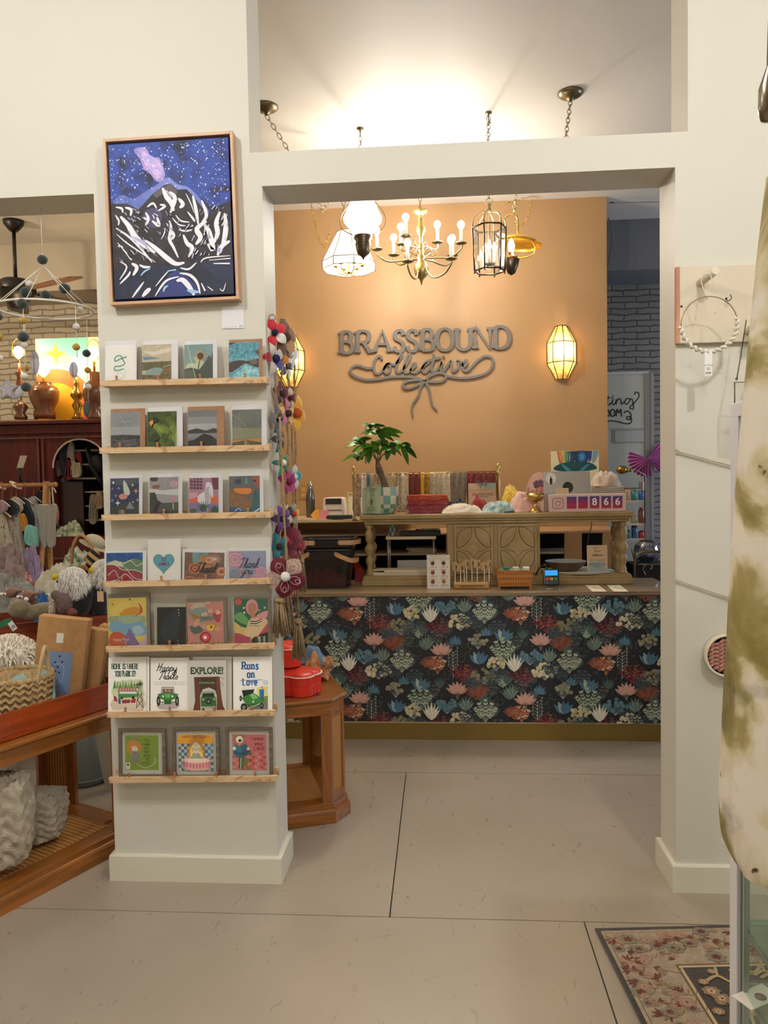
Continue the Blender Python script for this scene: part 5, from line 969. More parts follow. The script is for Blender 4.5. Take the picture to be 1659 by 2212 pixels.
# ---------------- carved console on the counter ----------------
def Aq(x, y, Y): return W(600+x/3.95, 880+y/3.95, Y)
def Bq(x, y, Y): return W(960+x/3.456, 880+y/3.456, Y)
YK = 4.66; dK = .34
c0 = Aq(720, 1500, YK); c1 = Bq(1410, 1320, YK); kx = (c0.x+c1.x)/2; kL = (c1.x-c0.x)/2; zk0 = zct+.001; zkt = (Aq(765, 907, YK).z+Bq(1400, 788, YK).z)/2
con = M('#a38a5e', .5, c2='#92784a', sc=9, bs=.05, bsc=60)
t = T('console_cabinet', 'carved tan console with turned spindles and two medallion doors, standing on the sales counter', 'cabinet', (kx, YK, zk0))
hz = zkt-zk0; dk = con
m = MB(con); m.box(-kL, -.012, 0, kL, dK, .036); m.box(-kL+.006, -.006, .036, kL-.006, dK, .052); m.box(-kL+.012, 0, .052, kL-.012, dK, .06); m.build('plinth', t, bev=.003)
m = MB(con); m.box(-kL-.005, -.02, hz-.028, kL+.005, dK, hz); m.box(-kL+.008, -.01, hz-.043, kL-.008, dK, hz-.028); m.box(-kL+.018, 0, hz-.06, kL-.018, dK, hz-.043); m.build('top', t, bev=.006)
H = hz-.12; prof = [(.021, 0), (.021, .012), (.016, .02), (.019, .03), (.014, .045), (.013, .06), (.021, .085), (.0215, .11), (.012, .125), (.017, .135), (.025, .16), (.026, .18), (.017, .2), (.011, .21), (.019, .225), (.0215, .25), (.021, .28), (.012, .3), (.014, .31), (.021, .32), (.021, .336)]
for s, xs_ in ((-1, -kL+.045), (1, kL-.05)):
    for y_ in (.035, .145, .26):
        m = MB(con); m.lathe([(r*1.12, .06+z/.336*H) for r, z in prof], 16, (xs_, y_, 0)); m.build('spindle', t)
        m = None
xa_, xb_ = Aq(1450, 1300, YK).x-kx, Bq(715, 1000, YK).x-kx
m = MB(con); m.box(xa_, .012, .06, xb_, dK-.01, hz-.06); m.build('cupboard', t)
for dx0, dx1 in ((Bq(75, 1, YK).x-kx-.013, Bq(335, 1, YK).x-kx+.013), (Bq(405, 1, YK).x-kx-.013, Bq(665, 1, YK).x-kx+.013)):
    z0, z1 = .068, hz-.066; m = MB(con); m.box(dx0, 0, z0, dx1, .012, z1); fr = .014
    m.box(dx0, -.007, z0, dx0+fr, 0, z1); m.box(dx1-fr, -.007, z0, dx1, 0, z1); m.box(dx0+fr, -.007, z0, dx1-fr, 0, z0+fr); m.box(dx0+fr, -.007, z1-fr, dx1-fr, 0, z1)
    cx_, cz_ = (dx0+dx1)/2, (z0+z1)/2; w_, h_ = (dx1-dx0)/2-fr, (z1-z0)/2-fr; hh_ = h_
    g1 = M('#57481f', .7)
    for sx in (-1, 1):
        for sz in (-1, 1):
            P_ = smooth([(cx_+sx*w_*a, cz_+sz*h_*c) for a, c in ((.95, .1), (.93, .5), (.8, .74), (.5, .9), (.12, .95), (.18, .6), (.34, .38), (.6, .18))], 4, True)
            if sx*sz > 0: P_ = P_[::-1]
            m.use(con); m.plate(P_, -.009, 0); m.use(g1); m.rib(P_, .0065, -.0006, closed=True)
            m.use(con); m.rib(smooth([(cx_+sx*w_*.22, cz_+sz*h_*.85), (cx_+sx*w_*.4, cz_+sz*h_*.5), (cx_+sx*w_*.85, cz_+sz*h_*.22)], 4), .0045, -.0115, 0)
    P_ = smooth([(cx_+.04*w_/.05*cos(a)*(1 if i % 2 else .42), cz_+h_*.36*sin(a)*(1 if i % 2 else .42)) for i, a in enumerate([pi/4*k-pi/4 for k in range(8)])], 2, True)
    m.plate(P_, -.006, 0); m.build('door', t, bev=.0015)
# ---------------- back desk with cubbies ----------------
zd = Aq(400, 960, 5.3).z; YD = 5.3
t = T('back_desk', 'tan painted back desk with a thin worktop and dark open cubbies', 'desk', (BX0, YD, 0)); W_ = BX1-BX0
m = MB(M('#c9b489', .3)); m.box(.0, 0, zd-.018, Aq(1100, 900, 5.3).x-BX0, .68, zd); m.build('worktop', t)
cut = [(Aq(180, 0, YD).x, Bq(-120+120, 0, YD).x), (Bq(715, 0, YD).x, Bq(908, 0, YD).x), (Bq(1040, 0, YD).x, Bq(1200, 0, YD).x)]
ztop = Aq(400, 1100, YD+.1).z
m = MB(brs); xs_ = [BX0]+[v for c in cut for v in c]+[BX1-.02]
for i in range(0, len(xs_)-1, 2): m.box(xs_[i]-BX0, .1, 0, xs_[i+1]-BX0, .13, ztop)
for a, b_ in cut: m.box(a-BX0, .1, 0, b_-BX0, .13, .62)
m.box(0, .1, ztop, W_-.02, .69, ztop+.012); m.build('face_panel', t)
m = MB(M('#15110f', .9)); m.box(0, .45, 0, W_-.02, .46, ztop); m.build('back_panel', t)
m = MB(M('#cfc6b2', .6)); zs_ = Aq(700, 1250, YD+.15).z; m.box(.05, .135, zs_-.012, W_-.3, .44, zs_); m.build('shelf', t)
one(MB(M('#ded6c6', .7)).cb(0, 0, 0, .2, .2, .012).cb(.01, 0, .012, .19, .19, .01).cb(-.01, 0, .022, .2, .19, .009), 'paper_stack', 'stack of papers on the shelf of the dark cubby', 'papers', (Aq(1230, 1235, 5.5).x, 5.58, zs_+.001))
one(MB(M('#8c2f22', .6)).cb(0, 0, 0, .2, .2, .12), 'red_box', 'rust red box in the cubby right of the carved doors', 'box', (Bq(790, 1150, 5.5).x, 5.56, .622+.0))
one(MB(M('#d8d0c2', .7)).cb(0, 0, 0, .17, .2, .02), 'paper_stack', 'small pile of white papers on top of the rust red box', 'papers', (Bq(800, 1090, 5.5).x, 5.56, .743))
m = MB(M('#b7b0a6', .5)); m.tube(smooth([(0, 0, .005), (.05, .01, .006), (.05, .04, .03), (.0, .03, .05), (-.03, 0, .09), (.02, 0, .12)], 6), .004, 5)
one(m, 'cable', 'looped grey cable above the papers in the right cubby', 'cable', (Bq(735, 1060, 5.5).x, 5.5, .765))
# outlet
m = MB(M('#a07a40', .4)); m.box(-.036, -.005, 0, .036, 0, .118); 
t_ = one(m, 'wall_outlet', 'tan power outlet plate on the wall beside the steel bottle', 'outlet', (Aq(222, 780, YW).x, YW, Aq(222, 785, YW).z))
for z in (.03, .072): MB(M('#c49f66', .4)).box(-.015, -.008, z-.012+.004, .015, -.005, z+.018).build('socket', t_); m2 = MB(M('#3a2c18', .6)); m2.box(-.008, -.0087, z, -.005, -.008, z+.011); m2.box(.005, -.0087, z, .008, -.008, z+.011); m2.build('slot', t_)
# ---- on the back desk ----
zD = zd+.0005
def st_(px, Y): return Aq(px, 900, Y).x
k57 = 5.5/1664/3.95
t = T('water_bottle', 'dark steel water bottle with a silver cap on the back desk', 'bottle', (st_(281, 5.55), 5.55, zD)); bh = Aq(281, 632, 5.55).z-zD; rb = 39*k57
MB(M('#6d6c6a', .25, .9)).lathe([(rb*.93, 0), (rb, .01), (rb, bh*.5), (rb*.92, bh*.62), (rb*.55, bh*.8), (rb*.45, bh*.86)], 24).build('body', t)
MB(M('#b9b5ac', .25, 1)).lathe([(rb*.5, bh*.86), (rb*.52, bh*.88), (rb*.52, bh*.97), (rb*.4, bh)], 20).build('cap', t)
p = Aq(480, 905, 5.48); t = T('label_printer', 'white label printer with a dark lid window', 'printer', (p.x, 5.45, zD)); w_ = 184*k57; h_ = Aq(480, 770, 5.45).z-zD
m = MB(M('#ddd2c6', .4)); P_ = [(-w_/2, 0), (w_/2, 0), (w_/2, h_*.55), (w_/2*.93, h_*.93), (w_/2*.85, h_), (-w_/2*.85, h_), (-w_/2*.93, h_*.93), (-w_/2, h_*.55)]; m.plate(P_, 0, .18); m.build('housing', t, bev=.008)
m = MB(M('#2b2826', .3)); m.box(-w_*.36, -.002, h_*.68, w_*.38, .01, h_*.96); m.build('lid_window', t); m = MB(M('#4a4440', .5)); m.box(-w_*.3, -.002, h_*.38, w_*.4, .005, h_*.42); m.build('feed_slot', t)
p = Aq(395, 960, 5.36); t = T('pink_box', 'small pink open-topped box with a pink stick beside the label printer', 'box', (p.x, 5.36, zD)); m = MB(M('#e08d96', .6)); w_ = 70*k57; h_ = .062; m.box(-w_/2, 0, 0, w_/2, .04, h_); m.build('body', t); m = MB(M('#d99', .6) if 0 else M('#cf8a90', .6)); m.box(w_*.42, .01, h_*.2, w_*.5, .02, h_*1.45); m.build('stick', t)
p = Aq(318, 925, 5.38); m = MB(M('#e09a2c', .7)); m.plate([(-.035, .03), (.0, 0), (.04, .012), (.022, .075), (-.006, .065)], 0, .002); m.use('#a8741c')
for i in range(3): m.box(-.012+i*.003, -.0006, .03+i*.01, .02+i*.002, 0, .032+i*.01)
one(m, 'sticky_note', 'curled orange note propped against the steel bottle', 'note', (p.x, 5.38, zD), rx=-.3)
one(MB(M('#20201f', .5)).prism(smooth([(-.08, 0), (.09, .0), (.1, .04), (.02, .05), (-.07, .05)], 3, True), 0, .028), 'black_pouch', 'flat black device lying in front of the label printer', 'device', (st_(510, 5.4), 5.36, zD), bev=.006)
one(MB(M('#171717', .4)).cb(0, 0, 0, .085, .05, .01), 'phone', 'small black gadget at the front edge of the back desk', 'device', (st_(512, 5.33), 5.33, zD), bev=.003)
one(MB(M('#c98', .6) if 0 else M('#c9a592', .7)).cb(0, 0, 0, .13, .09, .006).cb(.01, .01, .006, .1, .07, .004), 'paper_stack', 'loose flat pinkish papers left of the pink box', 'papers', (st_(250, 5.4), 5.38, zD), rz=.2)
p0_, p1_ = Aq(600, 722, 5.5), Aq(735, 932, 5.5); t = T('gold_picture_frame', 'thin gold frame holding a white print, left of the potted plant', 'picture frame', ((p0_.x+p1_.x)/2+.03, 5.42, zD), rx=-.12); w_ = p1_.x-p0_.x+.06; h_ = p0_.z-zD
m = MB(M('#d8c56a', .3, .6)); f = .011; m.box(-w_/2, 0, 0, -w_/2+f, .012, h_); m.box(w_/2-f, 0, 0, w_/2, .012, h_); m.box(-w_/2+f, 0, 0, w_/2-f, .012, f); m.box(-w_/2+f, 0, h_-f, w_/2-f, .012, h_); m.build('frame', t)
m = MB(M('#e6decb', .6)); m.box(-w_/2+f, .006, f, w_/2-f, .01, h_-f); A = Art(m, w_-2*f, h_-2*f, (0, 0, 100, 100), y=.0058, z=f); A.s('#3f6e86', [(30, 20), (32, 60), (70, 90)], 4); A.s('#d8b64a', [(42, 18), (46, 55), (80, 80)], 3); m.build('print', t)
# ---- on the console top ----
zT = zkt+.0006; k4 = 4.8/1664
def kp(x, Y, s='A'): return (Aq if s == 'A' else Bq)(x, 900, Y).x
# plant
px_ = kp(912, 4.82); t = T('potted_money_tree', 'money tree with fanned green leaves in a teal and white checkered pot', 'plant', (px_, 4.82, zT+.006)); kk = 4.82/1664/3.95
ph_ = Aq(900, 680, 4.82).z-zT-.006; R_p = 118*kk; n = 12; zl = [0, .03, ph_*.34, ph_*.67, ph_]; rl = [R_p*.62, R_p*.85, R_p*.98, R_p*1.0, R_p*1.02]
m = MB(M('#5f9486', .3, coat=.5)); cA, cB = M('#6f9f90', .3, coat=.5), M('#d8cdb8', .3, coat=.5)
for j in range(4):
    for i in range(n):
        a, b_ = 2*pi*i/n, 2*pi*(i+1)/n; m.use(cA if (i+j) % 2 else cB)
        m.quad((rl[j]*cos(a), rl[j]*sin(a), zl[j]), (rl[j]*cos(b_), rl[j]*sin(b_), zl[j]), (rl[j+1]*cos(b_), rl[j+1]*sin(b_), zl[j+1]), (rl[j+1]*cos(a), rl[j+1]*sin(a), zl[j+1]))
m.use(cA); m.lathe([(rl[0]*.2, 0), (rl[0], 0.0005)], n); m.build('pot', t, solid=.004)
MB(M('#3a2c20', .9, bs=.5)).lathe([(.001, ph_*.88), (R_p*.98, ph_*.86)], n).build('soil', t)
trk = M('#5e4a35', .8, c2='#7a6349', sc=40, bs=.3)
def tl(x, y): p = Aq(x, y, 4.82); return (p.x-px_, 0, p.z-zT-.006)
m = MB(trk)
for o_, r in ((0, .016), (.012, .013), (-.01, .012)): q = [tl(925, 720), tl(900, 620), tl(870, 540), tl(850, 460)]; m.tube(smooth([(a+o_*cos(i*1.6), o_*sin(i*1.6)*1.2, c) for i, (a, b_, c) in enumerate(q)], 4), [r*(1.5-.055*i) for i in range(13)], 7)
for e in ((800, 330), (850, 300), (900, 340), (950, 400), (760, 400)): m.tube(smooth([tl(855, 480), tl((855+e[0])/2, 400), tl(*e)], 3), .004, 5)
m.build('trunk', t)
lfm = M('#3a6b1f', .35, c2='#57902a', sc=14); lfm2 = M('#2a5220', .35, c2='#376a28', sc=14)
def leafmesh(m, o, d, L, w, droop=.4):
    d = V(d).normalized(); side = d.cross(V((0, 0, 1))); side = side.normalized() if side.length > .01 else V((1, 0, 0)); side = (side+V((.5, 0, .75))*(.9 if abs(side.y) > .5 else .2)).normalized(); side = (side-d*side.dot(d)).normalized(); up = side.cross(d)
    c = []
    for i in range(8):
        u = i/7; p = V(o)+d*L*u+V((0, 0, -droop*L*u*u)); hw = w*.5*sin(pi*min(1, u*.92+.06))**.8*(1 if u < .97 else 0); c.append([m.av(p-side*hw+up*hw*.25), m.av(p), m.av(p+side*hw+up*hw*.25)])
    for i in range(7):
        for k in range(2): m.af([c[i][k], c[i][k+1], c[i+1][k+1], c[i+1][k]], True)
LV = [((800, 180), [(720, 145)]), ((840, 175), [(790, 120), (930, 160), (880, 130)]), ((720, 280), [(550, 362), (640, 330), (630, 270), (700, 235)]), ((860, 230), [(1095, 225), (1000, 160), (960, 240), (800, 200), (780, 240), (720, 230), (1060, 268), (990, 295), (905, 200)]),
      ((690, 400), [(545, 470), (650, 440), (705, 440)]), ((810, 330), [(640, 390), (770, 462), (720, 440), (680, 350), (740, 400), (790, 460), (860, 400)]), ((960, 330), [(940, 440), (990, 400), (1050, 420), (915, 400), (880, 380)]), ((1050, 320), [(1168, 430), (1100, 465), (1030, 370), (1080, 340)]), ((880, 300), [(930, 360), (830, 370), (780, 320), (950, 300)]), ((700, 300), [(660, 335), (760, 330), (830, 260), (600, 300)])]
rr_ = random.Random(3)
for o, tips in LV:
    tips = tips+[(o[0]+rr_.uniform(-95, 95), o[1]+rr_.uniform(-40, 85)) for _ in range(4)]
    O = V(tl(*o)); O.y = rr_.uniform(-.08, .08)
    for tp in tips:
        e = V(tl(*tp)); e.y = O.y+rr_.uniform(-.07, .05); d = e-O; L = d.length; d.z += .3*L; m = MB(lfm if rr_.random() < .55 else lfm2); leafmesh(m, O, d, L*.98, max(.045, L*.42), .3); m.build('leaf', t)
t = T('flyer_holder', 'clear acrylic stand holding a pale green printed card before the checkered pot', 'sign', ((kp(805, 4.7)), 4.69, zT+.007), rx=-.03); w_ = 165*4.7/1664/3.95; h_ = Aq(800, 660, 4.7).z-zT-.007
m = MB(glassy('#ffffff', .2)); m.box(-w_/2, -.002, 0, w_/2, 0, h_); m.build('acrylic', t)
m = MB(M('#a9b78f', .7)); m.box(-w_/2+.002, .0005, .002, w_/2-.006, .002, h_*.9); A = Art(m, w_-.008, h_*.9, (730, 685, 880, 905), y=0.0, x=-.002, z=.002); A.t('#3f4c3a', 'BRASSBOUND', 805, 705, 13, sx=.95); A.t('#3f4c3a', 'Collective', 805, 720, 11); A.t('#3f4c3a', 'The', 803, 745, 9); A.t('#3f4c3a', 'Mail', 803, 757, 10)
A.p('#4c5a44', [(805, 778), (815, 800), (810, 830), (805, 838), (798, 830), (794, 800)]); A.s('#4c5a44', [(790, 790), (782, 810), (795, 832)], 2.5); A.s('#4c5a44', [(820, 790), (828, 810), (815, 832)], 2.5)
for i in range(4): A.s('#5c6a52', [(760, 852+i*11), (850, 852+i*11)], 2.2, 0)
m.build('card', t)
one(MB(M('#5f8c7c', .3, coat=.5)).lathe([(.05, 0), (.098, .002), (.102, .006)], 30), 'saucer', 'flat teal dish under the checkered pot and flyer', 'dish', (kp(862, 4.78), 4.775, zT))
# scarf rack and scarves
YS = 5.12; zr = Aq(900, 572, YS).z; t = T('scarf_rack', 'brass rail with finials holding a row of scarves', 'rack', ((Aq(640, 0, YS).x+Bq(395, 0, YS).x)/2, YS, zd)); xh = (Bq(398, 0, YS).x-Aq(640, 0, YS).x)/2; hr = zr-zd
sx0 = t.location.x
m = MB(M('#b39a5c', .3, .9)); m.cyl((-xh, 0, hr), (xh, 0, hr), .006); m.build('rail', t)
for s in (-1, 1):
    m = MB(M('#b39a5c', .3, .9)); m.lathe([(.02, 0), (.008, .02), (.008, hr*.2), (.014, hr*.25), (.009, hr*.6), (.012, hr*.8), (.008, hr*.9), (.014, hr-.01), (.014, hr+.01), (.006, hr+.02), (.013, hr+.04), (.005, hr+.06)], 12, (s*xh, 0, 0)); m.build('post', t)
SCV = [('A', 640, 700, '#8c6a54', '#b89c7c', 'brown lacy'), ('A', 703, 745, '#d9cfc0', None, 'white'), ('A', 745, 770, '#3f6a86', None, 'narrow blue'), ('A', 770, 850, '#9c8a70', '#b3a084', 'beige'), ('A', 850, 925, '#a08c72', '#8a7860', 'taupe, partly behind the trunk,'), ('A', 925, 1000, '#a8936f', '#c0aa84', 'tan'), ('A', 1000, 1035, '#6c5640', '#c9b494', 'animal print'), ('A', 1035, 1105, '#b09c80', '#d0c0a6', 'cream lace'), ('A', 1108, 1210, '#6e2c22', None, 'plain maroon'), ('A', 1212, 1242, '#d9a514', None, 'bright yellow'), ('A', 1242, 1290, '#b38a2c', '#7d5a20', 'mustard patterned'), ('A', 1290, 1380, '#c2b494', '#a8997a', 'ruffled cream'), ('A', 1380, 1465, '#b8aa88', '#cfc2a2', 'second ruffled cream'), ('A', 1465, 1600, '#8c7c6a', '#75685a', 'grey taupe'), ('B', 160, 235, '#5c1a22', '#8c2c30', 'dark red patterned'), ('B', 235, 380, '#7a3028', '#6a2820', 'brick red')]
for i, (z_, a, b_, c_, c2, nm) in enumerate(SCV):
    q = Aq if z_ == 'A' else Bq; x0, x1 = q(a, 0, YS).x+.001, q(b_, 0, YS).x-.001; ph0 = rr_.random()*6; fq = (x1-x0)/.02
    zlow = zd+.02+.02*rr_.random() if i > 1 else zd+.03
    m = MB(M(c_, .85, c2=c2, sc=60, bs=.3, bsc=120, sheen=.3))
    fn = lambda u, v: (x0+(x1-x0)*u+.003*sin(v*5+ph0), YS-.009-.005*sin(u*fq*2*pi*.5+ph0+sin(v*3))-(.012*v), zr+.008-(zr+.008-zlow)*v) if v > .04 else (x0+(x1-x0)*u, YS, zr+.011)
    m.grid(fn, 14, 16); m.grid(lambda u, v: (x0+(x1-x0)*u, YS+.009+.004*sin(u*fq*pi+1)+.01*v, zr+.01-(.16)*v), 10, 8)
    one(m, 'scarf', nm+' scarf draped over the brass rail', 'scarf', group='scarves on the rail')
# folded cloth stack
def folded(name, label, cat, x, Y, z, w, d, h, cols, n=3, rz=0, pat=None, group=None):
    m = MB(); hh = h/n
    for i in range(n):
        c = cols[i % len(cols)]; m.use(c if not isinstance(c, str) else M(c, .9, bs=.4, bsc=90, sheen=.3)); z0 = i*hh
        r2 = random.Random(i+int(w*1000)); o = r2.uniform(-.01, .01); seg = 3
        for k in range(seg):
            za, zb_ = z0+hh*k/seg, z0+hh*(k+1)/seg-.0008; rr = (zb_-za)/2; P_ = [(-w/2+o, 0), (w/2+o, 0)]; ww = w*(1-.03*r2.random())
            m.grid(lambda u, v: ((u-.5)*ww+o+.002*sin(v*9+k), -d/2*cos(pi*(v-.5)*.98) if 0 else (-d/2-rr*0.6*sin(pi*v)), za+(zb_-za)*v+.0016*sin(u*13+i*2+k)), 16, 5)
            m.grid(lambda u, v: (-ww/2+o-rr*.8*sin(pi*v), (u-.5)*d, za+(zb_-za)*v), 6, 4); m.grid(lambda u, v: (ww/2+o+rr*.8*sin(pi*v), (u-.5)*d, za+(zb_-za)*v), 6, 4)
        m.grid(lambda u, v: ((u-.5)*w*.98+o, (v-.5)*d, z0+hh-.001+.0025*sin(u*8+i)*sin(v*6)), 14, 10)
    return one(m, name, label, cat, (x, Y, z), rz, group)
rc_ = M('#a8352c', .9, c2='#c2573c', sc=70, bs=.4); rc2 = M('#8a3040', .9, c2='#a85060', sc=60, st=(1, 1, 6), bs=.4)
w_ = (Aq(1450, 0, 4.84).x-Aq(1105, 0, 4.84).x)
folded('folded_blankets', 'folded dark pink striped scarf, bottom of the red pile', 'textile', kp(1278, 4.84), 4.86, zT, w_*.97, .2, .05, [rc2], 2)
folded('folded_blankets', 'folded red and orange scarf on top of the red pile', 'textile', kp(1278, 4.84), 4.86, zT+.052, w_, .2, (Aq(1278, 748, 4.76).z-zT)-.052, [M('#8c2c34', .9, c2='#a84040', sc=80), rc_], 2)
def crumple(name, label, x, Y, z, w, d, h, c_, c2=None, seed=0, cat='textile', n=26, sc=14):
    import mathutils.noise as mn
    def f(u, v):
        a, b_ = (u-.5)*2, (v-.5)*2; r = min(1, (abs(a)**2.6+abs(b_)**2.6)); e = max(0, 1-r)**.55; nz = mn.noise(V((a*1.2+seed*7, b_*1.2, seed)))+.3*mn.noise(V((a*2.6+seed, b_*2.6, 3+seed))); rg = abs(mn.noise(V((a*3+seed*3, b_*3, 9))))
        return ((a*w/2)*(1+.12*mn.noise(V((b_*2, seed, 0)))), b_*d/2, h*e*(.85+.3*nz-.75*rg+.1)+.0015)
    m = MB(c_ if not isinstance(c_, str) else M(c_, .9, c2=c2, sc=sc, bs=.25, bsc=120, sheen=.3)); m.grid(f, n, n)
    return one(m, name, label, cat, (x, Y, z), .1)
crumple('crumpled_cloth', 'black crumpled cloth behind the white one', kp(1530, 4.9), 4.93, zT, .16, .1, .085, '#1c1b1e', seed=1)
crumple('crumpled_cloth', 'off-white crumpled cloth in the middle of the console top', kp(1570, 4.76), 4.77, zT, .25, .12, .062, '#d8cdb9', seed=2)
crumple('crumpled_cloth', 'small red cloth bundle in front of the gift bag', Bq(255, 0, 4.8).x, 4.86, zT, .11, .1, .1, '#8f1f22', seed=3)
crumple('crumpled_cloth', 'white and teal patterned crumpled cloth', Bq(395, 0, 4.76).x, 4.77, zT, .2, .13, .075, '#c3cdc6', '#5f8c8a', seed=4, sc=30)
crumple('crumpled_cloth', 'mustard yellow crumpled cloth behind the pink one', Bq(505, 0, 4.85).x, 4.92, zT, .13, .12, .16, '#b8951f', '#d2b03a', seed=5)
crumple('crumpled_cloth', 'pale pink crumpled cloth beside the gold goblet', Bq(600, 0, 4.78).x, 4.82, zT, .21, .14, .12, '#c99c92', '#d8afa2', seed=6)
p = Bq(485, 780, 4.68); m = MB(M('#3f4a52', .3)); m.cyl((-.03, 0, .006), (.03, 0, .006), .006); one(m, 'small_marker', 'short dark marker lying on the console top', 'marker', (p.x, 4.69, zT), rz=.2)
# kraft bag
p = Bq(275, 0, 4.98); w_ = 203*4.98/1664/3.456; t = T('kraft_gift_bag', 'kraft paper bag printed BRASSBOUND with a teal ribbon bow', 'bag', (p.x, 4.98, zT)); h_ = Bq(275, 562, 4.98).z-zT
m = MB(M('#c0a183', .8, bs=.1)); m.prism([(-w_/2, 0), (w_/2, 0), (w_/2, .07), (-w_/2, .07)], 0, h_*.98, [(-w_/2*1.0, .025), (w_/2, .025), (w_/2, .045), (-w_/2, .045)])
A = Art(m, w_, h_, (172, 560, 375, 790), y=.012); A.mb.at(0, 0, 0, rx=-.0); A.t('#6c563e', 'BRASSBOUND', 280, 664, 20, sx=.9); A.t('#6c563e', 'Collective', 280, 680, 14); m.build('bag', t)
m = MB(M('#d2b898', .8)); m.box(-w_/2, .018, h_*.76, w_/2, .024, h_*.98); m.build('folded_top', t)
m = MB(M('#8fa39c', .8)); m.box(w_*.1, .0145, h_*.78, w_/2*.98, .0175, h_*.97); m.build('tag', t)
m = MB(M('#4c7c80', .5)); 
for s in (-1, 1): m.tube(smooth([(0, .01, h_*.93), (s*.02, .004, h_*1.05), (s*.035, .006, h_*1.02), (s*.02, .004, h_*.94), (0, .01, h_*.93)], 4), .005, 5, flat=.4)
m.tube(smooth([(0, .008, h_*.93), (-.012, .006, h_*.86), (-.005, .006, h_*.8)], 3), .005, 5, flat=.4); m.build('bow', t)
# goblet
p = Bq(672, 0, 4.72); t = T('gold_goblet', 'gold pedestal goblet filled with pink and green wrapped items', 'goblet', (p.x, 4.73, zT)); kg = 4.73/1664/3.456; zg = lambda y: Bq(672, y, 4.73).z-zT
MB(M('#c9a05a', .25, .9)).lathe([(48*kg, 0), (48*kg, .006), (40*kg, .012), (34*kg, .02), (15*kg, zg(735)), (14*kg, zg(715)), (22*kg, zg(702)), (50*kg, zg(690)), (62*kg, zg(668)), (64*kg, zg(640)), (60*kg, zg(660)), (40*kg, zg(690))], 28, cap=False).build('goblet_bowl', t)
for i in range(7):
    x, y = (-48+i*16)*kg, (-.01 if i % 2 else .015); g_ = i % 2
    MB(M('#6f7a34' if g_ else '#b8445a', .5, c2='#9a9a5a' if g_ else '#d98a8a', sc=120)).box(x-8*kg, y-.006, zg(690), x+9*kg, y+.006, zg(598+8*(i % 3) if not g_ else 625)).build('wrapped_stick', t)
# pink round plaque
p = Bq(700, 0, 4.95); p = Bq(700, 0, 5.4); t = T('pink_oval_plaque', 'pale pink oval plaque with a purple curly-haired head, behind the goblet', 'plaque', (p.x, 5.36, zD), rx=-.06); w_ = 195*5.4/1664/3.456; h_ = Bq(700, 483, 5.38).z-zD
m = MB(M('#d9a794', .5)); m.plate([(w_/2*cos(a), h_/2+h_/2*sin(a)) for a in [2*pi*i/40 for i in range(40)]], 0, .012); m.use(M('#e3b8a4', .5)); m.plate([(w_*.44*cos(a), h_/2+h_*.46*sin(a)) for a in [2*pi*i/40 for i in range(40)]], -.002, 0)
A = Art(m, w_, h_, (600, 483, 800, 760), y=-.0024)
for i in range(26): A.c('#7c5a66' if i % 2 else '#5f4452', 702+44*cos(i*2.4)*(i/26)**.4, 560+26*sin(i*2.4)*(i/26)**.4, 9)
A.p('#c98a7a', [(670, 585), (740, 580), (735, 640), (700, 665), (672, 640)], 2); m.build('disc', t, bev=.002)
# laptop
L0, L1, L2, L3 = Bq(762, 480, 4.86), Bq(1107, 474, 4.86), Bq(1092, 780, 4.76), Bq(730, 772, 4.76)
lx = (L0.x+L1.x+L2.x+L3.x)/4; wl = ((L1.x-L0.x)+(L2.x-L3.x))/2; hl = L0.z-zT-.012; t = T('laptop', 'open silver laptop seen from behind with a round hand sticker', 'laptop', (lx, 4.83, zT))
m = MB(M('#a19b93', .35, .7)); m.at(0, 0, .012, rx=-.16); m.box(-wl/2, -.003, 0, wl/2, .003, hl/cos(.16)); 
A = Art(m, wl, hl/cos(.16), (745, 478, 1100, 775), y=-.0032); A.c('#ded8cf', 803, 533, 41, 46, 24); A.s('#3a3735', [(803+37*cos(i*.3), 533+42*sin(i*.3)) for i in range(21)], 1.2, 1, True); A.p('#1e1c1b', [(796, 580), (793, 545), (799, 525), (803, 505), (806, 528), (815, 535), (812, 580)]); A.c('#1e1c1b', 930, 605, 40, 44, 20)
m.build('lid', t, bev=.002)
m = MB(M('#a8a29a', .35, .7)); m.box(-wl/2, .005, 0, wl/2, .2, .011); m.build('base', t, bev=.003)
# follower counter
p = Bq(780, 650, 4.68); p1 = Bq(1352, 650, 4.68); w_ = p1.x-p.x; zf = zT; h_ = Bq(1060, 647, 4.68).z-zT
t = T('follower_counter', 'white flip-digit counter with a camera logo showing 866 in a clear case', 'counter display', ((p.x+p1.x)/2, 4.665, zT))
m = MB(M('#d6b7ae', .45)); m.box(-w_/2, 0, 0, w_/2, .06, h_); A = Art(m, w_, h_, (780, 650, 1352, 787), y=-.0003)
rs = lambda x0, y0, x1, y1, r: [(x+r*cos(a), y+r*sin(a)) for x, y, a0 in ((x1-r, y1-r, 0), (x0+r, y1-r, pi/2), (x0+r, y0+r, pi), (x1-r, y0+r, 1.5*pi)) for a in (a0, a0+.4, a0+.8, a0+1.2, a0+1.57)]
A.s('#a8405a', rs(805, 680, 883, 757, 18), 5, 0, True); A.s('#a8405a', [(844+18*cos(a), 719+18*sin(a)) for a in [i*.3491 for i in range(18)]], 5, 0, True); A.c('#a8405a', 865, 698, 3.5)
m.build('housing', t, bev=.003)
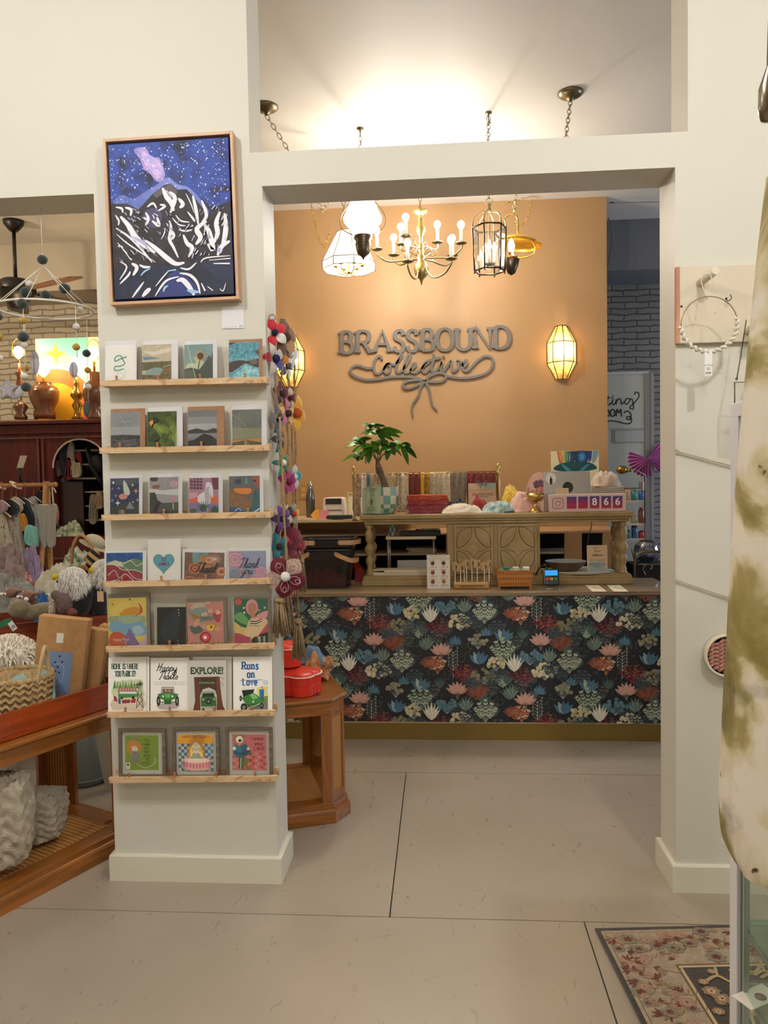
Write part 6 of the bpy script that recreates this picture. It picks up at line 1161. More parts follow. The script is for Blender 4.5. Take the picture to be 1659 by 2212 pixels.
for i, (x0, x1) in enumerate(((911, 983), (996, 1068), (1082, 1153), (1168, 1240), (1253, 1325))):
    m = MB(M('#a3244f', .4)); A = Art(m, w_, h_, (780, 650, 1352, 787), y=-.0006)
    cs = ['#5a3a7a', '#6a3474', '#7c2f6a', '#8c2b60', '#9c2858', '#a52450', '#b0204c', '#b82048']
    if i >= 2: cs = ['#4f3a78', '#643672', '#7a3268', '#86305c', '#902f54', '#97304e', '#9e3048', '#a63046']
    for j in range(8): A.rc(cs[j], x0, 668+j*11.6, x1, 668+(j+1)*11.6)
    A.rc('#5c1a3c', x0, 713, x1, 715)
    if i >= 2: A.t('#f2e6ea', '8' if i == 2 else '6', (x0+x1)/2, 735, 56, sx=1.0, bold=1.2)
    m.build('flip_digit', t)
m = MB(glassy('#ffffff', .25)); m.box(-w_/2-.012, .062, 0, w_/2+.02, .16, h_+.006); m.build('clear_case', t)
one(MB(M('#cdb992', .7)).box(-.0515*.75, 0, 0, .0515*.75+.0, .001, .036), 'note_card', 'cream handwritten note card standing on the flip counter', 'card', (Bq(876, 0, 4.68).x, 4.69, zf+h_+.0015), rx=-.0)
m = C.objects[-1]; mm = MB(M('#6c5a3a', .7)); A = Art(mm, .077, .036, (785, 588, 968, 648), y=-.0003); A.t('#6c5a3a', 'FLASHY    TAG IT', 872, 608, 12, sx=.9); A.t('#6c5a3a', '@BRASSBOUNDCOLLECTIVE', 872, 632, 10, sx=.8); mm.build('handwriting', m)
# butterfly picture
p0_, p1_ = Bq(797, 327, 5.42), Bq(1152, 330, 5.42); w_ = p1_.x-p0_.x; h_ = p0_.z-zD; t = T('canvas_print', 'canvas of rainbow agate bands over a teal butterfly, behind the laptop', 'picture', ((p0_.x+p1_.x)/2, 5.4, zD), rx=-.05)
m = MB(M('#e2d9b4', .6)); m.box(-w_/2, 0, 0, w_/2, .018, h_); A = Art(m, w_, h_, (797, 327, 1152, 327+h_/w_*355), y=-.0003)
for i, c_ in enumerate(('#c9654a', '#d9894f', '#dba55a', '#d8c268', '#9fb46a', '#5f8f72', '#3f6f78', '#2f4f6a', '#2c3f5e', '#28365a')): A.s(c_, [(848+i*13, 329), (856+i*12+8*sin(i), 380), (866+i*10, 430)], 14)
A.p('#1f3a58', [(960, 329), (1080, 329), (1075, 390), (1050, 425), (985, 425)], 2); A.p('#2c5fae', [(1000, 345), (1040, 335), (1060, 380), (1030, 415), (1000, 400)], 3); A.p('#3f9ac9', [(1010, 360), (1035, 352), (1042, 385), (1020, 402)], 3); A.p('#24388a', [(1080, 329), (1105, 329), (1095, 400), (1075, 420)]); A.p('#5f9fb9', [(1110, 329), (1145, 329), (1120, 390), (1100, 415)]); A.s('#2f7f8a', [(1148, 335), (1130, 390), (1105, 420)], 6)
A.p('#15494f', [(812, 460), (860, 425), (930, 412), (1000, 410), (1090, 420), (1138, 462), (1060, 480), (880, 482)], 3); A.p('#2f8fa0', [(870, 425), (905, 440), (945, 478), (915, 480), (885, 450)], 2); A.p('#2f8fa0', [(1085, 425), (1050, 440), (1005, 478), (1035, 478), (1065, 450)], 2)
m.build('canvas', t)
# linen pile
folded('linen_stack', 'folded natural linen stack under the crumpled tote, right of the laptop', 'textile', Bq(1210, 0, 4.92).x, 4.93, zT, .2, .14, Bq(1200, 590, 4.9).z-zT, ['#a99c8c', '#b3a594'], 4)
crumple('linen_tote', 'crumpled beige tote on top of the folded linen stack', Bq(1200, 0, 4.92).x, 4.93, Bq(1200, 590, 4.9).z+.001, .18, .14, .1, '#c2ad98', '#b09c88', seed=8)
# ---- on the counter ----
zC = zct+.0006
def basket(x, Y, z, w, d, h, label, tiltup):
    t = T('shopping_basket', label, 'basket', (x, Y, z)); mesh_ = glassy('#a29092', .12, .3)
    def ringp(u, s): return [(s*u*w/2*cx, s*v) for cx, v in ()]
    def rp(k, zz_): 
        r = .04; X_, Yd = w/2*k, d/2*k; return [(sx*(X_-r)+r*cos(a), sy*(Yd-r)+r*sin(a), zz_) for sx, sy, a0 in ((1, 1, 0), (-1, 1, pi/2), (-1, -1, pi), (1, -1, 1.5*pi)) for a in (a0, a0+.5, a0+1.07, a0+1.57)]
    m = MB(mesh_); A_, B_ = rp(.84, .004), rp(1, h)
    for i in range(16): j = (i+1) % 16; m.quad(A_[i], A_[j], B_[j], B_[i])
    m.build('mesh_wall', t)
    m = MB(M('#171414', .5)); m.poly([(a, b_, .004) for a, b_, c in A_]); m.tube(A_, .004, 5, closed=True); m.build('floor_panel', t)
    m = MB(M('#121011', .45)); C_ = rp(1.01, h); D_ = rp(.995, h-.028)
    for i in range(16): j = (i+1) % 16; m.quad(D_[i], D_[j], C_[j], C_[i])
    m.tube(C_, .005, 5, closed=True); m.build('rim', t)
    wd_ = wood('#cfa273', '#b98a5c', 1.4, 'X', .5, .1)
    for s in (-1, 1):
        m = MB(wd_); piv = w*.22*s; ex = s*(w/2+.02); dz = tiltup
        P_ = smooth([(piv, -d/2-.008, h-.02), (s*w*.45, -d/2-.008, h-.02+dz*.8), (ex, -d/4, h-.02+dz), (ex+s*.01, 0, h-.02+dz), (ex, d/4, h-.02+dz), (s*w*.45, d/2+.008, h-.02+dz*.8), (piv, d/2+.008, h-.02)], 4); R0 = []
        for q in P_: R0.append(q)
        g_ = [[m.av((a, b_, c-.014)), m.av((a, b_, c+.014))] for a, b_, c in R0]; g2 = [[m.av((a*(1-.0)+(-s*.0), b_*.97, c-.014)), m.av((a, b_*.97, c+.014))] for a, b_, c in R0]
        for i in range(len(R0)-1): m.af([g_[i][0], g_[i+1][0], g_[i+1][1], g_[i][1]]); m.af([g2[i][1], g2[i+1][1], g2[i+1][0], g2[i][0]]); m.af([g_[i][1], g_[i+1][1], g2[i+1][1], g2[i][1]]); m.af([g_[i+1][0], g_[i][0], g2[i][0], g2[i+1][0]])
        m.build('wooden_handle', t)
        MB(M('#9c9488', .3, .9)).cyl((piv, -d/2-.013, h-.02), (piv, -d/2-.007, h-.02), .006).build('rivet', t)
    return t
bx = Aq(395, 1300, 4.62).x; bw = .355; bh1 = Aq(400, 1215, 4.6).z-zC
basket(bx, 4.66, zC, bw, .23, bh1, 'lower black mesh basket with drooping wooden handles and dark red cloth inside', -.045)
crumple('red_cloth', 'dark red cloth inside the lower mesh basket', bx, 4.66, zC+.006, bw*.74, .17, .11, '#7c1626', '#a02a3a', seed=9)
basket(bx+.025, 4.68, zC+bh1*.72, bw*.93, .22, .085+bh1*.28-.02, 'upper black mesh basket nested in the lower one, wooden handles level', .0)
p = Aq(700, 1300, 4.75); m = MB(M('#8a1f22', .35)); m.grid(lambda u, v: (-.04+.09*u, 0.02*sin(u*3)+.05*v-.03, .13*(1-v)*(1-.4*u)+.01*sin(u*6)), 8, 8); m.plate([(-.04, 0), (.04, 0), (.035, .05), (-.02, .12)], 0, .03)
one(m, 'red_leather_bag', 'glossy red leather bag end showing between baskets and console', 'bag', (p.x-.005, 4.84, zC))
# under-console: riser, cup, box, papers
zP = zk0+.0605; YU = 4.8
p0_, p1_ = Aq(920, 1105, YU), Aq(1350, 1105, YU); t = T('riser_shelf', 'small white topped riser with grey metal legs under the console top', 'shelf', ((p0_.x+p1_.x)/2, YU, zP)); w_ = p1_.x-p0_.x; h_ = p0_.z-zP
MB(M('#d2bf9e', .5)).box(-w_/2, 0, h_-.018, w_/2, .16, h_).build('top', t, bev=.002)
for x in (-w_/2+.015, w_/2-.015):
    for y_ in (.015, .145): MB(M('#8f877d', .35, .6)).cyl((x, y_, 0), (x, y_, h_-.018), .007).build('leg', t)
p = Aq(980, 1100, YU+.04); t = T('patterned_cup', 'teal and white circle-patterned cup on the riser', 'cup', (p.x, YU+.06, zP+h_+.0005)); ch_ = Aq(980, 985, YU+.04).z-zP-h_; 
m = MB(M('#8fb0a6', .4)); m.lathe([(.022, 0), (.031, ch_)], 24); 
for j in range(3):
    for i in range(12):
        a0 = 2*pi*i/12; zc_ = ch_*(.17+.33*j); r = .0235+.009*(.17+.33*j)+.0006; m.use(M('#dcd6c4' if (i+j) % 2 else '#4a7a80', .4)); m.poly([(r*cos(a0+.2*cos(k)), r*sin(a0+.2*cos(k)), zc_+ch_*.13*sin(k)) for k in [q*.785 for q in range(8)]])
m.build('body', t)
p0_, p1_ = Aq(1040, 1060, YU), Aq(1390, 1060, YU); t = T('black_case', 'flat black case on the riser with small items on its lid', 'case', ((p0_.x+p1_.x)/2, YU+.03, zP+h_+.0005)); w2 = p1_.x-p0_.x
MB(M('#1d1c1c', .4)).box(-w2/2, 0, 0, w2/2, .1, .032).build('body', t, bev=.003); m = MB(M('#cfc6b8', .6)); m.cyl((-.0, .02, .038), (.12, .05, .038), .005); m.use('#c0502c'); m.cyl((-.03, .05, .038), (.02, .02, .038), .004); m.use('#d8d0c0'); m.box(.0, .04, .033, .12, .09, .042); m.build('pens', t)
p = Aq(1150, 1335, YU); m = MB(M('#a7a69e', .7)); m.box(-.1, 0, 0, .1, .012, .068); m.use('#4a7a86'); m.box(-.1, -.002, .0, .1, 0, .016); m.use('#7fae5c'); m.box(.0, -.003, .004, .06, -.002, .01)
one(m, 'upright_folder', 'grey and blue folder standing under the riser', 'folder', (p.x, YU+.1, zP+.0005))
m = MB(M('#cfc0a8', .8)); m.prism([(-.19, 0), (.16, -.01), (.16, .13), (-.14, .12)], 0, .018); m.use('#d9ccb4'); m.prism([(-.1, -.01), (.17, -.015), (.17, .1), (-.09, .11)], .0185, .027); m.use('#c6b598'); m.prism([(-.17, -.005), (.1, -.01), (.1, .1), (-.15, .1)], .0275, .034)
one(m, 'paper_stack', 'loose stack of cream papers on the console plinth', 'papers', (Aq(1050, 1400, YK+.05).x, YK+.03, zP))
# menu card
p0_, p1_ = Aq(1270, 1262, 4.5), Aq(1468, 1262, 4.5); w_ = p1_.x-p0_.x; h_ = p0_.z-zC
m = MB(M('#dcd2c4', .6)); m.box(-w_/2, 0, 0, w_/2, .0015, h_); A = Art(m, w_, h_, (1270, 1262, 1468, 1538), y=-.0002)
A.t('#4a3a34', 'BRASSBOUND COLLECTIVE', 1368, 1276, 8); A.t('#4a3a34', 'What Do You Make After Your Scent?', 1368, 1295, 9)
for i, (x, y, c_) in enumerate(((1320, 1330, '#4f241f'), (1413, 1330, '#4f2720'), (1320, 1405, '#7c1f2c'), (1413, 1404, '#862028'), (1320, 1480, '#7a1f34'), (1413, 1478, '#a85f36'))):
    A.c(c_, x, y, 17, 17, 18); A.s('#c98a7c', [(x-6, y-10), (x-2, y+12)], 2, 0); A.s('#5a4a44', [(x-30, y-24), (x+28, y-24)], 3, 0); A.s('#5a4a44', [(x-14, y+27), (x+14, y+27)], 3, 0); A.s('#5a4a44', [(x-24, y+34), (x+10, y+34)], 2, 0); A.c('#2a2422', x+30, y+32, 4)
one(m, 'printed_card', 'white upright card with six dark red circles on the counter', 'card', ((p0_.x+p1_.x)/2, 4.51, zC), rx=-.06)
# earring stand
Ye = 4.52; p0_, p1_ = Bq(70, 1345, Ye), Bq(335, 1345, Ye); w_ = p1_.x-p0_.x; t = T('earring_stand', 'light wooden block holding sticks with crescent moon cards', 'display', ((p0_.x+p1_.x)/2, Ye, zC)); ex0 = t.location.x
m = MB(wood('#b98d55', '#a67a44', 1.5, 'X', .5, .1)); m.box(-w_/2, -.022, 0, w_/2, .03, .036); m.build('block', t, bev=.008)
m = MB(M('#7a5630', .7)); m.box(-w_*.32, -.0226, .013, w_*.36, -.022, .022); m.build('engraving', t)
for i, (x, y, w2) in enumerate(((78, 1155, 36), (120, 1165, 48), (165, 1135, 34), (205, 1130, 30), (243, 1135, 48), (297, 1155, 44), (333, 1140, 26), (148, 1150, 30))):
    q = Bq(x, y, Ye); xl = q.x-ex0; yy = -.012+.008*(i % 4); s_ = MB(M('#e2dcd0', .5)).box(xl-.002, yy, .036, xl+.002, yy+.003, q.z-zC-.03); so = s_.build('stick', t)
    m = MB(M('#b29469', .8)); hw = w2/3.456*Ye/1664/2; m.box(xl-hw, yy-.002, q.z-zC-.048, xl+hw, yy-.0005, q.z-zC); zc_ = q.z-zC-.028; m.use('#3a1c18'); m.poly([(xl+.9*hw*cos(a)*.9, yy-.0023, zc_+.015*sin(a)) for a in [-pi/2+k*pi/8 for k in range(9)]]+[(xl+.35*hw*cos(a), yy-.0023, zc_+.015*sin(a)) for a in [pi/2-k*pi/8 for k in range(1, 8)]]); m.build('moon_card', so)
# woven basket
Yb_ = 4.52; p0_, p1_ = Bq(385, 1215, Yb_), Bq(655, 1215, Yb_); w_ = p1_.x-p0_.x; t = T('woven_basket', 'small woven wooden basket on legs filled with teal items', 'basket', ((p0_.x+p1_.x)/2, Yb_, zC)); h_ = p0_.z-zC
wv = weave('#b0702f', '#7c4a1c', 14, 3, kind='splint'); m = MB(wv); d_ = .11; a = [(-w_/2, -d_/2), (w_/2, -d_/2), (w_/2, d_/2), (-w_/2, d_/2)]; b2 = [(x*.84, y*.84) for x, y in a]
for i in range(4): j = (i+1) % 4; m.grid(lambda u, v: (b2[i][0]+(b2[j][0]-b2[i][0])*u+((a[i][0]+(a[j][0]-a[i][0])*u)-(b2[i][0]+(b2[j][0]-b2[i][0])*u))*v**.6, b2[i][1]+(b2[j][1]-b2[i][1])*u+((a[i][1]+(a[j][1]-a[i][1])*u)-(b2[i][1]+(b2[j][1]-b2[i][1])*u))*v**.6, .018+(h_-.018)*v+.006*cos(u*2*pi)*(v > .9)), 8, 6, False)
m.poly([(x, y, .018) for x, y in b2]); m.build('body', t, solid=.003)
m = MB(M('#a5662c', .5)); m.tube([(x*1.01, y*1.01, h_) for x, y in a], .005, 5, closed=True); m.build('rim', t)
for sx in (-1, 1):
    for sy in (-1, 1): MB(M('#9c602a', .5)).box(sx*w_*.43-.006, sy*d_*.44-.005, 0, sx*w_*.43+.006, sy*d_*.44+.005, .05).build('leg', t)
for i, (x, c_) in enumerate(((-.07, '#3f8a74'), (-.045, '#2f6f60'), (-.015, '#8aa8a0'), (.01, '#c9c4b4'), (.04, '#6f8f94'), (.07, '#d8d2c4'))):
    one(MB(M(c_, .6)).box(-.018, -.02, 0, .018, .02, h_-.016+.012*(i % 2)), 'wrapped_soap', ['bright teal packet at the left of the woven basket', 'dark teal packet, second in the woven basket', 'grey green packet left of centre in the woven basket', 'cream packet right of centre in the woven basket', 'blue grey packet, fifth in the woven basket', 'pale packet at the right end of the woven basket'][i], 'packet', (t.location.x+x, Yb_, zC+.0215), bev=.003)
# terminal
Yt = 4.5; p = Bq(800, 1335, Yt); t = T('card_terminal', 'black card payment terminal with glowing blue screen', 'card terminal', (p.x, Yt, zC), rz=.06)
kt = Yt/1664/3.456; w_ = 118*kt; h_ = 118*kt
MB(M('#8f8a80', .3, .7)).lathe([(.055, 0), (.058, .003), (.05, .005), (.016, .008), (.012, .03)], 24, (0, .01, 0)).build('stand', t)
m = MB(M('#1a1a1d', .35)); m.at(0, -.002, .018, rx=-.35); m.box(-w_/2, -.012, 0, w_/2, .012, h_*1.02); m.build('body', t, bev=.005)
m = MB(emis('#2f7de0', 1.3)); m.at(0, -.002, .018, rx=-.35); m.box(-w_*.38, -.0132, h_*.6, w_*.4, -.0126, h_*.93); m.build('screen', t)
for i, c_ in enumerate(('#b83a44', '#b8963a', '#2f8a5c')): m = MB(M(c_, .5)); m.at(0, -.002, .018, rx=-.35); m.box(-w_*.36+i*w_*.26, -.0145, h_*.3, -w_*.36+i*w_*.26+w_*.2, -.0125, h_*.46); m.build('key', t)
for j in range(3):
    for i in range(3): m = MB(M('#4a4a50', .5)); m.at(0, -.002, .018, rx=-.35); m.box(-w_*.36+i*w_*.26, -.014, h_*(.05+.08*j), -w_*.36+i*w_*.26+w_*.2, -.0125, h_*(.1+.08*j)); m.build('key', t)
m = MB(M('#1c1a1c', .4)); m.tube(smooth([(-.01, .02, .1), (-.03, .05, .13), (-.05, .12, .1), (-.06, .16, .06)], 4), .004, 5); m.build('cable', t)
for i, x in enumerate((1125, 1285)):
    q = [F(960+a/3.456, 880+b_/3.456, zC) for a, b_ in ((x-75, 1328), (x+25, 1328), (x+88, 1376), (x-20, 1376))]; cx_ = sum(v.x for v in q)/4; cy_ = sum(v.y for v in q)/4
    m = MB(M('#e0d2b4', .7)); m.prism([(v.x-cx_, v.y-cy_) for v in (q[3], q[2], q[1], q[0])], 0, .0015); m.use(M('#9c8434', .5)); m.prism([(-.02, .02), (.03, -.03), (.035, -.025), (.0, .035)], .0016, .0024)
    one(m, 'bookmark', ['flat cream bookmark card with gold mark, nearest the payment terminal', 'flat cream bookmark card with gold mark, at the right end of the counter'][i], 'card', (cx_, max(cy_, YCt+.0), zC))
# bowl, doily, gift card sign
q = Bq(905, 1215, 4.82); kb = 4.82/1664/3.456
one(MB(M('#c2b8a8', .9, c2='#a89c8a', sc=80)).lathe([(.001, 0), (250*kb, .001), (255*kb, .003), (.001, .004)], 48, ripple=lambda a, k: 1+.02*sin(a*30) if k in (1, 2) else 1), 'doily', 'grey crocheted round doily on the console plinth', 'doily', (Bq(1000, 0, 4.82).x, 4.85, zP))
t = T('wooden_bowl', 'wide shallow brown bowl with a pale blue inside, on the doily', 'bowl', (q.x, 4.82, zP+.0045)); hb_ = Bq(905, 1145, 4.82).z-zP-.0045
MB(M('#6c543c', .45, c2='#57422e', sc=20)).lathe([(60*kb, 0), (90*kb, .004), (135*kb, hb_*.6), (150*kb, hb_)], 36, cap=False).build('outside', t)
MB(M('#a9b0b3', .4)).lathe([(.001, .008), (80*kb, .01), (130*kb, hb_*.65), (147*kb, hb_), (150*kb, hb_)], 36, cap=False).build('inside', t)
p0_, p1_ = Bq(1068, 1032, 4.76), Bq(1222, 1032, 4.76); w_ = p1_.x-p0_.x; h_ = p0_.z-zP-.004; m = MB(M('#d8b690', .7)); m.box(-w_/2, 0, 0, w_/2, .0015, h_); A = Art(m, w_, h_, (1068, 1032, 1224, 1218), y=-.0002)
A.s('#4a3a2c', [(1130, 1050), (1115, 1045), (1125, 1058), (1140, 1050), (1158, 1045), (1150, 1056), (1138, 1050), (1132, 1065)], 2); A.t('#3a2c22', 'Now', 1145, 1083, 20, shear=.3); A.t('#3a2c22', 'Offering', 1145, 1112, 19, shear=.3, bold=.5); A.t('#6c5a44', 'GIFT CARDS', 1146, 1146, 15, sx=1.05); A.rc('#9fb0a8', 1088, 1152, 1205, 1215); A.t('#2f3a3a', 'BRASSBOUND', 1147, 1176, 15); A.t('#2f3a3a', 'Collective', 1147, 1190, 12); A.s('#2f3a3a', [(1138, 1205), (1147, 1194), (1156, 1205)], 1.5, 0)
one(m, 'gift_card_sign', 'tan upright sign reading Now Offering GIFT CARDS beside the spindles', 'sign', ((p0_.x+p1_.x)/2, 4.775, zP+.0045), rx=-.05)
m = MB(M('#4a1a1c', .5)); m.tube(smooth([Bq(1100, 852, 5.1), Bq(1095, 900, 5.1), Bq(1075, 960, 5.1), Bq(1070, 1020, 5.1)], 4), .0035, 5); one(m, 'power_cord', 'thin dark red cord hanging behind the console', 'cable')
# ---------------- cane end tables ----------------
oakd = {a: wood('#a3642a', '#7d4a18', .8, a, .3, .4) for a in 'XYZ'}
cane = weave('#b98444', '#3a1d08', 34, 34)
def caneg(nx, ny): return weave('#bd8746', '#47260c', nx, ny)
def end_table(name, label, loc, rz, L, D, ch, H, zs=.085):
    t = T(name, label, 'table', loc, rz); o = oakd
    def oct_(e, c=ch): a, b = -L-c-e, c+e; k = c+e*.41; return [(a+k, -e), (b-k, -e), (b, -e+k), (b, D+e-k), (b-k, D+e), (a+k, D+e), (a, D+e-k), (a, -e+k)]
    m = MB(o['X']); m.prism(oct_(.02), 0, .05); m.prism(oct_(.02), .05, .062, oct_(.008)); m.prism(oct_(.008), .062, zs-.002); m.build('base', t, bev=.002)
    m = MB(caneg(46, 30)); m.box(-L+.02, .07, zs-.002, -.02, D-.07, zs+.001); m.build('cane_shelf', t)
    for x0, x1 in ((-L-ch, -L+.02), (-.02, ch), (-L/2-.03, -L/2+.03)): MB(o['Y']).box(x0 if x0 > -L-ch else -L-ch+.03, .1, zs-.002, x1 if x1 < ch else ch-.03, D-.1, zs+.004).build('shelf_rail', t)
    m = MB(o['X']); m.prism(oct_(.0), H-.075, H-.02); m.prism(oct_(0), H-.022, H-.012, oct_(.014)); m.prism(oct_(.014), H-.012, H-.004, oct_(.012)); m.prism(oct_(.012), H-.004, H, oct_(.008)); m.build('top', t, bev=.0015)
    m = MB(M('#2c1a10', .08, coat=.6)); m.prism([(-L+.03, .06), (-.03, .06), (-.03, D-.06), (-L+.03, D-.06)], H, H+.0015); m.build('glass_inset', t)
    hs = H-.075
    for sx in (0, 1):
        for sy in (0, 1):
            X0 = ch if sx else -L-ch; s = 1 if sx else -1; Y0 = 0 if not sy else D; q = 1 if not sy else -1; w = .042
            m = MB(o['Z'])
            ax, ay = X0-s*ch, Y0; bx, by = X0, Y0+q*ch
            m.prism([(ax-s*w, ay), (ax, ay), (ax-s*.003, ay+q*.016), (ax-s*w, ay+q*.016)][::(1 if s*q > 0 else -1)], zs-.002, hs); m.prism([(bx, by), (bx, by+q*w), (bx-s*.016, by+q*w), (bx-s*.016, by+q*.003)][::(1 if s*q > 0 else -1)], zs-.002, hs)
            dx, dy = bx-ax, by-ay; 
            f = lambda u, v, off=0: (ax+dx*u-s*off*.7, ay+dy*u+q*off*.7, zs+(hs-zs)*v)
            for u0, u1 in ((0, .16), (.84, 1)): m.prism([f(u0, 0)[:2], f(u1, 0)[:2], f(u1, 0, .014)[:2], f(u0, 0, .014)[:2]][::(1 if s*q > 0 else -1)], zs-.002, hs)
            for v0, v1 in ((0, .1), (.96, 1)): m.prism([f(.16, 0)[:2], f(.84, 0)[:2], f(.84, 0, .012)[:2], f(.16, 0, .012)[:2]][::(1 if s*q > 0 else -1)], f(0, v0)[2], f(0, v1)[2])
            leg = m.build('leg', t); m = MB(caneg(7, 36)); A_, B_, C_, D_ = f(.16, .1, .006), f(.84, .1, .006), f(.84, .96, .006), f(.16, .96, .006); m.quad(A_, B_, C_, D_); m.build('cane_panel', leg)
    return t
c1 = F(719, 1779)
end_table('cane_end_table', 'oak end table with cane corner panels, standing behind the card column', (c1.x-.004, c1.y+.02, 0), RD(20), .42, .52, .078, .55)
def tin(x, y, z, R, h, label, rz=0):
    t = T('heart_tin', label, 'box', (x, y, z), rz)
    def hp(k): P_ = [(k*R*16*sin(a)**3/16, k*R*(13*cos(a)-5*cos(2*a)-2*cos(3*a)-cos(4*a))/16) for a in [2*pi*i/48 for i in range(48)]]; return P_[::-1]
    P_ = lambda k: [((-.42*R*k if 1 else 0)+0, 0)]
    def lobes(k, n=60):     # flower outline of four round lobes
        out = []
        for i in range(n): a = 2*pi*i/n; r = R*k*(.80+.20*abs(cos(2*a))**.8); out.append((r*cos(a+.35), r*sin(a+.35)))
        return out
    red = M('#cf2a17', .4, bs=.03); m = MB(red); m.prism(lobes(1), 0, h*.42); m.prism(lobes(.985), h*.42, h*.44); m.prism(lobes(1), h*.44, h*.8); m.build('body', t, bev=.002)
    m = MB(M('#efe2c4', .6)); n = 120; P2 = []
    for i in range(n): a = 2*pi*i/n; r = R*(1.04+.035*abs(sin(a*11)))*(.80+.20*abs(cos(2*a))**.8); P2.append((r*cos(a+.35), r*sin(a+.35)))
    m.prism(P2, h*.8, h*.83); m.build('scalloped_trim', t)
    m = MB(red); rings = [lobes(k) for k in (.99, .95, .8, .5, .15)]; zz_ = [h*.83, h*.9, h*.96, h*.99, h]
    for j in range(4):
        for i in range(60): k = (i+1) % 60; m.af([m.av((*rings[j][i], zz_[j])), m.av((*rings[j][k], zz_[j])), m.av((*rings[j+1][k], zz_[j+1])), m.av((*rings[j+1][i], zz_[j+1]))], True)
    m.poly([(*p, zz_[4]) for p in rings[4]]); m.build('lid', t)
zt_ = .5518
q = F(655, 1508, zt_); tin(q.x-.03, q.y+.10, zt_, .095, .105, 'red lobed leather box with cream scalloped lid, in front on the cane end table')
q2 = F(610, 1480, zt_); tin(q.x-.17, q.y+.13, zt_, .085, .11, 'red lobed box beside the front one, mostly behind the column', .3)
tin(q.x-.115, q.y+.16, zt_+.112, .088, .1, 'red lobed box with cream scalloped lid, stacked on the others', .6)
q = F(680, 1468, zt_); M1 = M('#8c4a30', .8, c2='#c08a58', sc=45, bs=.2)
t = T('paisley_scarf', 'rust and blue paisley scarf heaped behind the red boxes', 'scarf', (q.x+.0, q.y+.05, zt_))
m = MB(M1); m.grid(lambda u, v: (-.07+.14*u, -.09+.17*v, .115*sin(pi*min(u, .75)/.75*.9)*sin(pi*(v*.9+.05))**.6+.01*sin(u*17)+.003), 20, 16); m.grid(lambda u, v: (.04+.03*u+.012*sin(v*7), -.06+.07*u, .1*(1-v)+.012*sin(u*12)), 8, 8); m.build('cloth', t)
m = MB(M('#6a6f94', .8, c2='#4f7f8c', sc=50)); m.grid(lambda u, v: (-.09+.13*u, .0+.1*v, .06+.085*sin(pi*u)*sin(pi*v*.9+.1)+.012*sin(u*15)*sin(v*9)), 16, 12); m.build('blue_fold', t)
# ---------------- felt flower garlands ----------------
jute = M('#a98c68', .9, c2='#8c7252', sc=150, bs=.5, bsc=200)
def tassel(m, p, L, r, n=34, seed=1):
    rr = random.Random(seed); x, y, z = p; m.lathe([(r*.2, 0), (r*.55, -L*.05), (r*.4, -L*.14)], 10, (x, y, z), cap=False)
    for i in range(n): a = rr.random()*6.28; k = sqrt(rr.random()); l = L*rr.uniform(.85, 1.05); m.tube([(x+.3*r*k*cos(a), y+.3*r*k*sin(a), z-L*.1), (x+.7*r*k*cos(a), y+.7*r*k*sin(a), z-l*.5), (x+r*k*cos(a+.2), y+r*k*sin(a+.2), z-l)], r*.09, 3)
    m.tube([(x-r*.5, y, z-L*.12), (x, y-r*.5, z-L*.12), (x+r*.5, y, z-L*.12), (x, y+r*.5, z-L*.12)], r*.14, 4, closed=True)
def flower(parent, p, R, cols, cc, nrm, n=5, a0=.3, lace=False, wdt=.42):
    nv = V(nrm).normalized(); e1 = nv.orthogonal().normalized(); e1 = (V((0, 0, 1))-nv*nv.z).normalized() if abs(nv.z) < .9 else e1; e2 = nv.cross(e1); p = V(p); m = MB(cols[0] if not isinstance(cols[0], str) else M(cols[0], .9))
    for k in range(n):
        a = a0+2*pi*k/n; d = e1*cos(a)+e2*sin(a); s = nv.cross(d); c = cols[k % len(cols)]; m.use(c if not isinstance(c, str) else M(c, .9, bs=.3, bsc=90, sheen=.4))
        for sgn in (1, -1):
            def f(u, v, sgn=sgn): 
                w = sin(pi*(u*.94+.06))**.7*R*wdt; t_ = (v-.5)*2; return p+d*(R*(.1+.95*u))+s*(w*t_)+nv*(R*.05*sgn*(1-t_*t_)*sin(pi*u)+R*.18*sin(pi*u))
            m.grid(lambda u, v: f(u, v), 8, 5)
        if lace: m.use(M('#d8c3b4', .8)); m.tube([p+d*(R*.5+R*.28*cos(b_))+s*R*.2*sin(b_)+nv*R*.26 for b_ in [i*.9 for i in range(7)]], R*.012, 3, closed=True); m.tube([p+d*(R*.62+R*.12*cos(b_))+s*R*.09*sin(b_)+nv*R*.27 for b_ in [i*.9 for i in range(7)]], R*.012, 3, closed=True)
    fo = m.build('felt_flower', parent); MB(M(cc, .95, bs=.3, bsc=200)).sph(p+nv*R*.25, R*.24, 10, 8).build('centre', fo)
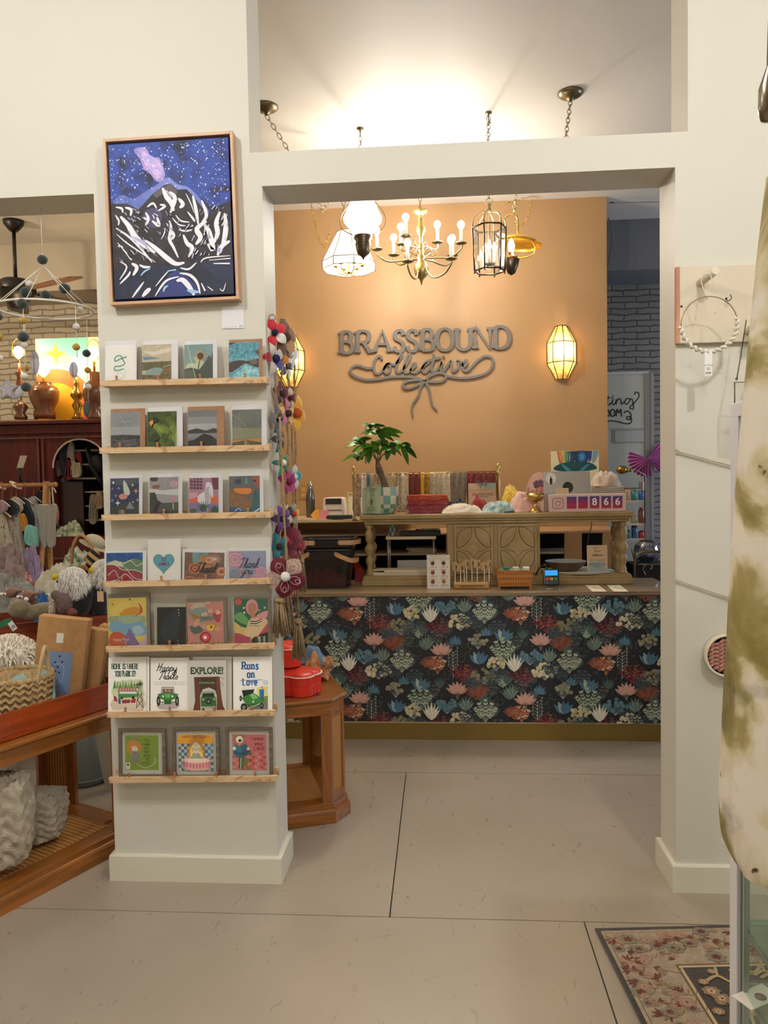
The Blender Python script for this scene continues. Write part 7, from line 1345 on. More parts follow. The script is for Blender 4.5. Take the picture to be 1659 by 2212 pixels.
GR = [('leftmost garland of felt flowers, red and white petals at its top', 588, 2.84, 690, 1330, [(592, 720, 26, ['#c02a3a', '#dcd4cc'], '#141c38', (.5, -1, .1), .35), (590, 775, 30, ['#c9bfb6', '#9c2032', '#c9bfb6', '#4a4f94'], '#16204a', (1, -.5, 0), .3), (597, 905, 26, ['#4c4a4c', '#6c6764'], '#262428', (1, -.3, 0), .4), (600, 950, 24, ['#5f5c60', '#3a3c40'], '#888', (1, -.35, 0), .3), (606, 1000, 26, ['#2f8a62', '#2a6f5c'], '#d8d4cc', (1, -.5, 0), .2), (607, 1120, 24, ['#5a2a72', '#3c2050'], '#1c1c20', (.8, -.6, 0), .3), (600, 1180, 26, ['#14707c', '#0f5864'], '#2a2a2a', (.8, -.7, 0), .3)], (608, 1290, 85)),
      ('second felt flower garland, brown lace bundle above pink petals', 612, 2.9, 700, 1300, [(612, 730, 34, ['#8c6a48', '#6c4a34', '#b08c60'], '#5a3a2a', (1, -.6, .1), .4), (604, 850, 22, ['#6a2028', '#3c2a2c'], '#3c2a2c', (1, -.4, 0), .4), (617, 893, 27, ['#d8a878', '#c96a9a', '#d8a878'], '#3c2a30', (1, -.4, 0), .22), (620, 1040, 26, ['#a8246a', '#8a1c50'], '#7c2050', (1, -.55, 0), .35), (613, 1110, 22, ['#c9b89c', '#222228'], '#e0dcd4', (.8, -.7, 0), .4), (612, 1165, 34, ['#5c1226', '#6c1a2c'], '#b03a3a', (.6, -1, 0), .45)], (618, 1250, 120)),
      ('third felt flower garland, white and orange petals before the left sconce', 626, 2.94, 740, 1330, [(622, 765, 27, ['#cf7a2c', '#d8d8dc', '#d8d8dc'], '#e0e0e4', (1, -.5, 0), .35), (616, 790, 26, ['#4a4a50', '#dcdce0'], '#5c5c60', (1, -.3, 0), .3), (623, 860, 20, ['#641828', '#c9b09c'], '#641828', (1, -.5, 0), .4), (632, 1030, 24, ['#128a94', '#b8bcc0'], '#c8ccd0', (1, -.6, 0), .3), (630, 1110, 22, ['#c9a23c', '#8c8a80'], '#b0301c', (1, -.5, 0), .35), (640, 1180, 26, ['#7c2034', '#6c1626'], '#8a2a3a', (.8, -.5, 0), .35)], (652, 1205, 75)),
      ('right felt flower garland with a bright yellow orange-centred flower', 636, 2.99, 760, 1340, [(634, 893, 36, ['#e0a412', '#d89a10'], '#b8501c', (1, -.45, 0), .3)], (643, 1335, 90)),
      ('front felt garland ending in the large maroon lace flower with white centre', 604, 2.755, 900, 1250, [(616, 1245, 38, [M('#5c1026', .9, bs=.3), M('#8c6a62', .9, c2='#b49a8c', sc=150)], '#dcd6d0', (.25, -1, .05), .45)], (603, 1290, 85))]
for gi, (lb, px, Y, y0, y1, FL, tas) in enumerate(GR):
    o = W(px, y0, Y); t = T('felt_flower_garland', lb, 'garland', (o.x, Y, o.z), 0, 'felt garlands in the doorway'); lc = lambda x, y: tuple(W(x, y, Y)-V((o.x, Y, o.z)))
    pts = [lc(px, y0)]+[lc(f[0]+3, f[1]) for f in FL]+[lc(tas[0], tas[1])]; m = MB(jute); m.tube(smooth(pts, 4), .0034, 6)
    sm_ = smooth(pts, 10); m.tube([(p[0]+.004*sin(i*1.7), p[1]+.004*cos(i*1.7), p[2]) for i, p in enumerate(sm_)], .003, 4); m.torus((0, 0, .006), .012, .002, 'Y', 10, 4); m.build('cord', t)
    for (x, y, r, cols, cc, nr, wd_) in FL: flower(t, lc(x, y), r*1.2*Y/1664, [M(c, .9) if isinstance(c, str) and len(c) == 4 else c for c in cols], cc if len(cc) == 7 else '#888888', nr, a0=.3+gi, lace=(gi == 4), wdt=wd_)
    m = MB(jute); tassel(m, lc(tas[0], tas[1]), tas[2]*Y/1664, .03 if gi != 2 else .018, 44, gi); m.build('tassel', t)
    if gi == 3: m = MB(M('#a3284c', .8)); a, b_ = lc(636, 1270), lc(640, 1345); m.tube([a, b_], .006, 4, flat=.3); m.build('pink_ribbon', t)
t = T('price_tag', 'small white barcode tag hanging from the garland tassels', 'tag', tuple(W(623, 1350, 2.98))); m = MB(M('#dcdcdc', .6)); m.at(0, 0, 0, rz=.2, ry=.15); m.box(-.012, 0, -.045, .012, .001, 0); A = Art(m, .024, .045, (0, 0, 20, 40), y=-.0003, z=-.045)
for i in range(6): A.rc('#333333', 3+i*2.4, 24, 4+i*2.4, 34)
A.t('#333333', 'COLLECTIVE', 10, 10, 3); m.build('paper', t); MB(jute).tube([(0, 0, 0), (0, .01, .07)], .001, 3).build('string', t)
# ---------------- right wall ----------------
p0_, p1_ = W(1457, 580, Y1), W(1460, 744, Y1); pk = M('#d3c6b0', .6)
t = T('peg_board', 'painted wooden board with white pegs and a raw pinkish left end', 'board', (p0_.x, Y1, p1_.z)); bh_ = p0_.z-p1_.z
m = MB(pk); m.box(.012, -.02, 0, .62, 0, bh_); m.build('board', t, bev=.001); MB(M('#b07a60', .8, c2='#c79478', sc=30, st=(1, 1, .2))).box(0, -.0205, 0, .012, 0, bh_).build('raw_edge', t)
def loc3(x, y, Y): return tuple(W(x, y, Y)-V((p0_.x, Y1, p1_.z)))
for (a, b_) in (((1512, 612), (1546, 584)), ((1615, 716), (1640, 694))): MB(M('#d8cdb8', .5)).cyl(loc3(*a, 2.77), loc3(*b_, 2.66), .0125, .0135, 16).build('peg', t)
m = MB(M('#4a3c30', .4, .7)); m.tube(smooth([loc3(1569, 645, 2.77), loc3(1572, 650, 2.75), loc3(1580, 645, 2.74), loc3(1578, 636, 2.74)], 4), .0016, 5); m.build('cup_hook', t)
for x, y in ((1472, 662), (1569, 645)): m = MB(M('#2c2620', .9)); a = loc3(x, y, Y1-.0205); m.cyl(a, (a[0], a[1]-.0006, a[2]), .004); m.build('screw_hole', t)
c_ = W(1532, 700, 2.66); t = T('hoop_dreamcatcher', 'small wire hoop half wrapped in white cord, hanging on the left peg', 'wall hanging', (c_.x, 2.66, c_.z)); R_ = 57*2.66/1664; lc = lambda x, y: tuple(W(x, y, 2.66)-V((c_.x, 2.66, c_.z)))
MB(M('#8a7458', .4, .6)).torus((0, 0, 0), R_, .0017, 'Y', 48, 5).build('hoop', t)
wr = M('#dcd4c4', .85); m = MB(wr); n = 110
m.tube([((R_+.004*cos(i*.9))*cos(a), .004*sin(i*.9), (R_+.004*cos(i*.9))*sin(a)) for i, a in enumerate([pi*1.02+(pi*1.02+.12)*k/n for k in range(n)])], .0055, 6); m.build('cord_wrap', t)
m = MB(wr); m.tube(smooth([lc(1528, 646), lc(1515, 610), lc(1522, 592), lc(1536, 597), lc(1533, 625), lc(1528, 646)], 4), .0017, 5)
for x, y0, y1 in ((1527, 650, 715), (1545, 650, 675), (1504, 668, 686)): m.tube(smooth([lc(x, y0), lc(x+1, (y0+y1)/2), lc(x-1, y1)], 4), .0008, 4); m.sph(lc(x, y1), .0035, 6, 4)
m.build('strings', t)
m = MB(M('#e6e6e6', .6)); a, b_ = lc(1521, 757), lc(1537, 812); m.box(a[0], -.006, b_[2], b_[0], -.005, a[2]); A = Art(m, b_[0]-a[0], a[2]-b_[2], (0, 0, 16, 55), y=-.0062, x=(a[0]+b_[0])/2, z=b_[2]); A.t('#444444', 'COTTON', 8, 34, 3.4)
for i in range(8): A.rc('#222222', 2+i*1.5, 47, 2.8+i*1.5, 51)
A.rc('#777777', 4, 38, 12, 39); A.rc('#777777', 4, 41, 12, 42); m.build('price_tag', t)
for i, (a, b_, c2_, d_) in enumerate(((1466, 975, 1640, 1022), (1461, 1252, 1640, 1312))):
    m = MB(M('#c9bda8', .9, bs=.4, bsc=300)); P0, P1 = W(a, b_, Y1-.012), W(c2_, d_, Y1-.012); m.tube([P0, P1], .0032, 6); m.tube(smooth([P0, P0+V((-.004, .005, .008)), P0+V((-.01, .011, .002)), P0+V((-.004, .006, -.008)), P0], 4), .002, 5); m.cyl(P0+V((0, .012, 0)), P0, .002)
    one(m, 'stretched_string', ['upper stretched pale cord pinned across the right wall', 'lower stretched pale cord pinned across the right wall'][i], 'cord')
p = W(1592, 852, 2.66); t = T('glass_flower_frame', 'tiny metal-edged glass frame with a pressed purple flower on a chain', 'frame', (p.x, 2.66, p.z)); lc = lambda x, y: tuple(W(x, y, 2.66)-V((p.x, 2.66, p.z)))
m = MB(dbrass); a, b_ = lc(1587, 826), lc(1650, 912); m.tube([(a[0], 0, a[2]), (b_[0], 0, a[2]), (b_[0], 0, b_[2]), (a[0], 0, b_[2])], .0022, 4, closed=True); m.build('frame', t)
m = MB(glassy('#ffffff', .15)); m.quad((a[0], 0, b_[2]), (b_[0], 0, b_[2]), (b_[0], 0, a[2]), (a[0], 0, a[2])); m.build('glass', t)
m = MB(M('#7a6cb4', .8)); f0 = lc(1612, 862)
for i in range(11): an = -.2+i*.34; e = (f0[0]+.024*cos(an), -.002, f0[2]+.024*sin(an)); m.tube([(f0[0], -.002, f0[2]), ((f0[0]+e[0])/2, -.002, (f0[2]+e[2])/2), e], [.001, .0035, .001], 4, flat=.3)
m.build('pressed_flower', t); m = MB(dbrass); chain(m, [lc(1591, 822), lc(1600, 770), lc(1612, 692)], r=.0008, L=.008, w=.002); m.torus(lc(1591, 818), .004, .001, 'Y', 10, 4); m.build('chain', t)
c_ = W(1584, 1425, 2.7); t = T('braided_hoop_tray', 'round white-rimmed piece filled with chunky pink braids on the right wall', 'wall hanging', (c_.x, Y1-.004, c_.z)); R_ = .072
m = MB(M('#e2d2bc', .6)); m.torus((0, -.03, 0), R_, .005, 'Y', 40, 6); m.at(0, 0, 0, rx=pi/2); m.lathe([(R_, 0), (R_, .03)], 32, cap=False); m.at(); m.build('rim', t)
m = MB(M('#b47a68', .9, bs=.4, bsc=150, sheen=.5))
for j in range(-4, 5):
    for i in range(-5, 6):
        x, z = j*.017, i*.014+(.007 if j % 2 else 0)
        if x*x+z*z < (R_-.008)**2: m.tube(smooth([(x-.007, -.018, z-.007), (x, -.026, z), (x+.007, -.018, z+.008*(1 if j % 2 else -1))], 3), .0058, 5)
m.at(0, 0, 0, rx=pi/2); m.lathe([(.001, .014), (R_-.004, .014)], 28); m.build('braid', t)
# display cabinet
cx, cyF, cyN = W(1577, 1400, 1.72).x, 1.72, 1.28; ZT_ = W(1577, 873, 1.72).z
t = T('display_cabinet', 'white framed glass display cabinet at the right edge, partly behind the dress', 'cabinet', (cx, cyN, 0)); Dc = cyF-cyN; wc = M('#e4e2e6', .35); al = M('#a8b0ac', .3, .6); m = MB(wc); fw_ = .02
for x in (0, .42):
    for y in (0, Dc-.04): m.box(x, y, .06, x+fw_, y+.04, ZT_-.03)
m.box(0, 0, ZT_-.03, .44, Dc, ZT_); m.box(0, 0, 0, .44, Dc, .06); m.build('frame', t, bev=.001)
m = MB(al)
for y in (Dc-.052, Dc-.07): m.box(.004, y, .06, .012, y+.008, ZT_-.03)
m.box(.012, Dc-.06, .06, .02, Dc-.04, ZT_-.03); m.build('channel', t)
m = MB(glassy('#eef6f2', .2)); m.quad((.006, Dc-.07, .06), (.006, .04, .06), (.006, .04, ZT_-.03), (.006, Dc-.07, ZT_-.03)); m.quad((fw_, Dc-.01, .06), (.42, Dc-.01, .06), (.42, Dc-.01, ZT_-.03), (fw_, Dc-.01, ZT_-.03)); m.build('glass_panes', t)
for z in (.385, .52): MB(glassy('#d8ece2', .25)).box(.014, .02, z, .42, Dc-.024, z+.006).build('glass_shelf', t); MB(al).box(.012, .02, z-.008, .018, Dc-.03, z).build('shelf_rail', t)
q = W(1650, 2180, 1.6); m = MB(M('#e2d4c8', .7)); m.box(-.03, 0, 0, .06, .05, .001); m.use(M('#7c5a50', .7)); m.cyl((.02, .02, .001), (.02, .02, .0022), .012)
one(m, 'cream_card', 'cream card with a brown dot lying inside the glass display cabinet', 'card', (q.x+.0, q.y+.01, .3915), rz=.5)
# dress
dm = bpy.data.materials.new('tie_dye_cotton'); nt, b = nodes(dm); n1 = N(nt, 'TexNoise'); n1.inputs['Scale'].default_value = 8.5; n1.inputs['Detail'].default_value = 5; n1.inputs['Distortion'].default_value = .8; nt.links.new(coords(nt, (1, 1, .75)), n1.inputs[0])
n2 = N(nt, 'TexNoise'); n2.inputs['Scale'].default_value = 6; n2.inputs['Detail'].default_value = 6; nt.links.new(coords(nt, (1, 1, 1), rot=(0, .5, 1)), n2.inputs[0]); n3 = N(nt, 'TexNoise'); n3.inputs['Scale'].default_value = 34; n3.inputs['Detail'].default_value = 3; nt.links.new(coords(nt), n3.inputs[0])
mx = N(nt, 'MixRGB', blend_type='MULTIPLY'); mx.inputs[0].default_value = 1; nt.links.new(ramp(nt, n1.outputs[0], [(.44, '#e0d8cb'), (.5, '#cfc4a4'), (.555, '#a09260'), (.64, '#877a42')]), mx.inputs[1]); nt.links.new(ramp(nt, n2.outputs[0], [(.33, '#8f8d90'), (.42, '#fdf8f2')]), mx.inputs[2])
mx2 = N(nt, 'MixRGB', blend_type='MULTIPLY'); mx2.inputs[0].default_value = 1; nt.links.new(mx.outputs[0], mx2.inputs[1]); nt.links.new(ramp(nt, n3.outputs[0], [(.24, '#6a4c34'), (.28, '#ffffff')]), mx2.inputs[2]); nt.links.new(mx2.outputs[0], b.inputs['Base Color']); b.inputs['Roughness'].default_value = .8; bump(nt, b, n3.outputs[0], .15, .004)
DL = [(1659, 380), (1640, 540), (1626, 680), (1612, 830), (1600, 960), (1590, 1100), (1581, 1250), (1574, 1400), (1566, 1540), (1562, 1640), (1560, 1720), (1563, 1780), (1572, 1830), (1590, 1865)]
DLs = smooth(DL, 4); Yd = 1.08; cxd = W(1740, 1000, Yd).x; dz0 = W(1590, 1865, Yd).z
t = T('hanging_dress', 'cream and olive tie-dyed dress hanging at the right edge in front', 'dress', (cxd, Yd, dz0))
def dfn(u, v):
    i = v*(len(DLs)-1); k = int(i); f_ = i-k; a = DLs[min(k, len(DLs)-1)]; b_ = DLs[min(k+1, len(DLs)-1)]; px, py = a[0]+(b_[0]-a[0])*f_, a[1]+(b_[1]-a[1])*f_; P_ = W(px, py, Yd); R_ = cxd-P_.x
    an = -pi+2*pi*u-.0; fold = 1+.05*v*sin(an*7+v*2)+.03*sin(an*13)*v; dip = max(0, v-.75)*4*.07*(1+cos(an))*.5
    return (R_*cos(an)*fold if abs(cos(an)) < .95 else R_*cos(an), .085*(.5+v*.6)*sin(an)*fold, P_.z-dz0-dip)
m = MB(dm); m.grid(dfn, 72, 48); m.build('dress_body', t)
m = MB(M('#8c8270', .25, 1)); hk = W(1656, 262, .75); m.lathe([(.002, 0), (.009, .002), (.0115, .012), (.011, .03), (.004, .05), (.003, .09)], 16); one(m, 'metal_hook', 'blurry polished metal hook end at the top right edge', 'hook', (hk.x+.004, hk.y, hk.z))
# rug
rz_ = RD(5); r0 = F(1285, 2011); RL, RW = 1.7, 1.1; t = T('floor_rug', 'beige and black floral oriental rug on the floor at lower right', 'rug', (r0.x, r0.y, 0), rz_)
base_ = M('#a39078', .95, c2='#8f7c66', sc=60, bs=.4, bsc=300, sheen=.3); blk = M('#2a2420', .95, c2='#3a302a', sc=80, sheen=.3); m = MB(blk); m.box(0, -RL, 0, RW, 0, .009)
m.at(0, -RL, .0092, rx=-pi/2); A = Art(m, RW, RL, (0, 0, RW*1000, RL*1000), y=0, x=RW/2, eps=.0000012)
A.rc(base_, 14, 16, RW*1000-14, RL*1000-14); A.s('#6a4a34', [(26, 28), (1074, 28), (1074, 1672), (26, 1672)], 3, 0, True); A.rc('#8a7456', 186, 196, 914, 1504); A.rc('#3a2c22', 190, 200, 910, 1500); A.rc('#b39c78', 194, 204, 906, 1496); A.rc(blk, 204, 214, 896, 1486)
R9 = random.Random(5); cr, gy, tn, pk_ = '#642820', '#7a7260', '#8a6e50', '#9c7462'
def ros(x, y, s, c1, c2):
    for i in range(7): A.c(c1, x+s*.7*cos(i*.9), y+s*.6*sin(i*.9), s*.38, s*.3, 8)
    for i in range(5): A.c(c2, x+s*.32*cos(i*1.26), y+s*.3*sin(i*1.26), s*.2, s*.2, 7)
    A.c('#3a2420', x, y, s*.16, None, 6)
for i in range(420):
    x, y = max(42, R9.uniform(34, 1050)*(.5 if i % 2 else 1)), R9.uniform(34, 640)
    if 165 < x < 925 and y > 178: continue
    s = R9.uniform(11, 21)
    if i % 5 == 0: ros(x, y, s*1.5, gy, cr)
    elif i % 5 == 1: ros(x, y, s*1.2, pk_, base_)
    else:
        a = R9.random()*6.28
        for k in (-.6, 0, .6): A.p(cr if i % 2 else tn, [(x, y), (x+s*cos(a+k-.25), y+s*sin(a+k-.25)), (x+s*1.7*cos(a+k), y+s*1.7*sin(a+k)), (x+s*cos(a+k+.25), y+s*sin(a+k+.25))])
    if i % 3 == 0: A.s('#7a6040', [(x, y), (x+30, y+12), (x+44, y-10)], 3, 3)
for i in range(110):
    x, y = R9.uniform(225, 870)*(.6 if i % 2 else 1)+(90 if i % 2 else 0), R9.uniform(235, 640); s = R9.uniform(14, 26)
    if i % 3: ros(x, y, s, tn, '#b89c80')
    else: A.s('#a3906a', [(x, y), (x+40, y-20), (x+70, y+10), (x+110, y-30)], 11, 4); A.s('#a3906a', [(x+40, y-20), (x+50, y-60)], 9, 3)
m.build('woven_pile', t)
# ---------------- left foreground table ----------------
L1_ = F(243, 1850); HT = .585; rL = math.atan2(.898, .439); ux, uy = cos(rL), sin(rL); vx, vy = -uy, ux
tb = end_table('cane_coffee_table', 'long oak table with cane lower shelf at the left edge of the picture', (L1_.x-.012+ux*.07, L1_.y+.01+uy*.07, 0), rL, 1.0, .5, .078, HT)
ux, uy = cos(rL), sin(rL); vx, vy = -uy, ux
def TL(a, b_, z): return (L1_.x-.012+ux*a+vx*b_, L1_.y+.01+uy*a+vy*b_, z)      # along the front edge, into the table
org = wood('#a8430f', '#86330a', .6, 'X', .28, .5)
def tray(name, label, loc, rz, L, D, H, mt):
    t = T(name, label, 'tray', loc, rz); m = MB(mt); m.box(-L, 0, 0, 0, .014, H); m.build('front_panel', t, bev=.002); m = MB(mt); m.box(-L, D-.014, 0, 0, D, H); m.build('back_panel', t, bev=.002)
    m = MB(mt); m.box(-.014, .014, 0, 0, D-.014, H); m.box(-L, .014, 0, -L+.014, D-.014, H); m.build('side_panel', t, bev=.002); MB(M('#2c1a12', .8)).box(-L+.014, .014, 0, -.014, D-.014, .01).build('floor_panel', t); return t
tray('wooden_drawer_tray', 'glossy orange wood drawer used as a tray on the cane table', TL(.13, .035, HT+.0022), rL, 1.0, .44, .1, org)
zt2 = HT+.0135
kb_ = M('#a87d4e', .85, c2='#b58a5a', sc=30)
def Tw(px, py, b_): # point over the tray at depth b_ into the table, seen at px
    best = min((abs((lambda q: W(px, py, q[1]).x-q[0])(TL(a/100, b_, 0))), a/100) for a in range(-70, 12)); return best[1]
for i, (x, y, h_, w_, lb, ln) in enumerate(((118, .16, .36, .2, 'front kraft box with a blue dotted window, leaning in the orange tray', .13), (184, .2, .3, .1, 'middle plain kraft box leaning behind the windowed one', .16), (214, .2, .3, .1, 'rearmost plain kraft box leaning next to the column', .2))):
    q = W(x, 1500, [3.0, 3.07, 3.13][i]); t = T('kraft_box', lb, 'box', (q.x, q.y, zt2+.006), RD(6), ry=ln); 
    m = MB(kb_); m.box(-w_/2, 0, 0, w_/2, .055, h_); m.build('body', t, bev=.003)
    if i == 0:
        m = MB(M('#6f86a8', .35)); A = Art(m, w_, h_, (0, 0, 100, 160), y=-.001)
        A.rc('#7187ab', 22, 62, 76, 138); A.dots('#16181c', [(50, 70, 2), (42, 82, 2), (56, 80, 2), (36, 92, 2), (48, 90, 2), (44, 98, 2), (52, 100, 2), (40, 108, 2)], 8); A.s('#a9bbc8', [(40, 86), (50, 84), (60, 88), (60, 110), (48, 122), (42, 110)], 1, 4); m.build('window_panel', t); m = MB(M('#d8d4cc', .7)); A = Art(m, w_, h_, (0, 0, 100, 160), y=-.001); A.rc('#d8d4cc', 40, 28, 54, 46); m.build('paper_label', t)
# straw basket
q = F(-12, 1560, .53); straw = M('#bda074', .9, c2='#a08458', sc=60, bs=.8, bsc=90); t = T('straw_basket', 'coiled straw basket with a wrapped handle in the orange tray', 'basket', (TL(-.25, .2, 0)[0], TL(-.25, .2, 0)[1], zt2)); t.scale = (.88, .88, 1.3)
m = MB(straw); m.lathe([(.1, 0), (.125, .02), (.14, .08), (.145, .13)], 40, cap=False, ripple=lambda a, k: 1+.01*sin(a*34)); m.build('wall', t, solid=.008)
for z, r in ((.02, .13), (.04, .137), (.06, .142), (.08, .146), (.1, .149), (.118, .151)): MB(straw).tube([((r+.003*sin(k*.9))*cos(2*pi*k/90), (r+.003*sin(k*.9))*sin(2*pi*k/90), z+.006*sin(k*1.8)) for k in range(90)], .006, 5, closed=True).build('woven_row', t)
MB(straw).torus((0, 0, .132), .148, .009, 'Z', 40, 6).build('rim', t); MB(M('#c9b088', .8, bs=.6, bsc=300)).tube(smooth([(.13, -.07, .12), (.15, -.06, .19), (.15, -.03, .22), (.145, 0, .19), (.145, .01, .12)], 5), .008, 7).build('handle', t)
for i, (x, lb) in enumerate(((.015, 'pale blue card with yellow picture standing in the straw basket, front one'), (.085, 'smaller pale blue card with a small yellow picture behind, in the straw basket'))):
    m = MB(M('#8fb0b2', .6)); m.plate(smooth([(-.05, 0), (.05, 0), (.05, .1), (.02, .15), (-.03, .12), (-.055, .06)], 2, True), 0, .002); A = Art(m, .1, .15, (0, 0, 100, 150), y=-.0003); A.p('#d8c48a', [(52, 30), (80, 45), (78, 90), (50, 95), (45, 60)], 2); A.c('#d9a24a', 40, 120, 26, 14); A.t('#31505a', 'PIG JA', 28, 82, 18)
    one(m, 'header_card', lb, 'card', (t.location.x+x, t.location.y-.06+.06*i, zt2+.04), .1, rx=-.35)
import mathutils.noise as mn
def fur(m, c, r, L, n, seed, w=.0035, drop=.5, lo=-1):
    rr = random.Random(seed)
    for i in range(n):
        d = V((rr.gauss(0, 1), rr.gauss(0, 1), rr.gauss(0, 1))).normalized()
        if d.z < lo: continue
        p = V(c)+V((d.x*r[0], d.y*r[1], d.z*r[2])); s = d.orthogonal().normalized(); s = (s+d.cross(s)*rr.uniform(-1, 1)).normalized(); e = p+d*L*.75+V((0, 0, -L*drop))+V((rr.uniform(-1, 1), rr.uniform(-1, 1), 0))*L*.3
        mdl = p+d*L*.5; m.af([m.av(p-s*w), m.av(p+s*w), m.av(mdl+s*w*.7), m.av(mdl-s*w*.7)], True); m.af([m.av(mdl-s*w*.7), m.av(mdl+s*w*.7), m.av(e)], True)
q = W(15, 1470, 2.75); m = MB(M('#ece2d2', .8, sheen=.5)); m.sph((0, 0, .07), (.1, .06, .07), 14, 9); fur(m, (0, 0, .07), (.1, .06, .07), .05, 900, 2, .004)
one(m, 'fluffy_pompom', 'fluffy off-white fur toy behind the straw basket', 'toy', (TL(-.12, .38, 0)[0]-.03, TL(-.12, .38, 0)[1], zt2+.13))
# knit blanket on the cane shelf
knm = M('#a89c88', .95, c2='#b8ad9a', sc=40, bs=.7, bsc=180, sheen=.3)
def knit(m, c, r, tw=1.):
    def f(d):
        a = math.atan2(d.y, d.x); k2 = 1/max(abs(d.x), abs(d.y), abs(d.z))**.55; u = a*7*tw; v = math.asin(max(-1, min(1, d.z)))*11; return k2*(.86+.05*abs(sin(u+1.3*sin(v)))+.03*sin(v*2+cos(u)*2)+.1*mn.noise(V(d)*2.2))
    m.sph(c, r, 110, 80, f)
q = F(10, 1905, .1); m = MB(knm); knit(m, (0, 0, .185), (.1, .11, .185)); one(m, 'knit_blanket', 'chunky cable-knit grey beige blanket on the lower cane shelf, front roll', 'blanket', (q.x-.045, q.y+.1, .098), .3)
q = F(80, 1830, .1); m = MB(knm); knit(m, (0, 0, .1), (.1, .11, .105)); one(m, 'knit_blanket', 'smaller cable-knit blanket end behind the front roll on the cane shelf', 'blanket', (q.x-.02, q.y+.08, .096), .2)
# floor level things beyond
q = F(183, 1690); t = T('grey_bin', 'round grey bin on the floor beyond the cane table', 'bin', (q.x, q.y+.02, 0)); gm = M('#7f8682', .5); MB(gm).lathe([(.09, 0), (.1, .01), (.105, .03), (.115, .5)], 28).build('body', t); MB(gm).torus((0, 0, .03), .106, .006, 'Z', 28, 5).build('foot_ring', t); MB(gm).torus((0, 0, .5), .117, .008, 'Z', 28, 5).build('rim', t)
q = F(237, 1720); m = MB(M('#a8a294', .6)); m.plate(smooth([(-.02, 0), (.03, 0), (.03, .55), (-.05, .55), (-.075, .42), (-.06, .2)], 4, True), 0, .03); one(m, 'curved_panel', 'pale curved wooden panel standing by the column', 'panel', (q.x-.02, q.y+.06, 0))
m = MB(M('#8d9490', .6)); m.box(-3.1, 4.12, 0, -1.55, 4.38, .698); one(m, 'storage_unit', 'low grey storage unit beneath the plush toy display', 'cabinet', bev=.004)
# crate stand and crate of plush
zcr = .70; qa, qb = W(42, 1400, 3.5), W(246, 1400, 3.72); rc = math.atan2(qb.y-qa.y, qb.x-qa.x)
st = T('display_stand', 'pale painted stand under the red-brown crate of plush toys', 'stand', (qb.x, qb.y, 0), rc); MB(M('#c9c4b6', .6)).box(-.62, 0, zcr-.06, 0, .4, zcr-.001).build('top', st)
for x in (-.61, -.05):
    for y in (.01, .35): MB(M('#c9c4b6', .6)).box(x, y, 0, x+.04, y+.04, zcr-.06).build('leg', st)
tray('wooden_crate', 'red-brown wooden crate heaped with plush toys', (qb.x, qb.y-.02, zcr), rc, .56, .4, .15, wood('#8a3a1c', '#6e2a12', .6, 'X', .35, .4))
zc0 = zcr+.012; K = 6.9125
def Lq(x, y, Y): return W(x/K, 1130+y/K, Y)
def Lm(x, y, Y): return W(x/K, 940+y/K, Y)
s1 = 1/K*3.7/1664
def plush(label, Y, parts, mats, eyes=(), base=None, vox=.006, name='plush_toy', extra=None, cat='soft toy'):
    """parts: (material index, x, y, rx, ry, depth offset) in crop pixels"""
    o = Lq(parts[0][1], parts[0][2], Y); s = Y/1664/K; t = T(name, label, cat, (o.x, Y, o.z))
    for mi, (nm, c_) in enumerate(mats):
        m = MB(c_)
        for p in parts:
            if p[0] == mi: q = Lq(p[1], p[2], Y)-V((o.x, Y, o.z)); m.sph((q.x, p[5], q.z), (p[3]*s, (p[3]+p[4])/2*s*.9 if len(p) < 7 else p[6]*s, p[4]*s), 14, 10)
        m.build(nm, t, vox=vox)
    for (x, y, r) in eyes:
        q = Lq(x, y, Y)-V((o.x, Y, o.z)); yy = extra[0] if extra else -.05
        e = MB(M('#e8e0d8', .4)).sph((q.x, yy, q.z), r*1.6*s, 10, 7).build('eye', t); MB(M('#1c1210', .1, coat=1)).sph((q.x, yy-r*.9*s, q.z), r*s, 8, 6).build('pupil', e)
    return t
wht_ = M('#ece7dd', .95)
E1 = plush('eagle plush in the crate with white fur head and yellow beak facing left', 3.62, [(0, 1130, 1200, 190, 220, .05), (0, 1200, 1080, 130, 130, .05), (1, 870, 785, 52, 52, -.03), (1, 840, 815, 26, 36, -.03), (2, 1060, 880, 180, 170, .02)], [('body', M('#0f0e10', .95, bs=.4, bsc=150, sheen=.3)), ('beak', M('#c9b414', .6)), ('head', wht_)])
o = E1.location; q = Lq(1060, 880, 3.62)-o; m = MB(M('#f6f2ea', .8, sheen=.5)); fur(m, q+V((0, .02, 0)), (.058, .05, .056), .035, 2600, 3, .0022, .75); m.build('fur', E1); q = Lq(938, 850, 3.62)-o; MB(M('#1c1210', .2)).sph((q.x, -.055, q.z), .005, 8, 6).build('eye', E1)
E2 = plush('second eagle plush next to the column, white fur and yellow beak', 3.72, [(0, 1430, 1180, 190, 270, .02), (1, 1400, 690, 50, 52, -.02), (1, 1370, 715, 26, 36, -.02), (2, 1510, 760, 140, 160, .03)], [('body', M('#121113', .95, bs=.4, bsc=150, sheen=.3)), ('beak', M('#c9b414', .6)), ('head', wht_)])
o = E2.location; q = Lq(1510, 760, 3.72)-o; m = MB(M('#f6f2ea', .8, sheen=.5)); fur(m, q+V((0, .03, 0)), (.05, .045, .055), .035, 1800, 4, .0022, .75); m.build('fur', E2)
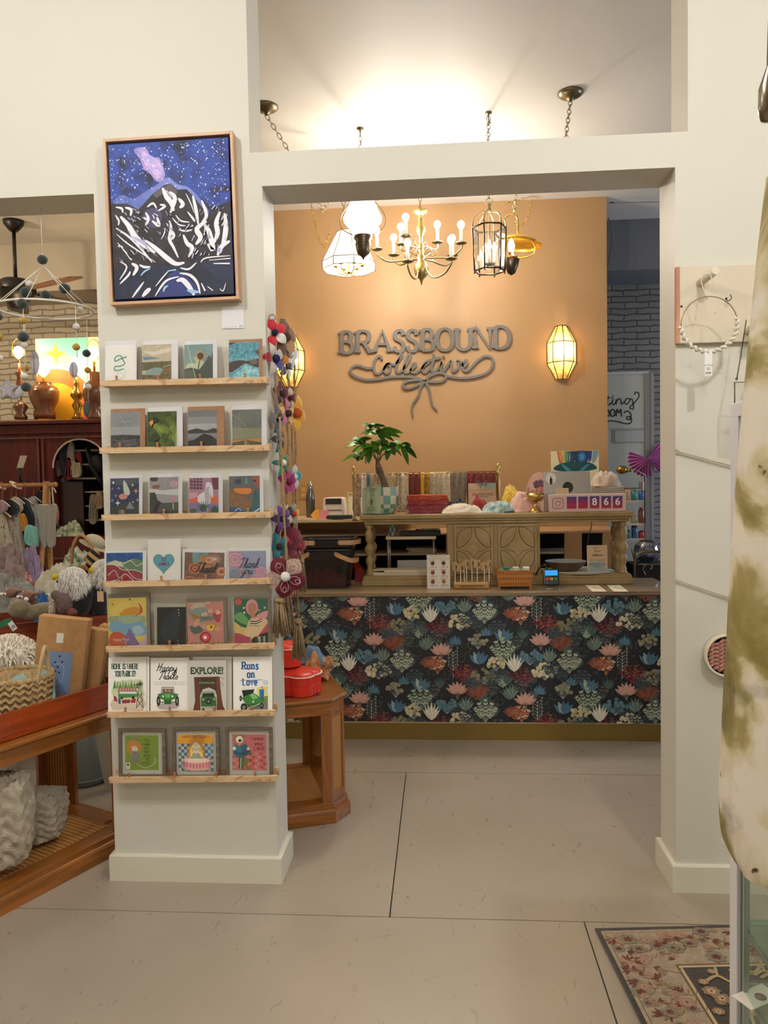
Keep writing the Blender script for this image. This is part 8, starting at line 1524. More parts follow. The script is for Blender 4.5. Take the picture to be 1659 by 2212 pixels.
plush('olive brown bear plush lying at the front left of the crate', 3.42, [(0, 260, 1290, 185, 150, .02), (0, 160, 1180, 70, 60, .03), (0, 590, 1330, 260, 130, .05), (0, 400, 1380, 150, 90, .03), (1, 340, 1150, 48, 38, .03)], [('body', M('#6e6248', .95, c2='#7e7256', sc=60, bs=.5, bsc=200, sheen=.4)), ('ear_tuft', wht_)])
rb_ = M('#7c5442', .95, c2='#8c6450', sc=60, bs=.4, bsc=200, sheen=.4)
for x, y, Y, lb in ((410, 1080, 3.5, 'brown long-eared plush with a white muzzle, right of its twin'), (165, 1040, 3.56, 'brown long-eared plush with a white muzzle, at the left edge')):
    plush(lb, Y, [(0, x, y, 110, 85, .0), (0, x+30, y+110, 80, 80, .03), (0, x+120, y-30, 110, 30, .0), (1, x-120, y+15, 40, 34, -.01), (1, x-95, y-50, 30, 20, .02)], [('head', rb_), ('muzzle', wht_)], [(x-5, y, 16)], extra=(-.052,))
bd = M('#4f3a38', .9, c2='#7c6660', sc=150, bs=.3)
B = plush('speckled brown bird plush with a yellow beak, standing in the middle of the crate', 3.4, [(0, 950, 1220, 130, 190, .0), (0, 850, 1070, 80, 80, -.01), (1, 840, 1270, 55, 150, -.035), (2, 755, 1055, 30, 22, -.02), (3, 1090, 1330, 90, 70, -.01)], [('body', bd), ('chest', M('#c9b8a8', .9, c2='#6a5650', sc=130)), ('beak', M('#c9a83c', .6)), ('tail', M('#5a3a30', .8, c2='#8a4426', sc=30))], [(820, 1045, 17)], extra=(-.062,))
plush('black and tan striped plush bee beside the second eagle', 3.9, [(0, 1400, 560, 110, 180, .0), (0, 1300, 700, 50, 100, .0)], [('body', bpy.data.materials.new('striped_plush'))])
sm = bpy.data.materials['striped_plush']; nt, b = nodes(sm); wv_ = N(nt, 'TexWave'); wv_.inputs['Scale'].default_value = 9; nt.links.new(coords(nt, rot=(.3, .9, 0)), wv_.inputs[0]); nt.links.new(ramp(nt, wv_.outputs[0], [(.48, '#141214'), (.52, '#b08a58')]), b.inputs['Base Color']); b.inputs['Roughness'].default_value = .9
plush('tan and white puppy plush peeking between the two eagles', 3.85, [(0, 1225, 690, 60, 75, .0), (0, 1270, 790, 50, 60, .0), (1, 1320, 800, 40, 45, -.03)], [('body', M('#8c5c2c', .9)), ('chest', wht_)])
q = Lq(150, 1490, 3.3); t = T('product_tag', 'green oval and white barcode tag clipped on the bear plush', 'tag', (q.x, q.y, q.z)); m = MB(M('#1f6a45', .6)); m.plate([(.035*cos(a)-.025, .016*sin(a)+.4*.035*cos(a)) for a in [2*pi*i/20 for i in range(20)]], 0, .002); m.build('green_oval', t); m = MB(M('#d4d6d4', .6)); m.at(.01, -.002, -.016, ry=-.6); m.box(-.01, 0, -.02, .016, .001, .022)
for i in range(6): m.use('#333333').box(-.004+i*.003, -.0008, -.012, -.003+i*.003, 0, .004)
m.build('barcode', t)
crumple_ = lambda lb, x, y, Y, w, d, h, c, c2=None, s=0, z=None, nm='knitwear': crumple(nm, lb, Lq(x, y, Y).x, Y, z if z is not None else zcr, w, d, h, c, c2, s, sc=30)
crumple_('cream crocheted blanket heaped behind the eagle plush', 850, 700, 4.05, .34, .22, .36, '#cfc8b4', '#bdb59c', 11)
crumple_('bright blue cloth behind the brown plush toys', 590, 880, 3.9, .1, .1, .28, '#1f5fa0', None, 12)
crumple_('red and white striped cloth left of the crocheted blanket', 450, 790, 4.1, .17, .12, .335, '#a83a34', '#c8a8a0', 13)
crumple_('grey folded garments heaped at the left edge', 180, 900, 3.95, .34, .2, .33, '#77766f', '#93918a', 14)
crumple_('green, cream and blue crochet blanket in front of the wardrobe', 1150, 600, 4.45, .42, .2, .45, '#2c6a4c', '#cfc8b0', 15)
crumple_('lilac garment hanging low under the clothes rail', 470, 600, 4.25, .17, .12, .47, '#9a86a4', '#8a7494', 16)
crumple_('heap of pale pink and copper trimmed garments under the rail', 130, 650, 4.2, .3, .14, .46, '#9c8784', '#7c6660', 17)
t = T('rope_handle', 'tan knotted fabric handle looping above the crocheted blanket', 'handle', tuple(Lq(1080, 560, 4.1))); lc = lambda x, y: tuple(Lq(x, y, 4.1)-t.location)
m = MB(M('#b08a5a', .8, c2='#9a7446', sc=40, bs=.4)); m.tube(smooth([lc(1070, 600), lc(1080, 400), lc(1130, 250), lc(1210, 180), lc(1300, 240), lc(1360, 340), lc(1420, 460)], 5), .014, 7, flat=.6); m.build('loop', t)
q = Lq(1420, 280, 4.15); m = MB(M('#b3ab94', .85, bs=.3)); m.at(0, 0, 0, ry=.45); m.sph((0, 0, 0), (.062, .05, .04), 18, 12); m.prism([(.085*cos(a), .06*sin(a)-.0) for a in [2*pi*i/24 for i in range(24)]], -.03, -.022); one(m, 'felt_hat', 'pale beige felt hat resting above the plush toys', 'hat', (q.x, q.y, q.z), vox=.004)
q = Lq(1560, 1120, 3.2); m = MB(M('#c9a68c', .7)); m.box(-.012, 0, -.045, .016, .001, .0); one(m, 'paper_tag', 'kraft paper tag hanging beside the column next to the plush crate', 'tag', (q.x-.02, q.y, q.z+.03))
# ---------------- clothes rack ----------------
Yr_ = 4.6; pine = wood('#b98a52', '#a07240', 1.5, 'X', .5, .05); o = Lm(700, 740, Yr_); t = T('clothes_rack', 'small pine clothes rail with round white size dividers', 'clothes rack', (o.x, Yr_, 0)); zR = o.z
MB(pine).cyl((-.9, 0, zR), (.055, 0, zR), .013, n=10).build('rail', t); MB(pine).sph((.055, 0, zR), .016, 8, 6).build('rail_knob', t)
for xx, yb in ((-.012, .12), (-.0, -.2)): MB(pine).cyl((0, yb*.05, zR+.02), (xx-.04, yb, 0), .016, n=8).build('post', t)
MB(pine).cyl((-.43, 0, zR+.0), (-.47, .18, 0), .016, n=8).build('post', t); MB(pine).cyl((-.4, .0, .62), (.03, .0, .62), .012, n=8).build('crossbar', t)
for x in (235, 0): q = Lm(x, 765, Yr_); MB(M('#d2ccbc', .5)).lathe([(.016, -.002), (.042, -.002), (.042, .002), (.016, .002)], 24).at().build('size_divider', t, rot=(0, pi/2-.9, 0), loc=(q.x-o.x, 0, zR))
hm = M('#c9bfb0', .5); cop = M('#a8684a', .3, .9)
def cloth(label, Y, pts, c_, c2=None, th=.035, hang=True, seed=0, top=None, name='child_garment', pat=None):
    q = [Lm(x, y, Y) for x, y in pts]; cx_ = sum(v.x for v in q)/len(q); zt = max(v.z for v in q); t = T(name, label, 'clothing', (cx_, Y, zt), 0, 'garments on the kids rail'); P_ = smooth([(v.x-cx_, v.z-zt) for v in q], 3, True)
    ar = sum(P_[i][0]*P_[(i+1) % len(P_)][1]-P_[(i+1) % len(P_)][0]*P_[i][1] for i in range(len(P_)));  P_ = P_[::-1] if ar < 0 else P_
    m = MB(M(c_, .9, c2=c2, sc=45, bs=.35, bsc=70, sheen=.2)); m.plate(P_, -th/2, th/2)
    xs = [p[0] for p in P_]; zs2 = [p[1] for p in P_]
    for k in range(3): x = min(xs)+(max(xs)-min(xs))*(.3+.2*k); m.tube([(x, -th/2, min(zs2)*.25), (x+.01*(k-1), -th/2-.003, min(zs2)*.6), (x+.014*(k-1), -th/2, min(zs2)*.88)], [.003, .006, .002], 5)
    if pat: r5 = random.Random(seed); m.use(pat); [m.box(x, -th/2-.0045, z, x+.003, -th/2-.002, z+.012) for x, z in [(r5.uniform(min(xs)*.6, max(xs)*.6), r5.uniform(min(zs2)*.9, -.05)) for _ in range(16)]]
    m.build('fabric', t, bev=.006)
    if hang: m = MB(cop); m.tube(smooth([(0, 0, -.005), (0, 0, .03), (.006, 0, zR-zt-.01), (0, 0, zR-zt+.018), (-.012, 0, zR-zt+.008)], 4), .0022, 5); h = m.build('hanger_hook', t); MB(hm).tube(smooth([(-.05, 0, -.035), (0, 0, .0), (.05, 0, -.035)], 4), .005, 5).build('hanger', t)
    return t
G = [('pale grey trousers clipped on the rail end', 4.5, [(550, 1040), (690, 1060), (830, 1040), (815, 1300), (810, 1640), (730, 1640), (690, 1350), (715, 1640), (650, 1645), (600, 1300)], '#9f9a90', None, None),
 ('navy long-sleeved top behind the grey trousers', 4.66, [(560, 870), (650, 840), (790, 900), (800, 1200), (880, 1400), (600, 1300), (500, 1250)], '#1b1a2c', None, None),
 ('white shirt with grey collar left of the navy top', 4.6, [(440, 960), (520, 920), (560, 1100), (590, 1480), (540, 1500), (500, 1300), (430, 1100)], '#b8b2b4', '#9c98a4', None),
 ('dark navy sweatshirt with an olive cuff', 4.56, [(300, 950), (380, 950), (450, 1100), (500, 1240), (480, 1370), (400, 1300), (390, 1600), (360, 1795), (320, 1600), (300, 1200)], '#1a2030', None, None),
 ('mustard yellow sleeve peeking out on the rail', 4.5, [(320, 1180), (370, 1220), (410, 1400), (380, 1420), (310, 1420)], '#c98a14', None, None),
 ('mint baby cap hanging below the mustard sleeve', 4.46, [(400, 1350), (500, 1370), (545, 1400), (560, 1650), (500, 1660), (385, 1590)], '#7db8ac', None, None),
 ('cream romper with a dotted print and long legs', 4.47, [(190, 940), (280, 960), (330, 1100), (280, 1200), (320, 1500), (365, 1800), (330, 2080), (290, 2060), (240, 1700), (160, 1600), (140, 1250)], '#b9ad9c', '#a4988a', '#4a4440'),
 ('black shirt with grey lapel near the left end of the rail', 4.43, [(110, 1000), (180, 960), (270, 1090), (240, 1180), (170, 1200), (100, 1120)], '#1b1a1c', None, None),
 ('orange shirt showing between the left garments', 4.46, [(50, 1160), (120, 1120), (135, 1390), (80, 1340)], '#b8741c', None, None),
 ('cream dotted sleepsuit at the left edge', 4.4, [(-40, 1200), (30, 1140), (110, 1400), (215, 1770), (70, 1800), (-40, 1700)], '#b8ae98', '#a89e88', '#3a3632'),
 ('grey bib shirt with pink print at the far left', 4.38, [(-30, 980), (60, 1000), (100, 1090), (40, 1160), (-30, 1150)], '#8f8f94', '#b0707c', None)]
for i, (lb, Y, pts, c_, c2, pat) in enumerate(G): cloth(lb, Y, pts, c_, c2, hang=i not in (4, 5, 8), seed=i, pat=pat)
t = T('sign_holder', 'tilted cream card on a black clamp above the clothes rail', 'sign', tuple(Lm(300, 690, 4.62))); lc = lambda x, y: tuple(Lm(x, y, 4.62)-t.location); m = MB(M('#bdb09a', .7)); m.plate([(p[0], p[2]) for p in (lc(240, 520), lc(340, 500), lc(405, 305), lc(300, 305))], 0, .002); m.build('card', t)
m = MB(M('#14110f', .4)); m.tube([lc(300, 500), lc(300, 690)], .008, 6); m.tube([lc(270, 690), lc(400, 680)], .006, 5); a = lc(250, 510); b_ = lc(335, 490); m.box(a[0], -.006, a[2], b_[0], .006, b_[2]); m.build('clamp', t)
t = T('cap_strings', 'pair of white drawstrings tied to the end of the rail', 'strings', tuple(Lm(785, 740, 4.6))); lc = lambda x, y: tuple(Lm(x, y, 4.6)-t.location); m = MB(wr); m.tube(smooth([lc(785, 740), lc(780, 820), lc(790, 950), lc(795, 1050)], 4), .004, 5); m.tube(smooth([lc(785, 780), lc(815, 810), lc(835, 860)], 4), .004, 5); m.build('string', t); MB(M('#a07a68', .9, bs=.3)).sph(lc(810, 1180), (.03, .025, .07), 10, 8).build('mitten', t)
# ---------------- wardrobe; its arched mirror's reflection is built as a solid niche ----------------
Yw = 5.6; zW = W(100, 908, Yw).z; mah = wood('#620c06', '#450704', .5, 'Z', .5, .0); xw1 = W(262, 1100, Yw).x; t = T('wardrobe', 'tall dark red mahogany wardrobe with an arched mirrored opening', 'wardrobe', (xw1, Yw, 0)); Lw = xw1+4.3
ax0, ax1 = W(113, 1040, Yw).x-xw1, W(232, 1040, Yw).x-xw1; az = W(170, 948, Yw).z; ar_ = (ax1-ax0)/2; acx = (ax0+ax1)/2; ab = W(150, 1160, Yw).z
m = MB(mah); m.box(-Lw, .02, 0, ax0, .6, zW-.1); m.box(ax1, .02, 0, 0, .6, zW-.1); m.box(ax0, .02, 0, ax1, .5, ab); m.box(ax0, .5, ab, ax1, .6, zW-.1)
n = 14; arc = [(acx+ar_*cos(pi*k/n), az-ar_+ar_*sin(pi*k/n)) for k in range(n+1)]
for k in range(n): a, b_ = arc[k], arc[k+1]; m.plate([(b_[0], b_[1]), (a[0], a[1]), (a[0], zW-.1), (b_[0], zW-.1)], .02, .04)
m.box(ax0, .04, az+.005, ax1, .5, zW-.1); m.build('carcass', t)
m = MB(mah); m.box(-Lw, -.03, zW-.03, .04, .6, zW); m.box(-Lw, 0, zW-.1, .02, .6, zW-.03); m.build('cornice', t, bev=.006)
tr_ = wood('#6e2416', '#561a10', .5, 'Z', .3, .4)
for x in (W(82, 1000, Yw).x-xw1, W(92, 1000, Yw).x-xw1): MB(tr_).box(x-.008, .004, .2, x+.008, .02, zW-.14).build('door_moulding', t)
m = MB(tr_); m.box(-Lw, 0, ab-.17, 0, .02, ab-.15); m.box(-Lw, .005, zW-.135, 0, .02, zW-.12); m.build('rail_moulding', t)
m = MB(M('#b8a898', .4)); m.rib(arc, .012, .014, .02); m.build('mirror_edge', t)
m = MB(M('#a8a08e', .6)); 
for py, x0 in ((972, 160), (1002, 172), (1032, 156), (1061, 181), (1091, 183), (1121, 184)): z = W(190, py, Yw+.2).z; m.box(W(x0, py, Yw+.2).x-xw1, .12, z-.012, ax1, .5, z)
m.build('inner_shelf', t); MB(M('#6a5a44', .7)).box(ax0, .47, ab, ax1, .5, az).build('mirror_back', t)
m = MB(wood('#34100a', '#280a06', .5, 'Z', .35, .3)); z = W(150, 1041, Yw+.1).z; m.box(ax0+.005, .09, ab, W(182, 1100, Yw+.1).x-xw1, .46, z); m.build('inner_cupboard', t)
for i, (a, b_, y0, y1, c_, lb) in enumerate(((820, 900, 380, 600, '#7a705c', 'olive'), (900, 950, 180, 560, '#3a3c44', 'dark slate'), (955, 1010, 140, 600, '#26262e', 'black'), (1000, 1075, 330, 640, '#8a1420', 'crimson'), (1030, 1100, 100, 360, '#a89a90', 'dusty pink'), (1060, 1200, 340, 610, '#b5a890', 'cream'), (1140, 1210, 240, 400, '#96202a', 'scarlet'), (1350, 1440, 880, 1290, '#7e7560', 'khaki'), (1440, 1530, 830, 1080, '#a08468', 'tan'))):
    cloth(lb+' garment inside the arched opening of the wardrobe', Yw+.09+.0*i, [((a+b_)/2, y0), (b_, y0+60), (b_+8, y1), (a-8, y1), (a, y0+60)], c_, None, .03, False, i, name='reflected_garment')
m = MB(M('#17171a', .9)); q = Lm(1430, 440, Yw+.06); m.at(0, 0, 0, ry=1.2); m.sph((0, 0, .01), (.07, .05, .06), 16, 10); m.prism([(.15*cos(a), .06*sin(a)) for a in [2*pi*i/24 for i in range(24)]], -.02, -.008); one(m, 'black_hat', 'wide-brimmed black hat in the arched wardrobe opening', 'hat', tuple(q))
crumple('pink_cloth', 'pink cloth folded at the left of the arched opening', Lm(900, 0, Yw+.2).x, Yw+.2, z+.001, .13, .14, .07, '#b08880', None, 20)
crumple('crochet_cloth', 'green and cream flower crochet inside the arched opening, lower part', Lm(1000, 0, Yw+.06).x, Yw+.05, ab+.001, .22, .06, .12, '#2c6444', '#c9c2a8', 21, sc=30)
# things on the wardrobe
zw = zW+.0006
def lampbase(x, Y, prof, c_, label, bulb=1, bz=None, br=.045, glow=14, e=10, harp=False, cc='#ffcf8a'):
    p = W(x, 900, Y); t = T('table_lamp', label, 'lamp', (p.x, Y, zw)); k = Y/1664; H_ = lambda y: W(x, y, Y).z-zw
    m = MB(c_); m.lathe([(r*k, H_(y)) for r, y in prof], 24); m.build('base', t); MB(gold).cyl((0, 0, H_(prof[-1][1])), (0, 0, H_(bz)-br*.9), .01).build('socket', t)
    MB(emis(cc, glow)).lathe([(.012, -br), (br*.6, -br*.5), (br*.8, 0), (br*.6, br*.6), (.005, br*.9)], 14, (0, 0, H_(bz))).build('bulb', t)
    if harp: m = MB(gold); m.tube(smooth([(0, 0, H_(bz)-br), (-.05, 0, H_(bz)-.02), (-.04, 0, H_(bz)+.07), (0, 0, H_(bz)+.1), (.04, 0, H_(bz)+.07), (.05, 0, H_(bz)-.02), (0, 0, H_(bz)-br)], 5), .003, 5); m.build('harp', t)
    plight((p.x, Y-.0, zw+H_(bz)), e, (1, .68, .36), .05, 'table_lamp_light'); return t
cer = M('#5c3216', .2, c2='#7a4a24', sc=12, coat=.6, bs=.2, bsc=40); br_ = M('#a9803c', .2, .9)
lampbase(45, 5.75, [(13, 906), (15, 900), (9, 893), (17, 880), (12, 872), (5, 868), (4, 845), (8, 830), (5, 815), (10, 806), (4, 800), (4, 785)], cer, 'slim brown lamp with a bare bulb in a wire harp, leftmost on the wardrobe', bz=760, br=.05, e=12, harp=True)
lampbase(97, 5.8, [(22, 906), (24, 895), (20, 885), (30, 865), (33, 848), (29, 838), (16, 830), (18, 826)], cer, 'squat brown embossed ceramic lamp with a glowing bulb on the wardrobe', bz=792, br=.075, glow=20, e=26, cc='#ffe2b0')
lampbase(168, 5.8, [(14, 906), (8, 898), (6, 888), (12, 876), (6, 866), (14, 856), (13, 848), (6, 842), (7, 830), (4, 815)], br_, 'turned brass column lamp in the middle of the wardrobe top', bz=790, br=.07, glow=20, e=26, cc='#ffe2b0')
lampbase(207, 5.7, [(18, 906), (20, 900), (12, 890), (22, 870), (27, 850), (25, 832), (12, 822), (13, 804)], cer, 'tall dark brown urn lamp with a bare bulb, rightmost by the column', bz=762, br=.055, e=12, harp=True)
a, b_ = W(76, 732, 5.95), W(262, 732, 5.95); w_ = b_.x-a.x; h_ = a.z-zw; t = T('retro_painting', 'retro painting of orange and yellow arches with a star on teal', 'painting', ((a.x+b_.x)/2, 5.95, zw)); m = MB(M('#d8c9a8', .6)); m.box(-w_/2, 0, 0, w_/2, .03, h_); A = Art(m, w_, h_, (76, 732, 262, 908), y=-.0004)
A.rc('#6fbfb4', 76, 732, 190, 790); A.p('#d9bf94', [(76, 770), (110, 750), (190, 790), (262, 740), (262, 908), (76, 908)], 0); A.p('#d9bf94', [(76, 740), (84, 740), (84, 800), (76, 800)])
for r, c_ in ((92, '#62b0a8'), (86, '#cf5a1c'), (62, '#d0602a'), (58, '#d9a01c')): A.c(c_, 118, 885, r, r*1.05, 40)
A.p('#e0b03c', [(120, 740), (126, 758), (142, 763), (126, 770), (120, 786), (114, 770), (98, 763), (114, 758)]); m.build('board', t)
# ceiling fan
o = F(29, 477, ZC_); t = T('ceiling_fan', 'black ceiling fan with dark blades behind the felt mobile', 'ceiling fan', (o.x, o.y, ZC_)); bk = M('#14100e', .4); H_ = lambda y: W(30, y, o.y).z-ZC_
MB(bk).lathe([(.03, H_(500)), (.05, H_(494)), (.075, H_(485)), (.08, 0)], 20).build('canopy', t); MB(bk).cyl((0, 0, H_(495)), (.0, 0, H_(605)), .014).build('rod', t)
MB(bk).lathe([(.04, H_(668)), (.07, H_(655)), (.11, H_(645)), (.15, H_(632)), (.15, H_(615)), (.1, H_(605)), (.03, H_(600))], 24).build('motor', t)
for i, an in enumerate((.81, 2.06, 3.32, 4.5, -.5)):
    m = MB(bk); m.at(0, 0, H_(628), rz=an); m.box(.1, -.025, -.01, .28, .025, .0); a_ = m.build('blade_bracket', t); m = MB(wood('#2c1a12', '#3a2418', .8, 'X', .35, .2) if i != 4 else wood('#8a5c3c', '#6e4630', .8, 'X', .3, .3)); m.at(0, 0, H_(628)-.012, rz=an, rx=.2); m.prism(smooth([(.22, -.06), (.7, -.085), (.78, 0), (.7, .085), (.22, .06)], 4, True), -.004, .004); m.build('blade', t)  # last blade is lit: that light is put into its lighter wood colour
# felt mobile
o = W(88, 448, 2.89); t = T('baby_mobile', 'felt ball nursery mobile with a smiling grey star, hanging in the left opening', 'mobile', (o.x, 2.89, o.z)); q_ = lambda x, y: W(x/4.424, 400+y/4.424, 2.89)-V((o.x, 2.89, o.z)); k = 2.89/1664/4.424
c_ = q_(430, 1190); R_ = 445*k; cord = M('#d6cfc2', .8); MB(cord).torus((c_.x, 0, c_.z), R_, .0045, 'Z', 60, 6).build('hoop', t); hub = q_(412, 770); m = MB(cord); m.tube([(0, 0, 0), tuple(q_(395, 400)), tuple(q_(405, 650))], .0018, 5); m.tube([tuple(q_(405, 650)), tuple(hub)], .002, 5)
ANG = [(-2.5, 110, 2100), (-2.05, 190, 1960), (-1.45, 470, 2000), (.45, 690, 2080), (1.05, 0, 0), (-.35, 830, 1880)]
for a, x, y in ANG: e = V((c_.x+R_*cos(a), R_*sin(a), c_.z)); m.tube([hub, e], .0016, 4); 
MX_ = {98: -2.6, 173: -2.2, 455: -1.5, 665: .5, 812: -.3}
for x in (98, 175, 455, 665, 812): p = q_(x, 1250); dy_ = R_*sin(math.acos(max(-1, min(1, (p.x-c_.x)/R_))))*(-1 if x in (175, 455, 812) else 1); x2 = {98: 1950, 175: 1860, 455: 1960, 665: 2060, 812: 1740}[x]; m.tube([(p.x, dy_, c_.z), (q_(x+15, x2).x, dy_, q_(x+15, x2).z)], .0013, 4)
m.build('cords', t); dk_, mu, wh = M('#26322f', .95, bs=.4, bsc=300, sheen=.4), M('#b08a2c', .95, bs=.4, bsc=300, sheen=.4), M('#cfc8be', .95, bs=.4, bsc=300, sheen=.4)
for (x, y, r, mt) in ((405, 712, 50, dk_), (278, 943, 38, wh), (245, 1022, 55, dk_), (437, 1050, 50, dk_), (575, 1100, 35, wh), (618, 988, 55, dk_), (445, 1230, 50, dk_), (173, 1325, 43, dk_), (455, 1382, 36, mu), (455, 1527, 52, dk_), (658, 1547, 43, dk_), (818, 1390, 36, wh), (820, 1580, 36, mu), (98, 1487, 36, wh), (185, 1515, 38, mu), (113, 1712, 36, mu), (193, 1707, 34, wh), (467, 1885, 33, wh), (480, 1980, 48, dk_), (672, 1717, 34, mu), (680, 1882, 33, wh)):
    p = q_(x, y); dd = 0 if y < 1100 else R_*sin(math.acos(max(-1, min(1, (p.x-c_.x)/R_))))*(-1 if x in range(140, 200) or x in range(440, 490) or x > 800 else 1); MB(mt).sph((p.x, dd, p.z), (r*k, r*k, r*k*.92), 12, 9, lambda d: 1+.08*mn.noise(V(d)*1.6+V((x, y, 0)))).build('felt_ball', t)
for (x, y, rx, rz, mt) in ((470, 1735, 45, 110, M('#a39fa4', .9)), (827, 1800, 43, 78, M('#a39fa4', .9)), (688, 2110, 34, 80, M('#4c5150', .9))): p = q_(x, y); m = MB(mt); m.sph((p.x, -R_*.6 if x != 688 else R_*.7, p.z), (rx*k, .008, rz*k), 16, 10); m.use('#6c6a6e'); m.tube([(p.x+rx*k*.05, (-R_*.6 if x != 688 else R_*.7)-.0085, p.z-rz*k*.8), (p.x, (-R_*.6 if x != 688 else R_*.7)-.0095, p.z+rz*k*.7)], .0008, 4); m.build('felt_feather', t)
p = q_(212, 1985); P_ = [((112 if i % 2 == 0 else 62)*k*cos(pi/2+i*pi/5), (112 if i % 2 == 0 else 62)*k*sin(pi/2+i*pi/5)) for i in range(10)]; P_ = smooth(P_, 3, True); m = MB(M('#9f9b9e', .9, bs=.2)); m.at(p.x, -.1, p.z); m.plate(P_, -.008, .008); m.use('#4a4a4c'); m.rib([(a*.8, b_*.8) for a, b_ in P_], .0014, -.0085, closed=True); [m.rib(smooth([(s*.008-.004, .01), (s*.008, .007), (s*.008+.004, .01)], 3), .001, -.0087) for s in (-1.4, 1.4)]; m.rib(smooth([(-.006, -.014), (0, -.019), (.007, -.014)], 3), .0012, -.0087); m.rib([(0, .008), (.001, -.004), (-.001, -.005)], .001, -.0087); m.build('star', t, bev=.003)
p = q_(70, 1965); m = MB(M('#a5a2a8', .9)); m.at(p.x, .06, p.z, ry=-.35); m.sph((0, 0, 0), (.035, .01, .026), 16, 10); m.sph((0, 0, 0), (.055, .006, .008), 16, 8); m.build('planet', t)
# ---------------- right rear corner ----------------
def Rq(x, y, Y): return W(1300+x/6.915, 960+y/6.915, Y)
Yg = 6.4; a, b_ = W(1255, 806, Yg), W(1401, 806, Yg); zb_ = .35; t = T('lettered_mirror', 'tall pale board with brush lettering ending in ting ROOM, right of the tan wall', 'sign', ((a.x+b_.x)/2, Yg, zb_)); w_ = b_.x-a.x; h_ = a.z-zb_
MB(M('#aeb0a8', .4)).box(-w_/2+.02, .0, .02, w_/2-.02, .02, h_-.02).build('board', t); m = MB(M('#b9bcc4', .35, .4)); m.box(-w_/2, -.012, 0, -w_/2+.02, .03, h_); m.box(w_/2-.022, -.012, 0, w_/2, .03, h_); m.box(-w_/2+.02, -.012, h_-.02, w_/2-.022, .03, h_); m.build('frame', t)
m = MB(M('#111214', .6)); lc = lambda x, y: (lambda p: (p.x-t.location.x, p.z-zb_))(W(1260+x/3.687, 400+y/3.687, Yg)); kk = Yg/1664/3.687
for i, (L, w) in enumerate((([(200, 1680), (190, 1740), (205, 1750), (225, 1730)], 9), ([(180, 1700), (240, 1690)], 6), ([(235, 1700), (232, 1740), (250, 1745), (265, 1710)], 8), ([(262, 1705), (264, 1745)], 8), ([(264, 1725), (285, 1700), (300, 1712), (305, 1745), (325, 1725)], 8), ([(375, 1705), (345, 1700), (330, 1730), (350, 1745), (385, 1700), (400, 1760), (395, 1785), (370, 1770), (400, 1740), (440, 1690), (440, 1655), (415, 1650), (410, 1670)], 8),
    ([(190, 1790), (205, 1800), (205, 1835), (188, 1842)], 9), ([(235, 1785), (218, 1800), (218, 1830), (235, 1842), (250, 1830), (250, 1800), (235, 1785)], 9), ([(262, 1842), (268, 1785), (283, 1815), (298, 1785), (305, 1842)], 9), ([(325, 1815), (345, 1800), (365, 1805), (380, 1830), (375, 1862), (350, 1865), (348, 1845), (370, 1845), (385, 1870), (375, 1895), (340, 1900), (280, 1885), (230, 1878), (190, 1880)], 9), ([(240, 1690-8), (236, 1690-14)], 8))):
    m.rib([lc(*p) for p in (smooth(L, 4) if len(L) > 3 else L)], w*kk, -.0015-i*.0001)
m.build('lettering', t)
m = MB(M('#8c8e8a', .5)); p0_, p1_ = lc(230, 1940), lc(505, 2050); m.box(p0_[0], -.004, p1_[1], p1_[0], 0, p0_[1]); m.use(M('#a4a7a4', .45)); m.box(p0_[0]+.02, -.006, p1_[1]+.01, p1_[0]-.0, -.004, p0_[1]-.02); m.build('lower_panel', t); q = Rq(400, 655, Yg); MB(M('#5a5550', .5)).box(-.1, -.006, q.z-zb_-.004, w_/2-.03, 0, q.z-zb_+.004).build('ledge_strip', t)
struct(MB(M('#85837c', .6)).box(BX1+.0, 6.5, 0, 4.2, 6.54, .62), 'trim_1')
q = Rq(700, 700, 5.95); t = T('metal_post', 'narrow grey metal post beside the pink parasol', 'post', (q.x+.02, 5.95, 0)); MB(M('#8a8a90', .35, .7)).box(-.045, 0, 0, -.005, .03, W(1400, 806, 5.95).z).build('post', t); MB(M('#9fa0a6', .3, .8)).box(-.003, -.004, 0, .02, .03, W(1400, 806, 5.95).z).build('edge_strip', t)
o = Rq(670, 210, 5.9); t = T('pink_parasol', 'small pink pleated paper parasol hanging in the far right corner', 'parasol', tuple(o)); m = MB(M('#a8589a', .7)); n = 20
for cx2, cz2, a0, a1, R_ in ((0, 0, 2.75, 5.0, .14), (.0, .0, -.9, .95, .15)):
    ring = [(cx2+R_*(1 if i % 2 else .94)*cos(a0+(a1-a0)*i/n), (.015 if i % 2 else -.015), cz2+R_*(1 if i % 2 else .94)*sin(a0+(a1-a0)*i/n)) for i in range(n+1)]
    for i in range(n): m.af([m.av((cx2, -.04, cz2)), m.av(ring[i]), m.av(ring[i+1])])
m.build('canopy', t); MB(M('#5a1c34', .6)).cyl((0, -.04, 0), (-.06, -.02, -.12), .003).build('rib', t)
o = Rq(300, 380, 5.75); t = T('brass_swing_lamp', 'antique brass lamp head on a thin arm above the linen stack', 'lamp', tuple(o)); kk = 5.75/1664/6.915; br2 = M('#8a7236', .3, .9)
m = MB(br2); m.sph((0, 0, 0), (82*kk, 66*kk, 62*kk), 20, 14); m.build('lamp_head', t); m = MB(br2); m.at(0, 0, 0, ry=pi/2+.05); m.lathe([(50*kk, 60*kk), (30*kk, 90*kk), (24*kk, 95*kk), (28*kk, 110*kk), (28*kk, 130*kk), (14*kk, 140*kk), (8*kk, 150*kk)], 16); m.build('socket', t); MB(M('#8a8278', .4, .6)).tube([(150*kk, 0, 0), (200*kk, .0, -12*kk), (360*kk, .05, -80*kk), (380*kk, .1, -.4)], .006, 6).build('arm', t)
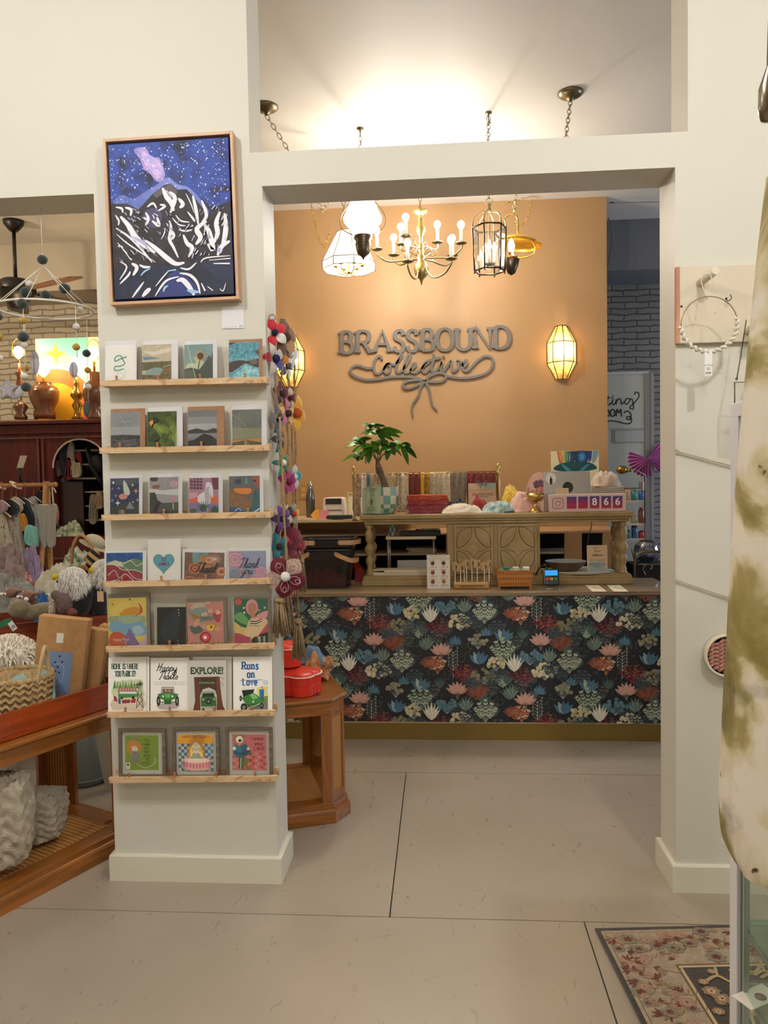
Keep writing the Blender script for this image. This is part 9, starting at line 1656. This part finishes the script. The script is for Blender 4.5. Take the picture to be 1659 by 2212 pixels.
# craft shelf
o = Rq(570, 1410, 6.0); t = T('craft_shelf', 'white corner shelf crowded with colourful craft jars', 'shelf', (o.x, 6.0, 0)); zz = [Rq(570, y, 6.0).z for y in (1410, 1180, 835)]
for z in zz: MB(M('#c0b8ac', .5)).box(-.11, 0, z-.015, .11, .2, z).build('shelf_board', t)
for x in (-.11, .1): MB(M('#c4a070', .6)).box(x, .16, 0, x+.015, .19, zz[2]).build('upright', t)
R3 = random.Random(8); nm = [('teal', '#1f6f66'), ('blue', '#28548a'), ('red', '#a8302a'), ('orange', '#c0602c'), ('white', '#c8c4ba'), ('olive', '#7c7c54'), ('brown', '#6e3a24'), ('pink', '#b06a7c'), ('tan', '#b08a5a')]
sh = ['lowest', 'middle', 'top']
for j, z in enumerate(zz):
    for i in range(4):
        n_, c_ = nm[(i+j*4) % 9]; h = .05+.07*R3.random(); tt = T('craft_jar', '%s jar on the %s craft shelf, %s from its left end' % (n_, sh[j], ['first', 'second', 'third', 'fourth'][i]), 'jar', (o.x-.08+i*.053, 6.06, z+.0005), 0, 'jars on the craft shelf'); MB(M(c_, .35, coat=.4)).lathe([(.02, 0), (.023, .01), (.023, h*.8), (.014, h*.9)], 12).build('body', tt); MB(M(nm[(i*3+j) % 9][1], .6)).lathe([(.016, h*.9), (.016, h)], 12).build('lid', tt)
for i in range(5): q = Rq(600+i*22, 760, 6.1); m = MB(M(nm[(i*2) % 9][1], .6)); m.tube([(0, 0, 0), (.005*i-.01, 0, .14)], .006, 5); one(m, 'paint_brush', '%s handled brush standing on the top craft shelf, %s from the left' % (nm[(i*2) % 9][0], ['first', 'second', 'third', 'fourth', 'fifth'][i]), 'brush', (q.x, 6.14, zz[2]+.001))
# scroll bench and cloche
o = Rq(490, 1900, 5.35); zf0 = 0; t = T('scroll_bench', 'dull brass metal frame with a curled scroll, behind the counter end', 'metal frame', (o.x, 5.35, 0)); lc = lambda x, y: tuple(Rq(x, y, 5.35)-V((o.x, 5.35, 0))); bm2 = M('#75664a', .35, .8)
m = MB(bm2); m.tube([(0, 0, 0), lc(490, 1900)]+[lc(*p) for p in smooth([(490, 1900), (490, 1750), (520, 1660), (600, 1615), (700, 1600), (1000, 1600)], 4)][1:], .0085, 7); m.tube([lc(510, 1792), lc(1000, 1792)], .005, 6); m.tube([lc(440, 1540), lc(490, 1720)], .006, 6); m.cyl((.42, 0, 0), (.42, 0, lc(1000, 1600)[2]), .0085); m.build('frame', t)
m = MB(M('#a09888', .3, .8)); m.tube([lc(*p) for p in smooth([(660, 1950), (620, 1890), (625, 1830), (680, 1790), (735, 1800), (750, 1840), (725, 1865)], 4)], .004, 6); m.build('scroll', t)
MB(M('#101014', .6)).box(.005, .01, .3, .4, .3, lc(500, 1800)[2]-.005).build('black_seat', t)
q = Rq(670, 1790, 5.5); t = T('quilted_glass_jar', 'big clear diamond-cut glass jar holding dark cloth, beside the counter end', 'jar', (q.x, 5.5, lc(500, 1800)[2])); kk = 5.5/1664/6.915; m = MB(glassy('#d4d6e0', .5, .05)); m.lathe([(120*kk, 0), (165*kk, 60*kk), (188*kk, 150*kk), (170*kk, 250*kk), (90*kk, 318*kk)], 18, cap=False); m.build('glass', t)
m = MB(M('#a8a8b4', .15, .6))
for i in range(18):
    for s in (-1, 1): m.tube([((188*kk-abs(zz2-150)*kk*.32)*cos(2*pi*i/18+s*zz2*.004), (188*kk-abs(zz2-150)*kk*.32)*sin(2*pi*i/18+s*zz2*.004), zz2*kk) for zz2 in (20, 80, 150, 220, 290)], .0012, 3)
m.build('cut_pattern', t); MB(M('#15182a', .9)).sph((0, 0, 60*kk), (130*kk, 120*kk, 50*kk), 14, 8).build('dark_cloth', t); MB(M('#3a3228', .5)).lathe([(100*kk, 318*kk), (100*kk, 330*kk), (60*kk, 336*kk)], 18).build('lid', t)
m = MB(M('#101114', .5)); m.tube(smooth([W(1314, 470, 5.97), W(1319, 500, 5.97), W(1320, 525, 5.97), W(1316, 552, 5.97), W(1312, 575, 5.97)], 4), .004, 5); one(m, 'black_cable', 'black cable bowing out at the right edge of the tan wall', 'cable')
m = MB(M('#20242c', .5)); a = W(1316, 438, 5.9); b_ = W(1430, 436, 5.9); m.tube([a, b_], .0018, 4); m.cyl(a, a+V((.035, 0, 0)), .006); one(m, 'ceiling_cable', 'thin taut cable under the ceiling right of the tan wall', 'cable')
